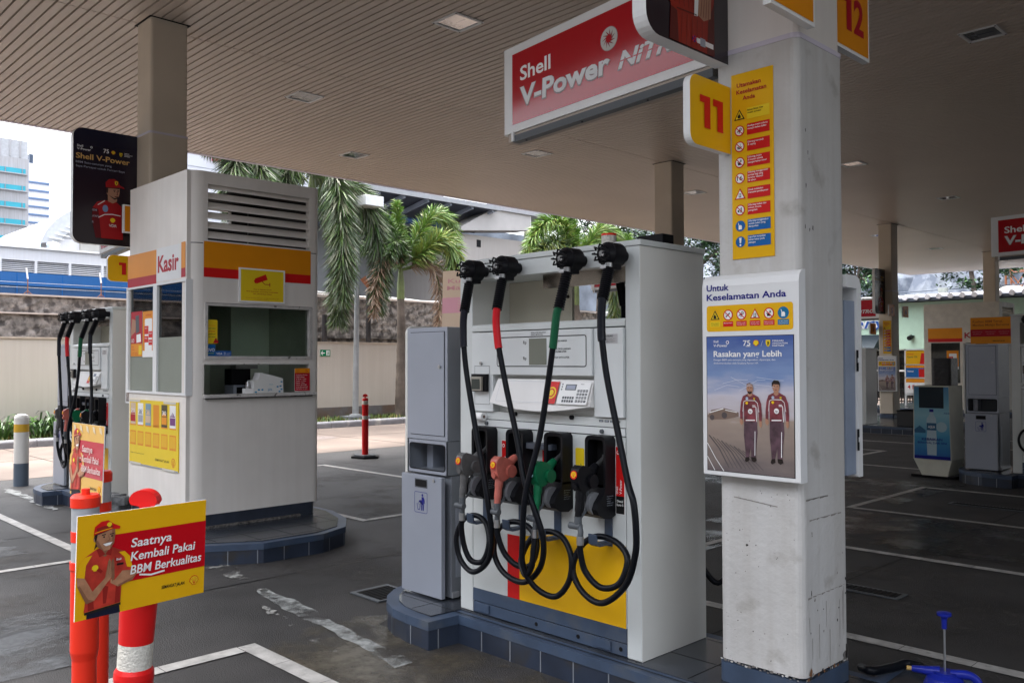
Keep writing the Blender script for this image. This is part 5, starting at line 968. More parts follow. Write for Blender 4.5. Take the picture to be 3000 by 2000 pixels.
b = MB(); b.lathe([(.001, 0), (.02, 0), (.025, .06), (.02, .10), (.001, .10)], (KX1-.03, 3.83, 1.345), LGLASS, 12); on('plastic_cup', 'small clear plastic cup left of the tissue pack', 'cup', b, (KX1-.03, 3.83, 1.345))
# posters in the side window
def a_p1(a, w, h):
    a.rect(0, h*.28, w, h, DRED); a.rect(0, 0, w, h*.28, ORG); a.poly([(w*.45, h*.5), (w*.75, h*.55), (w*.7, h*.92), (w*.4, h*.9)], GUNM, 1); a.poly([(0, h*.45), (w*.4, h*.55), (w*.45, h*.8), (w*.1, h*.85)], SKIN, 1); a.poly([(w*.5, h*.3), (w*.9, h*.32), (w*.85, h*.5), (w*.5, h*.48)], LETW, 1); a.text('GO', w*.05, h*.31, h*.08, LETW, 2)
    a.text('Gratis', w*.08, h*.2, h*.035, RED2, 1); a.text('Top Up', w*.08, h*.14, h*.035, RED2, 1)
    for i in range(4): a.text('poin promo', w*(.08+.3*(i % 2)), h*(.07-.04*(i//2)), h*.02, RED2, 1, w=w*.25)
    a.rect(w*.7, h*.04, w*.95, h*.24, YEL2, 1)
card('promo_poster', 'red promo poster with a hand holding a phone in the kiosk side window', 'poster', KY0+.003, -8.653, -8.372, 1.682, 2.112, a_p1, .002, face='y')
def a_p2(a, w, h):
    a.rect(0, 0, w, h, ORG); a.rect(w*.2, h*.08, w*.85, h*.84, LETW, 1, .02)
    for x, y0, y1 in ((.15, .5, .68), (.55, .42, .56), (.15, .32, .46), (.55, .26, .38)): a.rect(w*x, h*y0, w*(x+.38), h*y1, RED2, 2); a.text('Diskon', w*(x+.05), h*(y1-.06), h*.03, LETW, 3, w=w*.25)
    a.text('Aplikasi', w*.5, h*.90, h*.035, RED2, 1, al='c', w=w*.5); a.rect(0, 0, w, h*.14, LETW, 2)
card('promo_poster', 'orange promo poster with white phone screen in the kiosk side window', 'poster', KY0+.003, -8.362, -8.103, 1.673, 2.105, a_p2, .002, face='y')
def a_rack(a, w, h):
    a.rect(0, 0, w, h, YEL2)
    for i in range(6):
        x = w*(.02+.163*i)
        a.rect(x, h*.30, x+w*.125, h*.52, ORG, 1); a.rect(x+w*.01, h*.33, x+w*.115, h*.50, YEL, 2); a.rect(x, h*.60, x+w*.125, h*.63, ORG, 1)
    for i, (m1, m2, s) in enumerate(((CARD, DRED, '20'), (LETW, GREY, ''), (flat('card_teal', (.2, .32, .4)), CARD, ''), (None, None, ''), (flat('card_brown', (.08, .06, .03)), ORG, '30'), (LETW, flat('card_violet', (.18, .05, .2)), 'Rp 2'))):
        x = w*(.02+.163*i)
        if m1: a.rect(x+w*.004, h*.62, x+w*.118, h*.95, m1, 2); a.rect(x+w*.01, h*.66, x+w*.11, h*.77, m2, 3); a.text(s or '99', x+w*.02, h*.80, h*.06, LETW if s else m2, 4, w=w*.08); a.poly([(x+w*.01, h*.78), (x+w*.06, h*.85), (x+w*.11, h*.78)], m2, 3)
        else: a.rect(x, h*.62, x+w*.12, h*.94, ORG, 1)
    a.rect(0, 0, w, h*.02, GREY, 2); a.text('SEMANGAT JALAN', w*.55, h*.11, h*.035, ICOND, 1, w=w*.28, shear=.15); a.shell(w*.91, h*.12, w*.04, 1); a.text('Kumpulkan stiker dan dapatkan hadiah menarik', w*.02, h*.17, h*.015, ICOND, 1, w=w*.3, bold=0)
    for x, y in ((.0, .965), (.72, .965), (.02, 0), (.7, -.01)): a.rect(w*x, h*y, w*(x+.24), h*(y+.035), flat('tape', (.6, .58, .52), .3), 5)
card('brochure_rack', 'yellow brochure rack with orange pockets taped to the kiosk side', 'brochure rack', KY0-.001, -8.645, -7.53, .655, 1.27, a_rack, .008, YEL2, face='y')
# ================================================================= second kiosk
K2 = thing('cashier_kiosk', 'beige cashier kiosk in deep shade behind the blue water advert', 'kiosk', (-9.1, 28, .16), 'white cashier kiosks')
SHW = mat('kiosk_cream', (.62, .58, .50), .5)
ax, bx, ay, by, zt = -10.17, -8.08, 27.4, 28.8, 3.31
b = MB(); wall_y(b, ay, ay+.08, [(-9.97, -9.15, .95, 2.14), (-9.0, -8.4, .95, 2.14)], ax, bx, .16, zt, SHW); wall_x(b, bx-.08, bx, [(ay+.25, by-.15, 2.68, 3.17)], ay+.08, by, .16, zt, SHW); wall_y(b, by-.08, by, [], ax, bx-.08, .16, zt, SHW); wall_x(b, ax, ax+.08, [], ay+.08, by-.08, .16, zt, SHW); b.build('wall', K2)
b = MB(); b.box(ax+.08, bx-.08, ay+.08, by-.08, 2.4, 2.45, KIN); b.box(ax+.08, bx-.08, ay+.9, ay+.95, .2, 2.4, KIN); b.box(-9.97, -9.15, ay+.03, ay+.035, .95, 2.14, GLD); b.box(-9.0, -8.4, ay+.03, ay+.035, .95, 2.14, GLD); b.build('interior', K2)
b = MB()
for k in range(6): b.prism([(-.005, 0), (-.06, .05), (-.06, .065), (-.005, .015)], (bx, ay+.25, 2.7+.078*k), (1, 0, 0), (0, 0, 1), (0, 1.0, 0), SHW)
b.build('louvre', K2)
b = MB(); a = Art(b, (0, ay, 0), (1, 0, 0), (0, 0, 1), lift=.004, eps=.003); a.rect(-10.05, 2.27, -9.08, 2.58, ORG); a.rect(-10.05, 2.17, -9.08, 2.27, RED2); a.text('Kasir', -9.02, 2.27, .17, DRED, 0, w=.62); b.build('name_band', K2)
b = MB(); a = Art(b, (bx, 0, 0), (0, 1, 0), (0, 0, 1), lift=.004, eps=.003); a.rect(ay+.1, 2.40, by, 2.64, ORG); a.rect(ay+.1, 2.32, by, 2.40, RED2); b.build('colour_band', K2)
card('promo_poster', 'orange promo poster in the window of the shaded far kiosk', 'poster', ay+.025, -9.53, -9.2, 1.36, 1.91, a_p2, .004, face='y')
# ================================================================= delineator posts, hand signs, bollard
def delin(cx, cy, h, r, label, tilt=(0, 0), base=True, m=REDP, bands=None):
    g = thing('delineator_post', label, 'traffic post', (cx, cy, 0), 'upright plastic traffic posts')
    b = MB(); prof = [(r*1.02, .04)]; mats = []
    for z0, z1, mm in bands:
        if mm is REFL or mm is REFG: prof += [(r*.97, z0*h+.001), (r*.97, z1*h-.001)]; mats += [m, mm]
        else: prof += [(r*1.10, z0*h), (r*1.13, (z0+z1)*h/2), (r*1.10, z1*h)]; mats += [m, m, m]
    prof += [(r*.98, h*.94), (r*.80, h*.952), (.001, h*.955)]; mats += [m, m, m]
    b.lathe(prof, (cx, cy, 0), m, 28, mats=mats); b.build('tube', g)
    b = MB(); r2_ = r; r = r*.82; arch = [(-.42*r*2, .010), (-.50*r*2, .022)]+[(r*math.cos(R(180-180*i/12)), .024+.8*r*math.sin(R(180-180*i/12))) for i in range(13)]+[(.42*r*2, .010), (.2*r, .006), (.2*r, -.012), (-.2*r, -.012), (-.2*r, .006)]
    u = Vector((.7, .714, 0)); n_ = Vector((.714, -.7, 0)); b.prism(arch, Vector((cx, cy, h*.955+.010))-n_*.02, u, (0, 0, 1), n_*.04, m); b.build('grip_top', g, bev=.008, seg=3); r = r2_
    if base:
        b = MB(); b.prism([(.30*math.cos(R(60*k+15)), .24*math.sin(R(60*k+15))) for k in range(6)], (cx, cy, 0), (1, 0, 0), (0, 1, 0), (0, 0, .035), BLACK); b.prism([(.24*math.cos(R(60*k+15)), .19*math.sin(R(60*k+15))) for k in range(6)], (cx, cy, .035), (1, 0, 0), (0, 1, 0), (0, 0, .02), GUNM); b.build('rubber_base', g, bev=.006)
    g.rotation_euler = (tilt[0], tilt[1], 0); return g
BN = [(.62, .665, 0), (.665, .74, REFL), (.81, .90, 0), (.855, .92, REFL)]
delin(-12.355, 8.565, 1.06, .052, 'red traffic post standing alone on a black rubber base by the pale paving', bands=[(.60, .61, 0), (.61, .67, REFL), (.84, .85, 0), (.85, .91, REFL)])
delin(-2.965, 1.10, 1.19, .056, 'thick red traffic post with a white reflective band right behind the yellow hand sign', (R(-2.2), R(3.0)), True, bands=[(.485, .515, 0), (.525, .595, REFL), (.80, .815, 0), (.82, .90, REFL)])
def delin2(cx, cy, h, r, label, m=ORANGEP):
    g = thing('delineator_post', label, 'traffic post', (cx, cy, 0), 'upright plastic traffic posts')
    b = MB(); Z = [(.86, .04, m), (.86, .42, m), (.99, .45, m), (1.0, .735, m), (1.06, .74, m), (1.06, .765, m), (.97, .766, REFG), (.97, .835, REFG), (1.0, .836, m), (1.0, .872, m), (.97, .873, REFG), (.97, .955, REFG), (1.05, .957, m), (1.06, .99, m), (.9, 1.0, m), (.3, 1.0, m), (.3, 1.02, m), (.001, 1.02, m)]
    b.lathe([(r*q, z*h) for q, z, _ in Z], (cx, cy, 0), m, 28, mats=[(Z[k][2] if Z[k][2] is Z[k+1][2] else m) for k in range(len(Z)-1)]); b.build('tube', g)
    b = MB(); b.prism([(.28*math.cos(R(60*k)), .22*math.sin(R(60*k))) for k in range(6)], (cx, cy, 0), (1, 0, 0), (0, 1, 0), (0, 0, .045), BLACK); b.build('rubber_base', g, bev=.006); return g
delin2(-3.63, 1.198, 1.105, .052, 'orange traffic post with grey reflective bands left of the thick red post')
delin2(-4.24, 1.46, 1.12, .052, 'orange traffic post hidden behind the faded hand sign')
def handsign(p0, u, W_, H, label, faded=False, lean=(0, 0, 1), curve=.012):
    u = Vector(u).normalized(); v = Vector(lean).normalized(); n = u.cross(v).normalized()
    g = thing('hand_sign', label, 'sign', p0, 'yellow hand signs of a greeting attendant')
    Y_ = flat('sign_yellow_faded', (.62, .38, .10), .35) if faded else YEL; R_ = flat('sign_red_faded', (.42, .03, .05), .2) if faded else RED; P_ = mat('shirt_red', (.46, .035, .02), .4, var=.35, vs=18); LW = flat('ink_faded', (.62, .50, .48)) if faded else LETW
    b = MB(); b.prism([(0, 0), (W_, 0), (W_, H), (0, H)], Vector(p0)-n*.004, u, v, n*.004, Y_, LETW); b.build('board', g)
    b = MB(); a = Art(b, p0, u, v, eps=.0005, lift=.0008)
    a.rect(W_*.20, H*.285, W_, H*.775, R_, 0)
    for i, (s, x, q) in enumerate((('Saatnya', .385, .32), ('Kembali Pakai', .385, .52), ('BBM Berkualitas', .385, .575))): a.text(s, W_*x, H*(.625-.135*i), H*.088, LW, 11, w=W_*q, bold=.014, shear=.12)
    a.text('SEMANGAT JALAN', W_*.64, H*.135, H*.035, ICOND, 1, w=W_*.19, bold=.02, shear=.15); a.shell(W_*.91, H*.155, H*.055, 1)
    # attendant: cap, face, shirt, folded hands
    s = H; X = lambda L: [(W_*.20+s*p, s*q) for p, q in L]
    SK = mat('attendant_skin', (.40, .195, .105), .4, var=.25, vs=30); SKs = mat('attendant_skin_b', (.24, .105, .055), .4, var=.2, vs=30); PD = flat('shirt_red_dark', (.28, .02, .015), .4); TR = flat('trousers_navy', (.01, .012, .03))
    a.poly(X([(-.17, .05), (.16, .085), (.17, .0), (-.17, .0)]), TR, 2)
    a.poly(X([(-.09, .66), (-.20, .60), (-.26, .54), (-.28, .42), (-.20, .40), (-.17, .30), (-.20, .07), (.17, .10), (.18, .30), (.16, .40), (.30, .40), (.26, .54), (.20, .60), (.07, .66)]), P_, 3)
    a.poly(X([(-.20, .60), (-.26, .54), (-.28, .42), (-.20, .40), (-.19, .52), (-.13, .61)]), Y_, 4); a.poly(X([(.20, .60), (.26, .54), (.29, .42), (.23, .44), (.20, .54), (.14, .60)]), Y_, 4)
    a.poly(X([(-.05, .66), (-.05, .60), (0, .575), (.05, .61), (.055, .67)]), SKs, 4); a.poly(X([(-.09, .66), (-.06, .58), (0, .60), (-.05, .67)]), PD, 5); a.poly(X([(.07, .665), (.06, .58), (0, .60), (.05, .67)]), PD, 5)
    a.poly(X([(-.28, .42), (-.20, .40), (-.12, .26), (.02, .385), (.06, .36), (-.10, .17), (-.18, .15), (-.27, .33)]), SK, 6); a.poly(X([(.30, .40), (.18, .41), (.10, .33), (.06, .35), (.06, .31), (.14, .26), (.29, .30), (.34, .36)]), SK, 6)
    a.poly(X([(.0, .36), (.03, .52), (.045, .555), (.06, .52), (.07, .37), (.04, .33)]), SK, 7); a.poly(X([(.065, .36), (.068, .53), (.085, .55), (.095, .50), (.10, .35), (.08, .32)]), SKs, 7)
    for k in range(4): a.line(X([(.015+.022*k, .40), (.03+.018*k, .53)]), s*.004, SKs, 8)
    a.poly(X([(-.10, .83), (-.105, .74), (-.08, .68), (-.02, .635), (.04, .64), (.085, .70), (.095, .78), (.09, .85)]), SK, 6); a.poly(X([(-.125, .77), (-.105, .80), (-.10, .73), (-.12, .74)]), SK, 6)
    a.poly(X([(-.105, .85), (-.12, .78), (-.10, .72), (-.085, .80), (.09, .845), (.09, .865)]), HAIR, 7); a.poly(X([(-.115, .66), (-.09, .76), (-.07, .70)]), HAIR, 5)
    a.poly(X([(-.125, .80), (-.115, .88), (-.05, .925), (.02, .93), (.075, .89), (.145, .855), (.14, .83), (.07, .84), (-.02, .825), (-.09, .81)]), RED2 if not faded else R_, 8); a.shell(W_*.20+s*.03, s*.885, s*.03, 9, ribs=False); a.line(X([(-.115, .82), (-.05, .835), (.06, .85)]), s*.008, Y_, 9)
    for q in (-.02, .06): a.line(X([(q-.022, .79), (q+.018, .795)]), s*.009, HAIR, 8); a.circ(W_*.20+s*q, s*.772, s*.009, HAIR, 8, n=10)
    a.line(X([(.025, .78), (.04, .735), (.015, .728)]), s*.007, SKs, 8); a.poly(X([(-.03, .705), (.07, .715), (.045, .685), (.0, .68)]), LETW, 8); a.line(X([(-.035, .708), (.075, .718)]), s*.006, SKs, 9)
    a.shell(W_*.20-s*.10, s*.48, s*.035, 6, ribs=False, bgm=Y_); a.text('Shell', W_*.20+s*.115, s*.52, s*.02, LETW, 6); a.rect(W_*.20+s*.12, s*.47, W_*.20+s*.19, s*.49, ICOND, 6)
    a.poly(X([(-.20, .07), (.17, .10), (.17, .075), (-.195, .045)]), HAIR, 7)
    # soft modelling of the printed photograph: shirt folds, cheek, neck and arm shading
    for L in ([(-.17, .30), (-.12, .26), (-.10, .09), (-.16, .08)], [(.12, .32), (.16, .30), (.165, .11), (.11, .10)], [(-.10, .52), (-.02, .44), (-.04, .42), (-.12, .49)], [(.10, .56), (.16, .50), (.15, .47), (.10, .52)], [(-.02, .30), (.04, .28), (.02, .12), (-.01, .12)]): a.poly(X(L), PD, 5)
    a.poly(X([(.06, .84), (.09, .85), (.095, .78), (.085, .70), (.04, .64), (.055, .70), (.065, .77)]), SKs, 7); a.poly(X([(-.10, .74), (-.08, .68), (-.02, .635), (-.05, .69), (-.085, .75)]), SKs, 7)
    a.poly(X([(-.27, .33), (-.18, .15), (-.10, .17), (-.16, .19), (-.25, .34)]), SKs, 7); a.poly(X([(.14, .26), (.29, .30), (.34, .36), (.28, .325), (.14, .28)]), SKs, 7)
    a.poly(X([(-.10, .865), (-.02, .88), (.07, .875), (.07, .855), (-.02, .845), (-.09, .83)]), PD, 9)
    if faded:
        for k in range(5): a.poly([(W_*(.05+.2*k), H*.985), (W_*(.12+.2*k), H*.97), (W_*(.16+.2*k), H*.88), (W_*(.08+.2*k), H*.91)], flat('torn_paper', (.60, .50, .34)), 2)
    else: a.line([(W_*.46, H*.335), (W_*.55, H*.31), (W_*.66, H*.325)], H*.018, LETW, 3)
    b.build('lettering', g); return g
handsign((-2.806, .897, .842), (-.076, .438, -.006), .445, .316, 'yellow hand sign of a greeting attendant tied to the thick red post', lean=(.03, .01, 1))
handsign((-4.41, 1.385, 1.005), (.397, .006, 0), .40, .335, 'faded curled hand sign of a greeting attendant standing above the orange post', True, lean=(.02, .02, 1))
b = MB(); b.lathe([(.09, 0), (.09, .30), (.09, .71), (.09, .815), (.09, .90), (.075, .93), (.04, .948), (.001, .952)], (-12.82, 3.42, 0), WHITE, 28, mats=[mat('bollard_grey', (.09, .12, .16), .5), mat('bollard_white', (.70, .68, .64), .45), mat('bollard_yellow', (.62, .36, .02), .45), MATS['bollard_white'], MATS['bollard_white'], MATS['bollard_white'], MATS['bollard_white']])
on('bollard', 'thick white bollard with a yellow band and grey foot at the far left', 'bollard', b, (-12.82, 3.42, 0))
# cardboard signs on the cabinets
def a_kw(a, w, h):
    a.rect(0, 0, w, h, CARD); a.text('Kualitas', w*.12, h*.78, h*.075, FPINK, 1, w=w*.8); a.text('Mantap', w*.10, h*.66, h*.075, FPINK, 1, w=w*.75); a.rect(0, h*.26, w, h*.53, PINKP, 1)
    for i in range(4): a.text('Bahan bakar berkualitas', w*.35, h*(.46-.05*i), h*.022, CARD, 2, w=w*(.5+.1*(i % 2)), bold=0)
b = MB(); u = Vector((.97, .22, 0)); a = Art(b, (-4.36, 3.62, 1.838), u, (.03, 0, 1), lift=.0006); b.prism([(0, 0), (.36, 0), (.36, .37), (0, .37)], Vector((-4.36, 3.62, 1.838)), u, (.03, 0, 1), Vector((-.22, .97, 0))*.006, CARD); a.u, a.v = u.normalized(), Vector((.03, 0, 1)).normalized(); a_kw(a, .36, .37)
on('cardboard_sign', 'sun-faded cardboard sign standing on top of the grey bin cabinet', 'sign', b, (-4.2, 3.65, 1.838))
def a_kb(a, w, h):
    OD = flat('banner_ink', (.36, .08, .01)); a.rect(0, 0, w, h, ORG); a.text('Kualitas BBM Teruji,', w*.06, h*.80, h*.09, OD, 1, w=w*.75); a.text('Manfaat Melaju Bersama', w*.06, h*.67, h*.09, OD, 1, w=w*.9); a.rect(0, h*.27, w, h*.55, DRED, 1)
    for i in range(3): a.text('kualitas terbaik untuk anda', w*(.05+.33*i), h*.44, h*.035, FPINK, 2, w=w*.25, bold=0); a.text('mesin lebih bersih', w*(.07+.33*i), h*.36, h*.035, FPINK, 2, w=w*.2, bold=0)
    a.text('SEMANGAT JALAN', w*.55, h*.08, h*.05, ICOND, 1, w=w*.3)
card('banner_sign', 'orange banner sign standing on the shaded grey bin cabinet', 'sign', 12.60, -4.07, -3.58, 1.84, 2.19, a_kb, .006, ORG, face='y')
# blue water advert stand
WAT = gradient('water_print', [(0, (.01, .04, .20)), (.06, (.01, .10, .34)), (.35, (.05, .28, .46)), (.62, (.25, .48, .56)), (.78, (.16, .38, .50)), (1, (.05, .20, .38))], 2, .22, 1.26, .3, noise=.12, nsc=2)
b = MB(); g = thing('advert_stand', 'blue water advert stand with a bottle picture in the shaded lane', 'advert stand', (-4.565, 12.7, 0))
b.box(-4.86, -4.28, 12.55, 13.1, 0, .04, BLACK); b.prism([(-4.70, .04), (-4.36, .04), (-4.31, .26), (-4.33, 1.27), (-4.80, 1.27), (-4.81, .26)], (0, 12.52, 0), (1, 0, 0), (0, 0, 1), (0, .5, 0), mat('stand_cream', (.55, .55, .47), .5)); b.build('body', g, bev=.005)
b = MB(); a = Art(b, (0, 12.52, 0), (1, 0, 0), (0, 0, 1), lift=.003, eps=.002); a.poly([(-4.795, .265), (-4.32, .265), (-4.335, 1.255), (-4.79, 1.255)], WAT, 0); a.rect(-4.725, .965, -4.40, 1.255, flat('stand_screen', (.015, .025, .035), .2), 1)
BT = flat('bottle_print', (.40, .52, .58), .3); BD = flat('bottle_dark', (.04, .12, .22), .3)
a.poly([(-4.62, .32), (-4.50, .32), (-4.495, .55), (-4.50, .64), (-4.495, .72), (-4.50, .82), (-4.535, .88), (-4.535, .91), (-4.585, .91), (-4.585, .88), (-4.625, .82), (-4.63, .72), (-4.62, .64), (-4.63, .55)], BT, 1); a.rect(-4.588, .912, -4.532, .95, NAVY, 2); a.rect(-4.625, .66, -4.498, .76, BD, 2); a.text('AQUA', -4.56, .69, .035, LETW, 3, w=.09, al='c')
a.poly([(-4.795, .66), (-4.72, .72), (-4.64, .66), (-4.64, .62), (-4.79, .62)], BD, 1); a.circ(-4.43, .71, .07, flat('splash', (.35, .5, .56)), 1)
a.text('KEBAIKAN', -4.555, .52, .035, NAVY, 4, w=.27, al='c'); a.text('BERAWAL DARI SINI', -4.555, .475, .026, NAVY, 4, w=.38, al='c'); a.text('AQUA', -4.40, .89, .02, NAVY, 2); a.rect(-4.793, .265, -4.32, .31, NAVY, 4); b.build('print', g)
b = MB(); b.prism(rrect(-4.60, 12.60, -4.34, 12.95, .06), (0, 0, 1.272), (1, 0, 0), (0, 1, 0), (0, 0, .38), mat('bag_black', (.012, .012, .014), .35, var=.3, bump=.6, bs=18)); on('black_bag', 'black cloth bag standing on top of the blue water advert', 'bag', b, (-4.47, 12.78, 1.272), bev=.03)
# far pump body and black box on the third island
g = thing('fuel_pump', 'cream fuel pump seen end-on left of the column numbered 5', 'fuel pump', (-8.5, 20.2, .17))
b = MB(); b.box(-9.9, -8.56, 19.62, 20.2, .17, 1.88, PUMPS); b.build('body', g, bev=.01); b = MB(); b.box(-8.72, -8.555, 19.60, 19.62, .17, 1.88, PUMPW); b.box(-8.80, -8.73, 19.59, 19.62, .5, 1.5, BLACK); b.build('side_post', g, bev=.004); b = MB(); b.box(-9.92, -8.54, 19.58, 20.22, 1.88, 1.91, PUMPW); b.build('top_cover', g)
b = MB(); b.box(-9.0, -8.74, 19.6, 19.615, .45, .75, ORG); b.build('door_panel', g)
b = MB(); b.box(-7.87, -7.25, 19.57, 20.1, .17, .525, mat('box_black', (.02, .02, .022), .5)); b.box(-7.88, -7.24, 19.56, 20.11, .50, .525, BLACK); on('planter_box', 'low black planter box at the foot of the column numbered 5', 'box', b, (-7.5, 19.8, .17), bev=.01)
# blue pump sprayer
g = thing('pump_sprayer', 'blue hand pump sprayer with a steel rod on the dark kerb', 'sprayer', (-1.47, 4.13, .17)); sx, sy = -1.395, 3.939; BL = flat('sprayer_blue', (.01, .02, .26), .3)
b = MB(); b.lathe([(.001, .17), (.075, .17), (.085, .19), (.085, .235), (.07, .27), (.045, .285), (.045, .295), (.001, .295)], (sx, sy, 0), BL, 24); b.build('tank', g)
b = MB(); b.tube([(sx-.02, sy, .285), (sx-.08, sy-.02, .285), (sx-.125, sy-.03, .284)], [.026, .018, .013], BL, 12); b.tube(catm([(sx+.02, sy+.01, .285), (sx+.09, sy+.03, .29), (sx+.12, sy+.04, .262), (sx+.13, sy+.045, .20)], 5), [.02]*5+[.018]*6+[.016]*5, BL, 10); b.cyl((sx-.12, sy-.029, .284), (sx-.145, sy-.035, .283), .010, flat('brass', (.45, .30, .10), .3), 10); b.build('handle', g, bev=0)
b = MB(); b.cyl((sx, sy, .29), (sx+.0, sy, .49), .005, STEEL, 8); b.build('rod', g)
b = MB(); b.lathe([(.010, .475), (.012, .515), (.017, .528), (.029, .531), (.029, .543), (.001, .546)], (sx, sy, 0), BL, 16); b.build('knob', g)
b = MB(); b.tube(catm([(-1.80, 4.03, .19), (-1.73, 3.99, .20), (-1.70, 4.15, .185), (-1.66, 4.24, .19), (-1.55, 4.20, .19)], 6), .02, RUBBER, 8); on('rubber_hose', 'short black rubber hose on the kerb behind the white pillar', 'hose', b, (-1.7, 4.1, .17))
# rubble bags beside the kiosk
RB = mat('grey_rubble', (.12, .125, .13), .8, var=.5, vs=14, bump=1, bs=25)
b = MB()
for k in range(9):
    x, y, z = -10.05+rnd.uniform(-.12, .3), 3.55+rnd.uniform(-.12, .12), .02+.055*(k//3); r = rnd.uniform(.06, .11); pts = []
    ang = [rnd.uniform(.8, 1.2) for _ in range(8)]
    b.prism([(r*ang[i]*math.cos(R(45*i)), .7*r*ang[i]*math.sin(R(45*i))) for i in range(8)], (x, y, z+.0), (1, 0, rnd.uniform(-.1, .1)), (0, 1, 0), (0, 0, .07), RB)
on('rubble_pile', 'small pile of dark grey rubble on the kerb left of the kiosk', 'rubble', b, (-10, 3.6, 0), bev=.012) if False else None
b2 = MB()
for k in range(8):
    x, y, z = -8.98+.09*(k % 4), 3.14+.05*(k % 3), .17+.075*(k//4); r = .10
    ang = [rnd.uniform(.75, 1.2) for _ in range(8)]
    b2.prism([(r*ang[i]*math.cos(R(45*i)), .8*r*ang[i]*math.sin(R(45*i))) for i in range(8)], (x, y, z), (1, 0, rnd.uniform(-.15, .15)), (0, 1, 0), (0, 0, .08), RB)
on('rubble_pile', 'small pile of dark grey rubble on the kerb left of the kiosk', 'rubble', b2, (-8.9, 3.2, .17), bev=.012)
# ================================================================= boundary wall, stone wall, buildings behind
CREAM = mat('wall_cream', (.60, .55, .48), .7, var=.04, vs=.6, streak=.15, stain=(.50, .42, .32), ss=.5, st=(.62, .8))
PLN = mat('wall_plinth', (.17, .165, .165), .8, var=.15, stain=(.17, .11, .075), ss=1.2, st=(.5, .65))
g = thing('boundary_wall', 'long cream boundary wall with grey plinth beyond the paving', 'wall', (-20.1, 14, 0))
b = MB(); b.box(-20.2, -20, -30, 30, .42, 2.13, CREAM); b.build('panel', g); b = MB(); b.box(-20.2, -19.985, -30, 30, 0, .42, PLN); b.build('plinth', g); b = MB(); b.box(-20.22, -19.97, -30, 30, 2.13, 2.165, mat('wall_cap', (.50, .42, .34), .7, var=.2)); b.build('cap', g)
STN = mat('rough_stone', (.24, .215, .195), .9, var=.55, vs=7, bump=1.0, bs=16, stain=(.085, .075, .07), ss=5.0, st=(.48, .6))
g = thing('stone_wall', 'dark rough stone wall rising behind the cream wall', 'wall', (-21.2, 14, 0))
b = MB(); ny, nz = 300, 12
def sw(i, j): y = -25+50*i/ny; z = 2.0+1.12*j/nz+ (.0 if y < 10 else .30*min(1, (y-10)/2.5)); return Vector((-21+rnd.uniform(-.025, .025), y, z))
G = [[sw(i, j) for j in range(nz+1)] for i in range(ny+1)]
b.raw([p for r in G for p in r], [(i*(nz+1)+j, (i+1)*(nz+1)+j, (i+1)*(nz+1)+j+1, i*(nz+1)+j+1) for i in range(ny) for j in range(nz)], STN); b.box(-21.4, -21.1, -25, 25, 0, 3.1, STN); b.build('face', g)
b = MB(); b.box(-21.1, -20.93, -25, 10, 3.09, 3.125, mat('coping', (.55, .47, .42), .7)); b.box(-21.02, -20.9, -25, 10, 2.69, 2.72, MATS['coping']); b.box(-21.1, -20.93, 12, 25, 3.44, 3.475, MATS['coping']); b.build('coping', g)
# barbed wire posts and wires
for y, l in ((5.75, 'thin rusty barbed wire post on the stone wall at the far left'), (7.3, 'thin rusty barbed wire post on the stone wall left of the kiosk')):
    b = MB(); RU = flat('rust', (.22, .10, .06), .8)
    b.tube([(-21.2, y, 3.1), (-21.2, y, 3.5)], .012, RU, 6); b.tube([(-21.2, y-.12, 3.1), (-21.2, y, 3.22), (-21.2, y+.12, 3.1)], .010, RU, 6); b.tube([(-21.2, y, 3.48), (-21.2, y-.03, 3.72)], .02, LETW, 6); on('wire_post', l, 'fence post', b, (-21.2, y, 3.1))
b = MB()
for z in (3.27, 3.38): b.tube([(-21.2, -10, z), (-21.2, 10, z+.02)], .006, STEEL, 4)
on('barbed_wire', 'thin wires strung above the stone wall in front of the blue fence', 'wire', b, (-21.2, 5, 3.3))
b = MB()
for dz in (0, .05, -.06): b.tube(catm([(-21, 11, 3.55+dz), (-21, 13, 3.52+dz), (-21, 15.5, 3.50-dz*.5), (-21, 18, 3.46+dz)], 4), .018, LETW, 6)
on('cable_bundle', 'pale cables sagging along the stone wall behind the palms', 'cable', b, (-21, 14, 3.5))
BLF = mat('blue_sheet', (.015, .12, .36), .4, var=.06, vs=1, streak=.1)
g = thing('blue_fence', 'bright blue sheet metal fence above the stone wall at far left', 'fence', (-23, 6, 0))
b = MB(); b.box(-23.05, -23, -10, 10.6, 2.5, 3.47, mat('blue_sheet_low', (.02, .085, .22), .5)); b.build('lower_sheet', g); b = MB(); b.box(-23.05, -22.97, -10, 10.6, 3.47, 3.78, BLF)
for y in range(-9, 11, 1): b.box(-22.975, -22.965, y-.01, y+.01, 2.6, 3.78, BLUES)
b.build('upper_sheet', g)
PALEW = mat('pale_facade', (.72, .72, .74), .6, var=.04, vs=.3, streak=.15)
g = thing('louvred_building', 'low white building with a band of louvres above the blue fence', 'building', (-31, 6, 0))
b = MB(); b.box(-36, -30, -20, 11, 0, 4.40, PALEW); b.box(-36, -30.3, -20, 11, 4.40, 4.82, GREYD); b.box(-36, -30, -20, 11, 4.82, 5.22, PALEW); b.build('wall', g)
b = MB()
for y in range(-10, 12): b.box(-30.3, -29.98, y*1.0+.33, y*1.0+.40, 4.40, 4.82, PALEW)
for k in range(7): b.box(-30.18, -30.08, -20, 11, 4.42+.058*k, 4.445+.058*k, PALEW)
b.build('louvre', g); b = MB(); b.box(-36.1, -29.9, -20.1, 11.1, 5.2, 5.26, LETW); b.build('roof_edge', g)
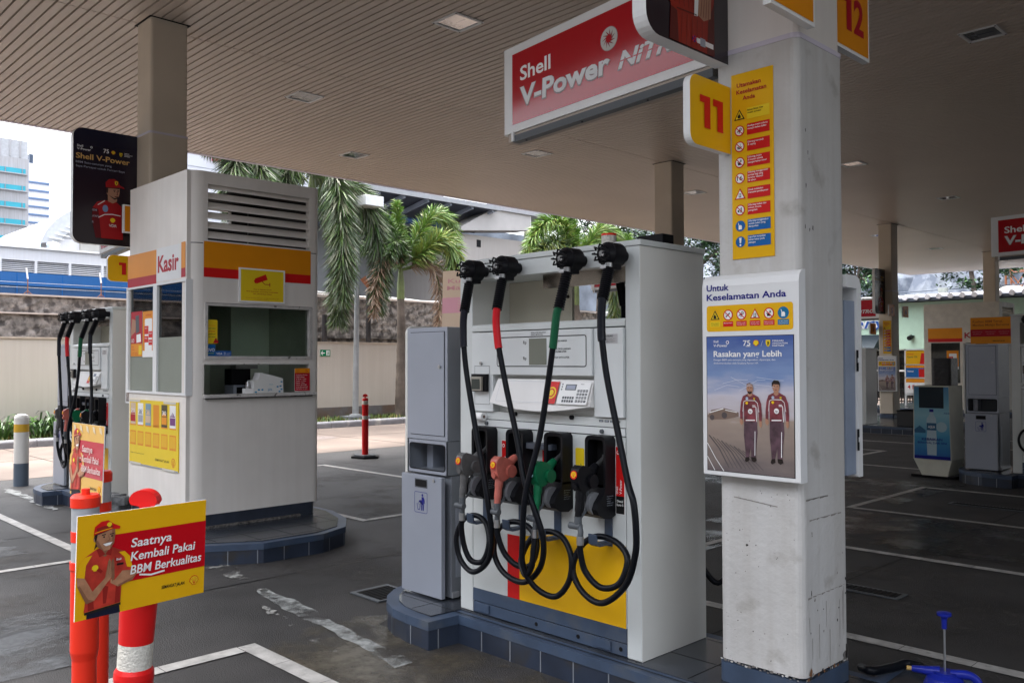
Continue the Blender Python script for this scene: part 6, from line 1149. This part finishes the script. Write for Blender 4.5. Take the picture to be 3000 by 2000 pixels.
def tank(y, z, r, h, l, m): b = MB(); b.lathe([(r, 0), (r, h), (r*1.08, h), (r*1.05, h+.06), (.001, h+.14)], (-33.5, y, z), m, 20); on('water_tank', l, 'water tank', b, (-33.5, y, z))
tank(9.18, 5.26, .30, .68, 'pale blue water tank on the white roof left of the arched building', mat('tank_blue', (.38, .58, .68), .5)); tank(9.9, 5.26, .21, .55, 'smaller rusty water tank on the white roof beside the blue one', mat('tank_rust', (.40, .42, .46), .6, var=.4, vs=3, stain=(.2, .09, .05), ss=2))
b = MB(); b.tube([(-29, 10.1, 5.35), (-29, 10.25, 5.42), (-29, 10.9, 5.42)], .055, STEEL, 10); b.tube([(-29, 10.2, 5.0), (-29, 10.2, 5.4)], .03, GREYD, 8); on('roof_pipe', 'silver pipe on the roof under the dark driver poster', 'pipe', b, (-29, 10.3, 5.2))
# towers far away
TWR = mat('tower_concrete', (.42, .42, .44), .8, var=.10, vs=.25, streak=.5); TWG = flat('tower_glass', (.05, .36, .46), .15)
g = thing('office_tower', 'grey concrete office tower with cyan window bands at far left', 'building', (-75, 10, 0))
b = MB(); b.box(-80, -70, -20, 18.98, 0, 16.5, TWR); b.build('wall', g)
b = MB(); b.box(-79.9, -70.05, -20, 18.93, 16.5, 17.8, mat('tower_top', (.45, .46, .48), .6))
for k in range(60): y = -20+.65*k; b.box(-70.05, -69.98, y, y+.12, 16.55, 17.8, MATS['tower_concrete'])
b.box(-72, -71, 17.2, 17.9, 17.8, 18.0, MATS['tower_top']); b.tube([(-70.1, -20, 18.3), (-70.1, 18.9, 18.3)], .03, GREYD, 5)
for k in range(20): b.tube([(-70.1, -19+2*k, 17.8), (-70.1, -19+2*k, 18.3)], .03, GREYD, 5)
b.build('roof_storey', g)
for k in range(8):
    z = 15.36-1.24*k
    b = MB(); b.box(-70.02, -69.9, -20, 18.75, z, z+.36, TWG); w = b.build('window', g)
    b = MB(); [b.box(-69.91, -69.86, y*1.1-9, y*1.1-8.95, z, z+.36, GREYD) for y in range(26)]; b.box(-70.0, -69.8, -20, 18.85, z-.07, z, MATS['tower_concrete']); b.build('frame', w)
g = thing('slab_building', 'white slab building with dark floor bands right of the grey tower', 'building', (-90, 24, 0))
b = MB(); b.box(-95, -85, 22.5, 24.75, 0, 19.4, mat('slab_white', (.66, .68, .74), .6, streak=.1)); b.build('wall', g)
for k in range(13): b = MB(); b.box(-85.02, -84.9, 22.5, 24.72, 17.62-.72*k, 17.78-.72*k, flat('band_blue', (.12, .19, .32), .3)); b.build('window', g)
b = MB(); b.box(-86, -85, 23.1, 23.4, 19.4, 20.2, BLUEB); b.build('roof_sign', g)
g = thing('arched_building', 'building with a curved ribbed roof behind the dark driver poster', 'building', (-48, 15, 0)); RIB = mat('arch_roof', (.36, .38, .41), .5, var=.06)
arc = [(12.7, 7.3), (13.0, 7.95), (13.43, 8.5), (13.9, 8.9), (14.3, 9.05), (14.8, 9.06), (15.5, 8.95), (16.5, 8.6)]
b = MB(); b.raw([Vector((x, y, z)) for x in (-45, -56) for y, z in arc], [(i, i+1, 8+i+1, 8+i) for i in range(7)], RIB); b.build('roof', g)
inn = [(13.45, 7.4), (14.0, 7.95), (14.7, 8.42), (15.4, 8.5), (16.4, 8.2)]
b = MB(); b.raw([Vector((-45, y, z)) for y, z in arc]+[Vector((-44.98, y, z)) for y, z in inn], [(0, 1, 8), (1, 2, 9, 8), (2, 3, 4, 10, 9), (4, 5, 11, 10), (5, 6, 11), (6, 7, 12, 11)], mat('arch_face', (.50, .52, .55), .5))
for k in range(7): t_ = .1+.13*k; y = 12.8+1.9*t_; b.bar((-44.9, y+.1, 7.45+1.5*t_), (-44.9, y+.75, 7.4+1.35*t_), .06, .05, LETW)
b.build('gable', g)
b = MB(); b.box(-56, -45.1, 13.45, 17, 0, 7.6, PALEW); b.box(-45.1, -44.95, 14.5, 16.0, 6.6, 7.6, mat('raw_concrete', (.42, .41, .38), .9, var=.25, vs=1)); b.build('wall', g)
g = thing('pale_mall', 'pale tiled building with a square red sign above the kiosk', 'building', (-65, 30, 0))
b = MB(); b.box(-75, -60, 25.5, 50, 0, 18.5, mat('mall_panel', (.55, .56, .60), .5, var=.03, vs=.4)); [b.box(-60.0, -59.97, 25.5, 50, 12+.9*k, 12.02+.9*k, GREYD) for k in range(7)]; b.build('wall', g)
b = MB(); b.box(-60, -59.7, 28.25, 29.2, 16.2, 17.2, flat('mall_red', (.46, .03, .06), .3)); a = Art(b, (-59.7, 28.25, 16.2), (0, 1, 0), (0, 0, 1), lift=.02, eps=.01); a.text('na', .12, .3, .62, LETW, 1, w=.74); b.build('sign', g)
# warehouse with dark eave, grey wall and pale building
WHM = mat('eave_sheet', (.06, .07, .10), .5, var=.15, vs=1); WHG = mat('warehouse_grey', (.16, .165, .17), .7, var=.06); BEAM = flat('blue_beam', (.02, .05, .14), .5); PURL = flat('purlin', (.30, .34, .42), .5)
g = thing('warehouse', 'warehouse with a dark overhanging roof behind the green palms', 'building', (-29, 22, 0))
b = MB(); v = [(-26.2, 17.3, 8.10), (-26.2, 24.9, 7.95), (-30.5, 24.9, 7.2), (-30.5, 17.3, 7.35)]; b.face(v, WHM); b.face([(x, y, z+.06) for x, y, z in v][::-1], BLF); b.box(-26.22, -26.15, 17.3, 24.9, 7.9, 8.08, mat('eave_edge', (.30, .31, .33), .5)); b.build('roof', g)
b = MB()
for k in range(7): y = 17.7+1.15*k; b.bar((-26.3, y, 7.9), (-30.4, y, 7.15), .10, .16, PURL)
b.tube([(-27.5, 17, 7.25), (-27.5, 24.6, 7.2)], .13, BEAM, 12); b.build('rafter', g)
b = MB(); b.box(-31, -30.5, 15, 26, 0, 7.35, WHG); b.build('wall', g)
b = MB(); [b.tube(p, .045, flat('roof_rail_red', (.16, .035, .035), .6), 6) for p in ([(-26.4, 16.8, 7.55), (-26.4, 17.5, 8.05), (-26.4, 18.1, 8.55), (-26.4, 19.9, 8.5)], [(-26.4, 18.2, 8.5), (-26.4, 18.2, 7.95)], [(-26.4, 19.2, 8.5), (-26.4, 19.2, 7.95)], [(-26.4, 18.3, 8.1), (-26.4, 19.2, 8.5)], [(-26.4, 17.0, 7.7), (-26.4, 17.8, 7.5), (-26.4, 18.4, 7.75)])]; b.build('railing', g)
g = thing('pale_building', 'pale building with an overhanging top and small dark vent between two palms', 'building', (-29, 26, 0)); PB = mat('pale_wall', (.40, .37, .35), .7, var=.05, vs=.6, streak=.2)
b = MB(); b.box(-32, -27, 23.05, 28.2, 0, 6.9, PB); b.box(-27.0, -26.97, 23.05, 23.4, 0, 7.0, flat('pale_pilaster', (.52, .50, .49), .6)); b.build('wall', g)
b = MB(); b.prism([(23.1, 6.95), (27.1, 7.35), (27.1, 8.15), (25.0, 8.1), (23.1, 7.1)], (-27.6, 0, 0), (0, 1, 0), (0, 0, 1), (1.0, 0, 0), flat('pale_overhang', (.46, .44, .43), .6)); b.box(-30, -26.5, 24.6, 29.5, 8.0, 8.22, mat('roof_slab', (.34, .34, .36), .7)); b.build('overhang', g)
b = MB(); b.box(-27.02, -26.98, 24.3, 24.52, 6.42, 6.72, NEARB); b.build('vent', g); b = MB(); b.box(-27, -26.7, 27.1, 27.25, 0, 8.1, LETW); b.build('downpipe', g)
b = MB(); b.box(-34, -32.5, 27, 60, 0, 8.3, mat('rock_grey', (.15, .17, .20), .9, var=.5, vs=.7, bump=1, bs=4)); on('rear_wall', 'dark grey rough wall behind the palms right of the pale building', 'wall', b, (-33, 40, 0))
# exit sign, lamp posts
def a_exit(a, w, h):
    EG = flat('exit_green', (.0, .22, .09), .35); a.rect(0, 0, w, h, EG); a.poly([(w*.06, h*.5), (w*.2, h*.82), (w*.28, h*.82), (w*.2, h*.58), (w*.46, h*.58), (w*.46, h*.42), (w*.2, h*.42), (w*.28, h*.18), (w*.2, h*.18)], LETW, 1)
    a.rect(w*.60, h*.12, w*.92, h*.90, LETW, 1); a.circ(w*.78, h*.74, h*.09, EG, 2); a.poly([(w*.68, h*.2), (w*.74, h*.38), (w*.72, h*.6), (w*.84, h*.6), (w*.82, h*.4), (w*.88, h*.2), (w*.83, h*.2), (w*.78, h*.36), (w*.74, h*.2)], EG, 2)
card('exit_sign', 'small green exit sign with white arrow on the cream wall', 'sign', -19.998, 12.42, 12.73, 1.78, 1.95, a_exit, .02)
g = thing('lamp_post', 'thin grey lamp post with a square head in front of the cream wall', 'street lamp', (-19.2, 13.0, .12)); GV = mat('galvanised', (.34, .36, .37), .45, metal=.4, var=.1)
b = MB(); b.tube([(-19.2, 13.0, .2), (-19.2, 13.08, 5.75)], [.085, .05], GV, 12); b.build('pole', g); b = MB(); b.box(-19.45, -18.95, 12.7, 13.3, .12, .22, GREYD); b.lathe([(.16, .22), (.16, .25), (.09, .27)], (-19.2, 13, 0), GV, 12); b.build('foot', g)
b = MB(); b.tube([(-19.2, 13.08, 5.7), (-18.5, 13.0, 5.72)], .03, GV, 8); b.box(-18.75, -18.25, 12.66, 13.22, 5.60, 5.86, mat('lamp_head', (.62, .64, .64), .4)); b.build('lamp_head', g, bev=.03)
for y, z0, z1, l in ((14.18, 2.05, 3.62, 'short dark pole with a torn orange flag on the wall between two palms'), (12.75, 2.05, 2.9, 'short dark pole on the wall under the drooping palm fronds')):
    b = MB(); b.tube([(-20.3, y, z0), (-20.3, y, z1)], .07, flat('dark_pole', (.03, .028, .03), .6), 8); b.box(-20.5, -20.1, y-.3, y+.3, z0, z0+.04, DARK)
    if z1 > 3: b.face([(-20.3, y+.08, z1-.05), (-20.3, y+.2, z1-.1), (-20.3, y-.1, z1+.42), (-20.3, y-.28, z1+.3)], flat('torn_flag', (.42, .16, .09), .7))
    on('short_pole', l, 'pole', b, (-20.3, y, z0))
# ================================================================= palms
PG = [mat('palm_%s' % n, c, .45, var=.15, vs=1.5) for n, c in (('a', (.06, .12, .035)), ('b', (.10, .17, .04)), ('c', (.14, .26, .035)), ('d', (.20, .23, .05)), ('brown', (.26, .17, .11)), ('brown2', (.34, .24, .16)), ('dull', (.085, .11, .06)), ('pale', (.17, .18, .11)))]
BARK = mat('palm_bark', (.13, .105, .085), .85, var=.4, vs=3, bump=.6, bs=20); CSH = mat('crownshaft', (.16, .20, .07), .5, var=.3, vs=3)
def frond(b, pts, L, n, cols, r0=.035):
    P = catm(pts, 8); cum = [0]
    for a, c in zip(P, P[1:]): cum.append(cum[-1]+(c-a).length)
    b.tube(P, [r0*(1-.85*i/len(P)) for i in range(len(P))], PG[1], 5)
    T = cum[-1]
    n = int(n*1.9)
    for k in range(n):
        s = T*(.10+.90*((k+rnd.random())/n)); i = min(max(j for j in range(len(cum)) if cum[j] <= s), len(P)-2)
        q = P[i].lerp(P[i+1], (s-cum[i])/max(1e-5, cum[i+1]-cum[i])); t = (P[i+1]-P[i]).normalized(); a = t.orthogonal().normalized(); an = rnd.uniform(0, 6.283)
        rad = a*math.cos(an)+t.cross(a)*math.sin(an); f = s/T; l = L*1.2*(.55+.45*math.sin(math.pi*min(1, .25+f*.75)))*rnd.uniform(.75, 1.15)
        d = (rad*.8+t*rnd.uniform(.35, .9)).normalized(); w = rnd.uniform(.010, .017)*(L/.5)**.5*1.2; sd_ = d.cross(Vector((rnd.uniform(-1, 1), rnd.uniform(-1, 1), rnd.uniform(-1, 1)))).normalized()*w
        e1 = q+d*l*.55+Vector((0, 0, -.03*l)); e2 = q+d*l+Vector((0, 0, -.22*l)); m = rnd.choice(cols)
        b.face([q-sd_*.6, q+sd_*.6, e1+sd_, e1-sd_], m); b.face([e1-sd_, e1+sd_, e2], m)
def palm(label, base, crown, fronds, tr=.14, shaft=1.0, gr='foxtail palms along the boundary wall'):
    g = thing('palm_tree', label, 'palm', base, gr); bx_, by_, bz = base; c = Vector(crown)
    b = MB(); P = catm([base, (bx_+.03, by_+.02, (bz+c.z)/2), (c.x, c.y, c.z-shaft)], 14); b.tube(P, [tr*(1.25-.45*i/len(P))*(1.06 if i % 3 == 0 else 1) for i in range(len(P))], BARK, 10); b.build('trunk', g)
    b = MB(); b.tube([(c.x, c.y, c.z-shaft), (c.x, c.y, c.z-shaft*.5), tuple(c)], [tr*.9, tr*.85, tr*.4], CSH, 10); b.build('crownshaft', g)
    b = MB()
    for pts, L, n, cols in fronds: frond(b, [c+Vector(p) for p in pts], L, n, [PG[i] for i in cols])
    b.build('crown', g); return g
X_ = -19.3
GR = (1, 2, 2, 3, 1); DU = (0, 1, 6, 6, 7); BR = (4, 5, 5, 4)
palm('small bright green palm between the kiosk and the pump', (X_, 14.53, .12), (X_, 14.55, 4.25), [
    ([(0, 0, 0), (.05, -.05, .6), (.05, -.12, 1.2), (.1, -.22, 1.75)], .32, 340, (2, 2, 1, 3)), ([(0, 0, 0), (.2, .35, .75), (.3, .85, 1.45), (.3, 1.35, 1.5), (.25, 1.7, 1.05), (.2, 1.75, .6)], .42, 560, GR), ([(0, 0, 0), (.2, -.3, .6), (.3, -.75, 1.1), (.3, -1.1, 1.3), (.3, -1.35, 1.2)], .40, 420, (0, 1, 1, 2)),
    ([(0, 0, 0), (.5, -.4, .45), (.7, -.7, .6), (.8, -.95, .2)], .38, 380, (0, 0, 1, 6)), ([(0, 0, 0), (.5, .35, .35), (.8, .75, .75), (.9, 1.1, .5), (.9, 1.2, -.2), (.85, 1.1, -.75)], .46, 760, (3, 1, 2, 1, 3)), ([(0, 0, 0), (-.6, .3, .5), (-1.0, .6, .6), (-1.2, .8, .2)], .35, 260, (0, 1)), ([(0, 0, 0), (-.7, -.3, .6), (-1.1, -.6, .5)], .35, 240, (0, 1)),
    ([(0, 0, 0), (.4, -.4, .25), (.5, -.9, .1), (.5, -1.2, -.6), (.5, -1.25, -1.4)], .34, 230, BR), ([(0, 0, -.1), (.5, .45, .1), (.6, .8, -.3), (.6, .9, -1.0), (.55, .9, -1.7)], .34, 230, BR), ([(0, 0, -.1), (.4, .9, .1), (.5, 1.3, -.3), (.5, 1.5, -1.0), (.45, 1.45, -1.7)], .30, 170, BR+(3,)), ([(0, 0, -.1), (.1, -.5, .2), (.2, -.75, -.2), (.2, -.8, -.9)], .33, 220, (3, 4, 1))], .12, .9)
palm('tall palm with long hanging fronds right beside the kiosk', (X_, 11.0, .12), (X_, 11.75, 6.35), [
    ([(0, 0, 0), (.2, .3, .15), (.35, .55, -.5), (.4, .65, -1.8), (.35, .55, -3.7)], .52, 1300, DU), ([(0, 0, 0), (.3, .55, -.1), (.4, 1.05, -.3), (.4, 1.55, -.9), (.4, 1.85, -2.1), (.35, 1.75, -3.3)], .52, 1100, (6, 0, 7, 1, 6)), ([(0, 0, 0), (.1, .0, .5), (.3, .15, .75), (.5, .35, .3)], .42, 420, (1, 3, 7)), ([(0, 0, 0), (.1, -.4, .3), (.2, -.8, .0), (.2, -1.0, -1.2)], .5, 500, DU), ([(0, 0, 0), (.6, .15, .1), (.9, .25, -.6), (.95, .3, -2.0), (.9, .35, -3.2)], .5, 900, DU), ([(0, 0, 0), (-.4, .5, .2), (-.8, .9, -.2), (-1, 1.2, -1.2)], .45, 400, DU)], .16, 1.0)
palm('tallest palm showing its bushy crown above the kiosk louvres', (X_, 9.4, .12), (X_, 9.7, 6.2), [
    ([(0, 0, 0), (.2, -.1, .5), (.4, -.5, .8), (.5, -.9, .3)], .5, 560, DU), ([(0, 0, 0), (.2, .2, .5), (.4, .6, .75), (.5, 1.1, .45), (.5, 1.5, -.1)], .42, 200, (7, 6, 1)), ([(0, 0, 0), (.4, -.2, .35), (.7, -.4, .0), (.8, -.5, -1.2)], .5, 600, DU), ([(0, 0, 0), (.4, .15, .3), (.7, .25, -.1), (.8, .3, -1.3)], .5, 600, DU), ([(0, 0, 0), (-.3, 0, .6), (-.5, -.3, .9)], .45, 300, DU), ([(0, 0, 0), (.0, .5, .6), (.1, 1.0, .85), (.1, 1.6, .6), (.1, 2.0, .2)], .40, 150, (7, 6))], .16, 1.0)
palm('bright green palm rising behind the big fuel pump', (X_, 21.9, .12), (X_, 21.8, 4.7), [
    ([(0, 0, 0), (.2, -.5, .8), (.3, -1.0, 1.35), (.3, -1.6, 1.4), (.25, -2.2, .9), (.2, -2.5, .3)], .48, 700, (2, 1, 2, 3)), ([(0, 0, 0), (.3, -.7, .5), (.5, -1.5, .7), (.5, -2.2, .4), (.5, -2.7, -.2)], .45, 560, (6, 0, 1, 3)), ([(0, 0, 0), (.1, -.1, .9), (.1, -.3, 1.6), (.1, -.5, 2.0)], .40, 420, (2, 2, 1)), ([(0, 0, 0), (.2, .5, .9), (.3, 1.0, 1.4), (.3, 1.7, 1.3), (.3, 2.2, .7)], .46, 620, GR), ([(0, 0, 0), (.5, -.5, .3), (.7, -1.0, .2), (.8, -1.4, -.5), (.75, -1.5, -1.8)], .46, 620, (3, 1, 0, 7)), ([(0, 0, 0), (.5, .5, .3), (.7, .9, .1), (.8, 1.1, -.7), (.75, 1.15, -1.9)], .46, 620, (3, 1, 0, 7)), ([(0, 0, 0), (.7, .1, .5), (1.1, .2, .4), (1.3, .3, -.3)], .42, 420, (1, 3, 0)), ([(0, 0, 0), (.4, 1.0, .4), (.5, 1.8, .2), (.5, 2.3, -.6), (.5, 2.4, -1.6)], .45, 500, (1, 0, 3))], .15, 1.2)
palm('palm half hidden behind the pump and the right column', (X_, 24.6, .12), (X_, 24.4, 4.6), [
    ([(0, 0, 0), (.2, -.5, .7), (.3, -1.1, 1.0), (.3, -1.7, .7)], .45, 420, GR), ([(0, 0, 0), (.2, .5, .7), (.3, 1.2, 1.0), (.3, 1.8, .6)], .45, 420, GR), ([(0, 0, 0), (.5, -.4, .2), (.7, -.8, -.2), (.7, -1.0, -1.3)], .45, 450, (3, 1, 0)), ([(0, 0, 0), (.5, .4, .2), (.7, .8, -.2), (.7, 1.0, -1.3)], .45, 450, (1, 0)), ([(0, 0, 0), (.1, 0, .8), (.1, .1, 1.5)], .38, 300, (2, 1))], .15, 1.2)
# strap-leaf plants in the planter
ST = [mat('strap_%s' % n, c, .4, var=.15) for n, c in (('a', (.05, .13, .02)), ('b', (.09, .20, .03)), ('c', (.035, .085, .02)))]
def strap(x, y, label, h):
    b = MB()
    for k in range(26):
        a = rnd.uniform(0, 6.28); l = rnd.uniform(.25, .5)*h; d = Vector((math.cos(a), math.sin(a), 0)); s = Vector((-d.y, d.x, 0))*rnd.uniform(.014, .024); e = rnd.uniform(.5, 1.0)
        p0 = Vector((x, y, .12))+d*rnd.uniform(0, .06); p1 = p0+d*l*.35+Vector((0, 0, l*e)); p2 = p0+d*l*.8+Vector((0, 0, l*e*1.05)); p3 = p0+d*l*1.15+Vector((0, 0, l*e*.75)); m = rnd.choice(ST)
        b.face([p0-s*.6, p0+s*.6, p1+s, p1-s], m); b.face([p1-s, p1+s, p2+s*.8, p2-s*.8], m); b.face([p2-s*.8, p2+s*.8, p3], m)
    o = b.build('strap_plant', at=(x, y, .12)); tag(o, label, 'plant', 'strap-leaf plants in the kerb planter'); return o
yy = 4.55
for i in range(16):
    strap(-19.1+rnd.uniform(-.12, .12)+(.0 if i % 2 else -.35), yy, 'green strap-leaf plant in the planter behind the white bollard', rnd.uniform(.85, 1.25)); yy += rnd.uniform(.12, .19)
# ================================================================= far right: shop, trees, hillside
g = thing('shop_building', 'mint green shop with blue script letters beyond the canopy', 'shop', (-16, 39, 0))
b = MB(); b.box(-34, -2, 38, 44, 2.1, 4.08, MINT); b.box(-34, -2, 38.3, 44, 0, 2.1, flat('shop_dark', (.03, .03, .03), .3)); b.build('wall', g)
b = MB(); b.box(-34, -2, 37.4, 44, 4.10, 4.22, flat('shop_roof', (.05, .06, .08), .6))
for k in range(70): b.tube([(-33.5+.45*k, 37.3, 4.25), (-33.5+.45*k, 44, 4.6)], .12, mat('wave_roof', (.60, .60, .62), .5), 6)
b.build('roof', g)
b = MB(); a = Art(b, (0, 37.98, 0), (1, 0, 0), (0, 0, 1), lift=.02, eps=.02); a.text('ery', -17.15, 3.02, .50, LETW, 0, w=1.55, bold=.06, shear=.25); a.text('ery', -17.13, 3.03, .47, flat('script_blue', (.02, .09, .36), .4), 1, w=1.5, bold=.0, shear=.25); b.build('script_sign', g)
b = MB()
for x in (-17, -15.5, -14.2, -13.2, -12.2, -11): b.box(x, x+.09, 38.2, 38.28, 0, 2.1, WHITE)
b.box(-34, -2, 38.2, 38.28, 1.15, 1.22, WHITE); b.box(-34, -2, 38.18, 38.3, 2.06, 2.12, WHITE); b.box(-17, -11, 38.29, 38.3, 0, 2.1, GLD); b.build('shopfront', g)
b = MB(); b.prism([(38, 2.75), (37.2, 2.15), (37.2, 2.05), (38, 2.1)], (-17.4, 0, 0), (0, 1, 0), (0, 0, 1), (1.5, 0, 0), flat('awning_dark', (.02, .03, .04), .6)); b.build('awning', g)
b = MB(); b.cyl((-14.60, 37.95, 2.62), (-14.62, 37.75, 2.56), .10, BLACK, 12); b.box(-14.62, -14.5, 37.9, 38, 2.6, 2.68, BLACK); b.build('spotlight', g)
b = MB(); SW = flat('shelf_goods', (.4, .42, .4), .5)
for k in range(8): b.box(-15.6, -14.6, 38.32, 38.5, .25*k, .25*k+.03, SW); [b.box(-15.5+.12*j, -15.42+.12*j, 38.33, 38.4, .25*k+.03, .25*k+.03+rnd.uniform(.08, .18), rnd.choice((LETW, BLUES, YEL, RED2))) for j in range(7)]
b.build('shelf', g)
def a_s1(a, w, h): a.rect(0, 0, w, h, YEL); a.text('Promo', w*.08, h*.7, h*.12, RED2, 1); a.text('Ganti Oli', w*.08, h*.48, h*.14, GREEN, 1); a.poly([(w*.75, 0), (w, 0), (w, h*.8), (w*.85, h*.85)], RED2, 1)
def a_s2(a, w, h): a.rect(0, 0, w, h, BLUES); a.rect(0, h*.8, w, h, ORG, 1); a.rect(w*.7, 0, w, h*.7, RED2, 1); a.text('hemat', w*.1, h*.45, h*.14, LETW, 2)
def a_s3(a, w, h): a.rect(0, 0, w, h, LETW); a.rect(0, h*.75, w, h, ORG, 1); a.text('4 B', w*.08, h*.3, h*.28, RED2, 1)
for (z0, z1), f, l in (((1.50, 1.93), a_s1, 'yellow oil promo panel, topmost of the white rack by the far kiosk'), ((1.08, 1.46), a_s2, 'blue and red promo panel, middle of the white rack by the far kiosk'), ((.56, 1.03), a_s3, 'white panel reading 4 B, lowest on the white rack by the far kiosk')): card('promo_board', l, 'board', 28.9, -11.3, -10.72, z0, z1, f, .02, face='y')
b = MB(); [b.box(x, x+.05, 28.92, 28.98, .1, 2.0, WHITE) for x in (-11.36, -10.70)]; [b.box(-11.36, -10.65, 28.92, 28.98, z, z+.04, WHITE) for z in (.5, 1.04, 1.47, 1.95)]; on('panel_rack', 'white upright rack holding promo panels beside the far kiosk', 'rack', b, (-11, 28.95, .1))
b = MB(); [b.box(-14.5+.1*k, -14.47+.1*k, 33, 33.03, 0, .8, BLACK) for k in range(36)]; b.box(-14.5, -10.9, 33, 33.04, .78, .82, BLACK); b.box(-14.5, -10.9, 33, 33.04, .1, .14, BLACK); on('railing', 'low black railing between the shaded column and the far kiosk', 'railing', b, (-12.7, 33, 0))
HILL = mat('rock_face', (.26, .29, .34), .9, var=.45, vs=.8, bump=1, bs=3, stain=(.11, .13, .17), ss=1.6, st=(.46, .6))
b = MB(); nx = 60
pr_ = [(0, 0), (.3, 3.0), (.0, 6.0), (-.8, 10)]
b.raw([Vector((-45+45*i/nx, 47+rnd.uniform(-.3, .3)-dy, z)) for i in range(nx+1) for dy, z in ((0, 0), (.2, 4), (0, 6), (-.6, 8), (-2, 11))], [(i*5+j, (i+1)*5+j, (i+1)*5+j+1, i*5+j+1) for i in range(nx) for j in range(4)], HILL); struct(b.build('hill'))
LEAF = [mat('leaf_%s' % n, c, .5, var=.2) for n, c in (('a', (.018, .05, .022)), ('b', (.03, .08, .03)), ('c', (.05, .12, .035)), ('d', (.012, .03, .018)))]
def tree(label, base, trunk_h, crown, n, leaf=.16, gr='leafy trees beyond the canopy'):
    g = thing('leafy_tree', label, 'tree', base, gr); B_ = Vector(base); b = MB()
    c = Vector(crown[0]); b.tube(catm([B_, B_.lerp(c, .4)+Vector((.1, 0, 0)), c], 6), [.22*(1-.6*i/12) for i in range(13)], BARK, 8)
    cl = []
    for k in range(crown[2]):
        a, e = rnd.uniform(0, 6.28), rnd.uniform(-.8, 1.2); q = c+Vector((crown[1][0]*math.cos(a)*math.cos(e), crown[1][1]*math.sin(a)*math.cos(e), crown[1][2]*math.sin(e)))*rnd.uniform(.45, 1); cl.append(q)
        if k % 3 == 0: b.tube(catm([c-Vector((0, 0, .5)), c.lerp(q, .5)+Vector((0, 0, .2)), q], 4), [.07*(1-.8*i/8) for i in range(9)], BARK, 5)
    b.build('trunk', g); b = MB()
    for q in cl:
        m0 = rnd.choice(LEAF); rr = rnd.uniform(.35, .7)*crown[3]
        for k in range(n):
            p = q+Vector((rnd.gauss(0, 1), rnd.gauss(0, 1), rnd.gauss(0, .55)))*rr*.55; d = Vector((rnd.uniform(-1, 1), rnd.uniform(-1, 1), rnd.uniform(-.8, .2))).normalized(); s = d.cross(Vector((rnd.uniform(-.3, .3), rnd.uniform(-.3, .3), 1))).normalized()*leaf*.28; l = leaf*rnd.uniform(.7, 1.3)
            b.face([p, p+d*l*.5+s, p+d*l, p+d*l*.5-s], m0 if rnd.random() < .65 else rnd.choice(LEAF))
    b.build('crown', g); return g
tree('broad leafy tree with hanging branches over the far kiosk roof', (-13.2, 42.5, 0), 4, ((-13.6, 42, 6.4), (2.6, 1.2, 2.0), 46, 1.0), 120, .22)
tree('dark leafy tree left of the shaded column behind the frame edge', (-18.6, 41.5, 0), 4, ((-18.4, 41.2, 5.6), (1.5, 1.2, 1.9), 40, 1.0), 130, .2)
tree('dark tree crown seen between the pump top and the big pillar', (-22, 31.5, 0), 4, ((-21.0, 31.5, 6.0), (2.6, 1.5, 1.6), 50, 1.0), 130, .17)
tree('dark tree crown right above the far end of the pump top', (-25.5, 30, 0), 5, ((-25.0, 30, 7.4), (2.4, 1.5, 1.3), 44, 1.0), 120, .17)
# lattice mast and satellite dome, wires
g = thing('lattice_mast', 'rusty lattice mast behind the far kiosk at the right edge', 'mast', (-11.5, 45, 0)); RS = flat('mast_rust', (.30, .12, .06), .7); b = MB(); px_ = (-12.85, -12.0); yb = (44.6, 45.4)
for x in px_:
    for y in yb: b.tube([(x, y, 0), (x, y, 12)], .055, RS, 6)
for k in range(8):
    z = 1.4*k+.2
    for y in yb: b.tube([(px_[0], y, z), (px_[1], y, z+1.3)], .03, RS, 5); b.tube([(px_[1], y, z), (px_[0], y, z+1.3)], .03, RS, 5); b.tube([(px_[0], y, z+1.35), (px_[1], y, z+1.35)], .03, RS, 5)
b.build('frame', g)
b = MB(); b.lathe([(.62, 4.25), (.66, 4.32), (.55, 4.55), (.3, 4.68), (.001, 4.72)], (-11.3, 40, 0), mat('dome_grey', (.42, .41, .38), .5), 24); b.lathe([(.001, 4.2), (.6, 4.22), (.62, 4.25)], (-11.3, 40, 0), GREYD, 24); on('roof_dome', 'grey roof ventilator dome under the rusty lattice mast', 'ventilator', b, (-11.3, 40, 4.2))
b = MB(); b.tube([(-20, 43.5, 4.9), (-5, 43.5, 5.15)], .025, BLUEB, 5); b.tube([(-20, 43.7, 4.7), (-5, 43.7, 4.95)], .02, BLUEB, 5); b.box(-15.4, -15.0, 43.3, 43.5, 4.85, 5.05, flat('flood_lamp', (.5, .54, .5))); on('power_line', 'thin dark cables strung in front of the grey hillside', 'cable', b, (-12, 43.5, 5))
b = MB(); b.box(6.1, 16, 6, 40, 0, 5.1, flat('shade_block_wall', (.10, .095, .09), .6)); on('shade_block', 'unseen dark block added along the canopy side to shade the forecourt', 'building', b, (13, 16, 0))  # out of view, added only to keep light off the forecourt

b = MB()
for k in range(6): b.box(-60+19*k, -43+19*k, -34, -22, 0, 13+2.5*(k % 3), flat('street_shade_wall', (.16, .15, .14), .8))
on('street_shade_block', 'unseen row of plain blocks added behind the viewer to shade the forecourt', 'building', b, (0, -28, 0))  # unseen blocks, added to cut off low sky light under the canopy
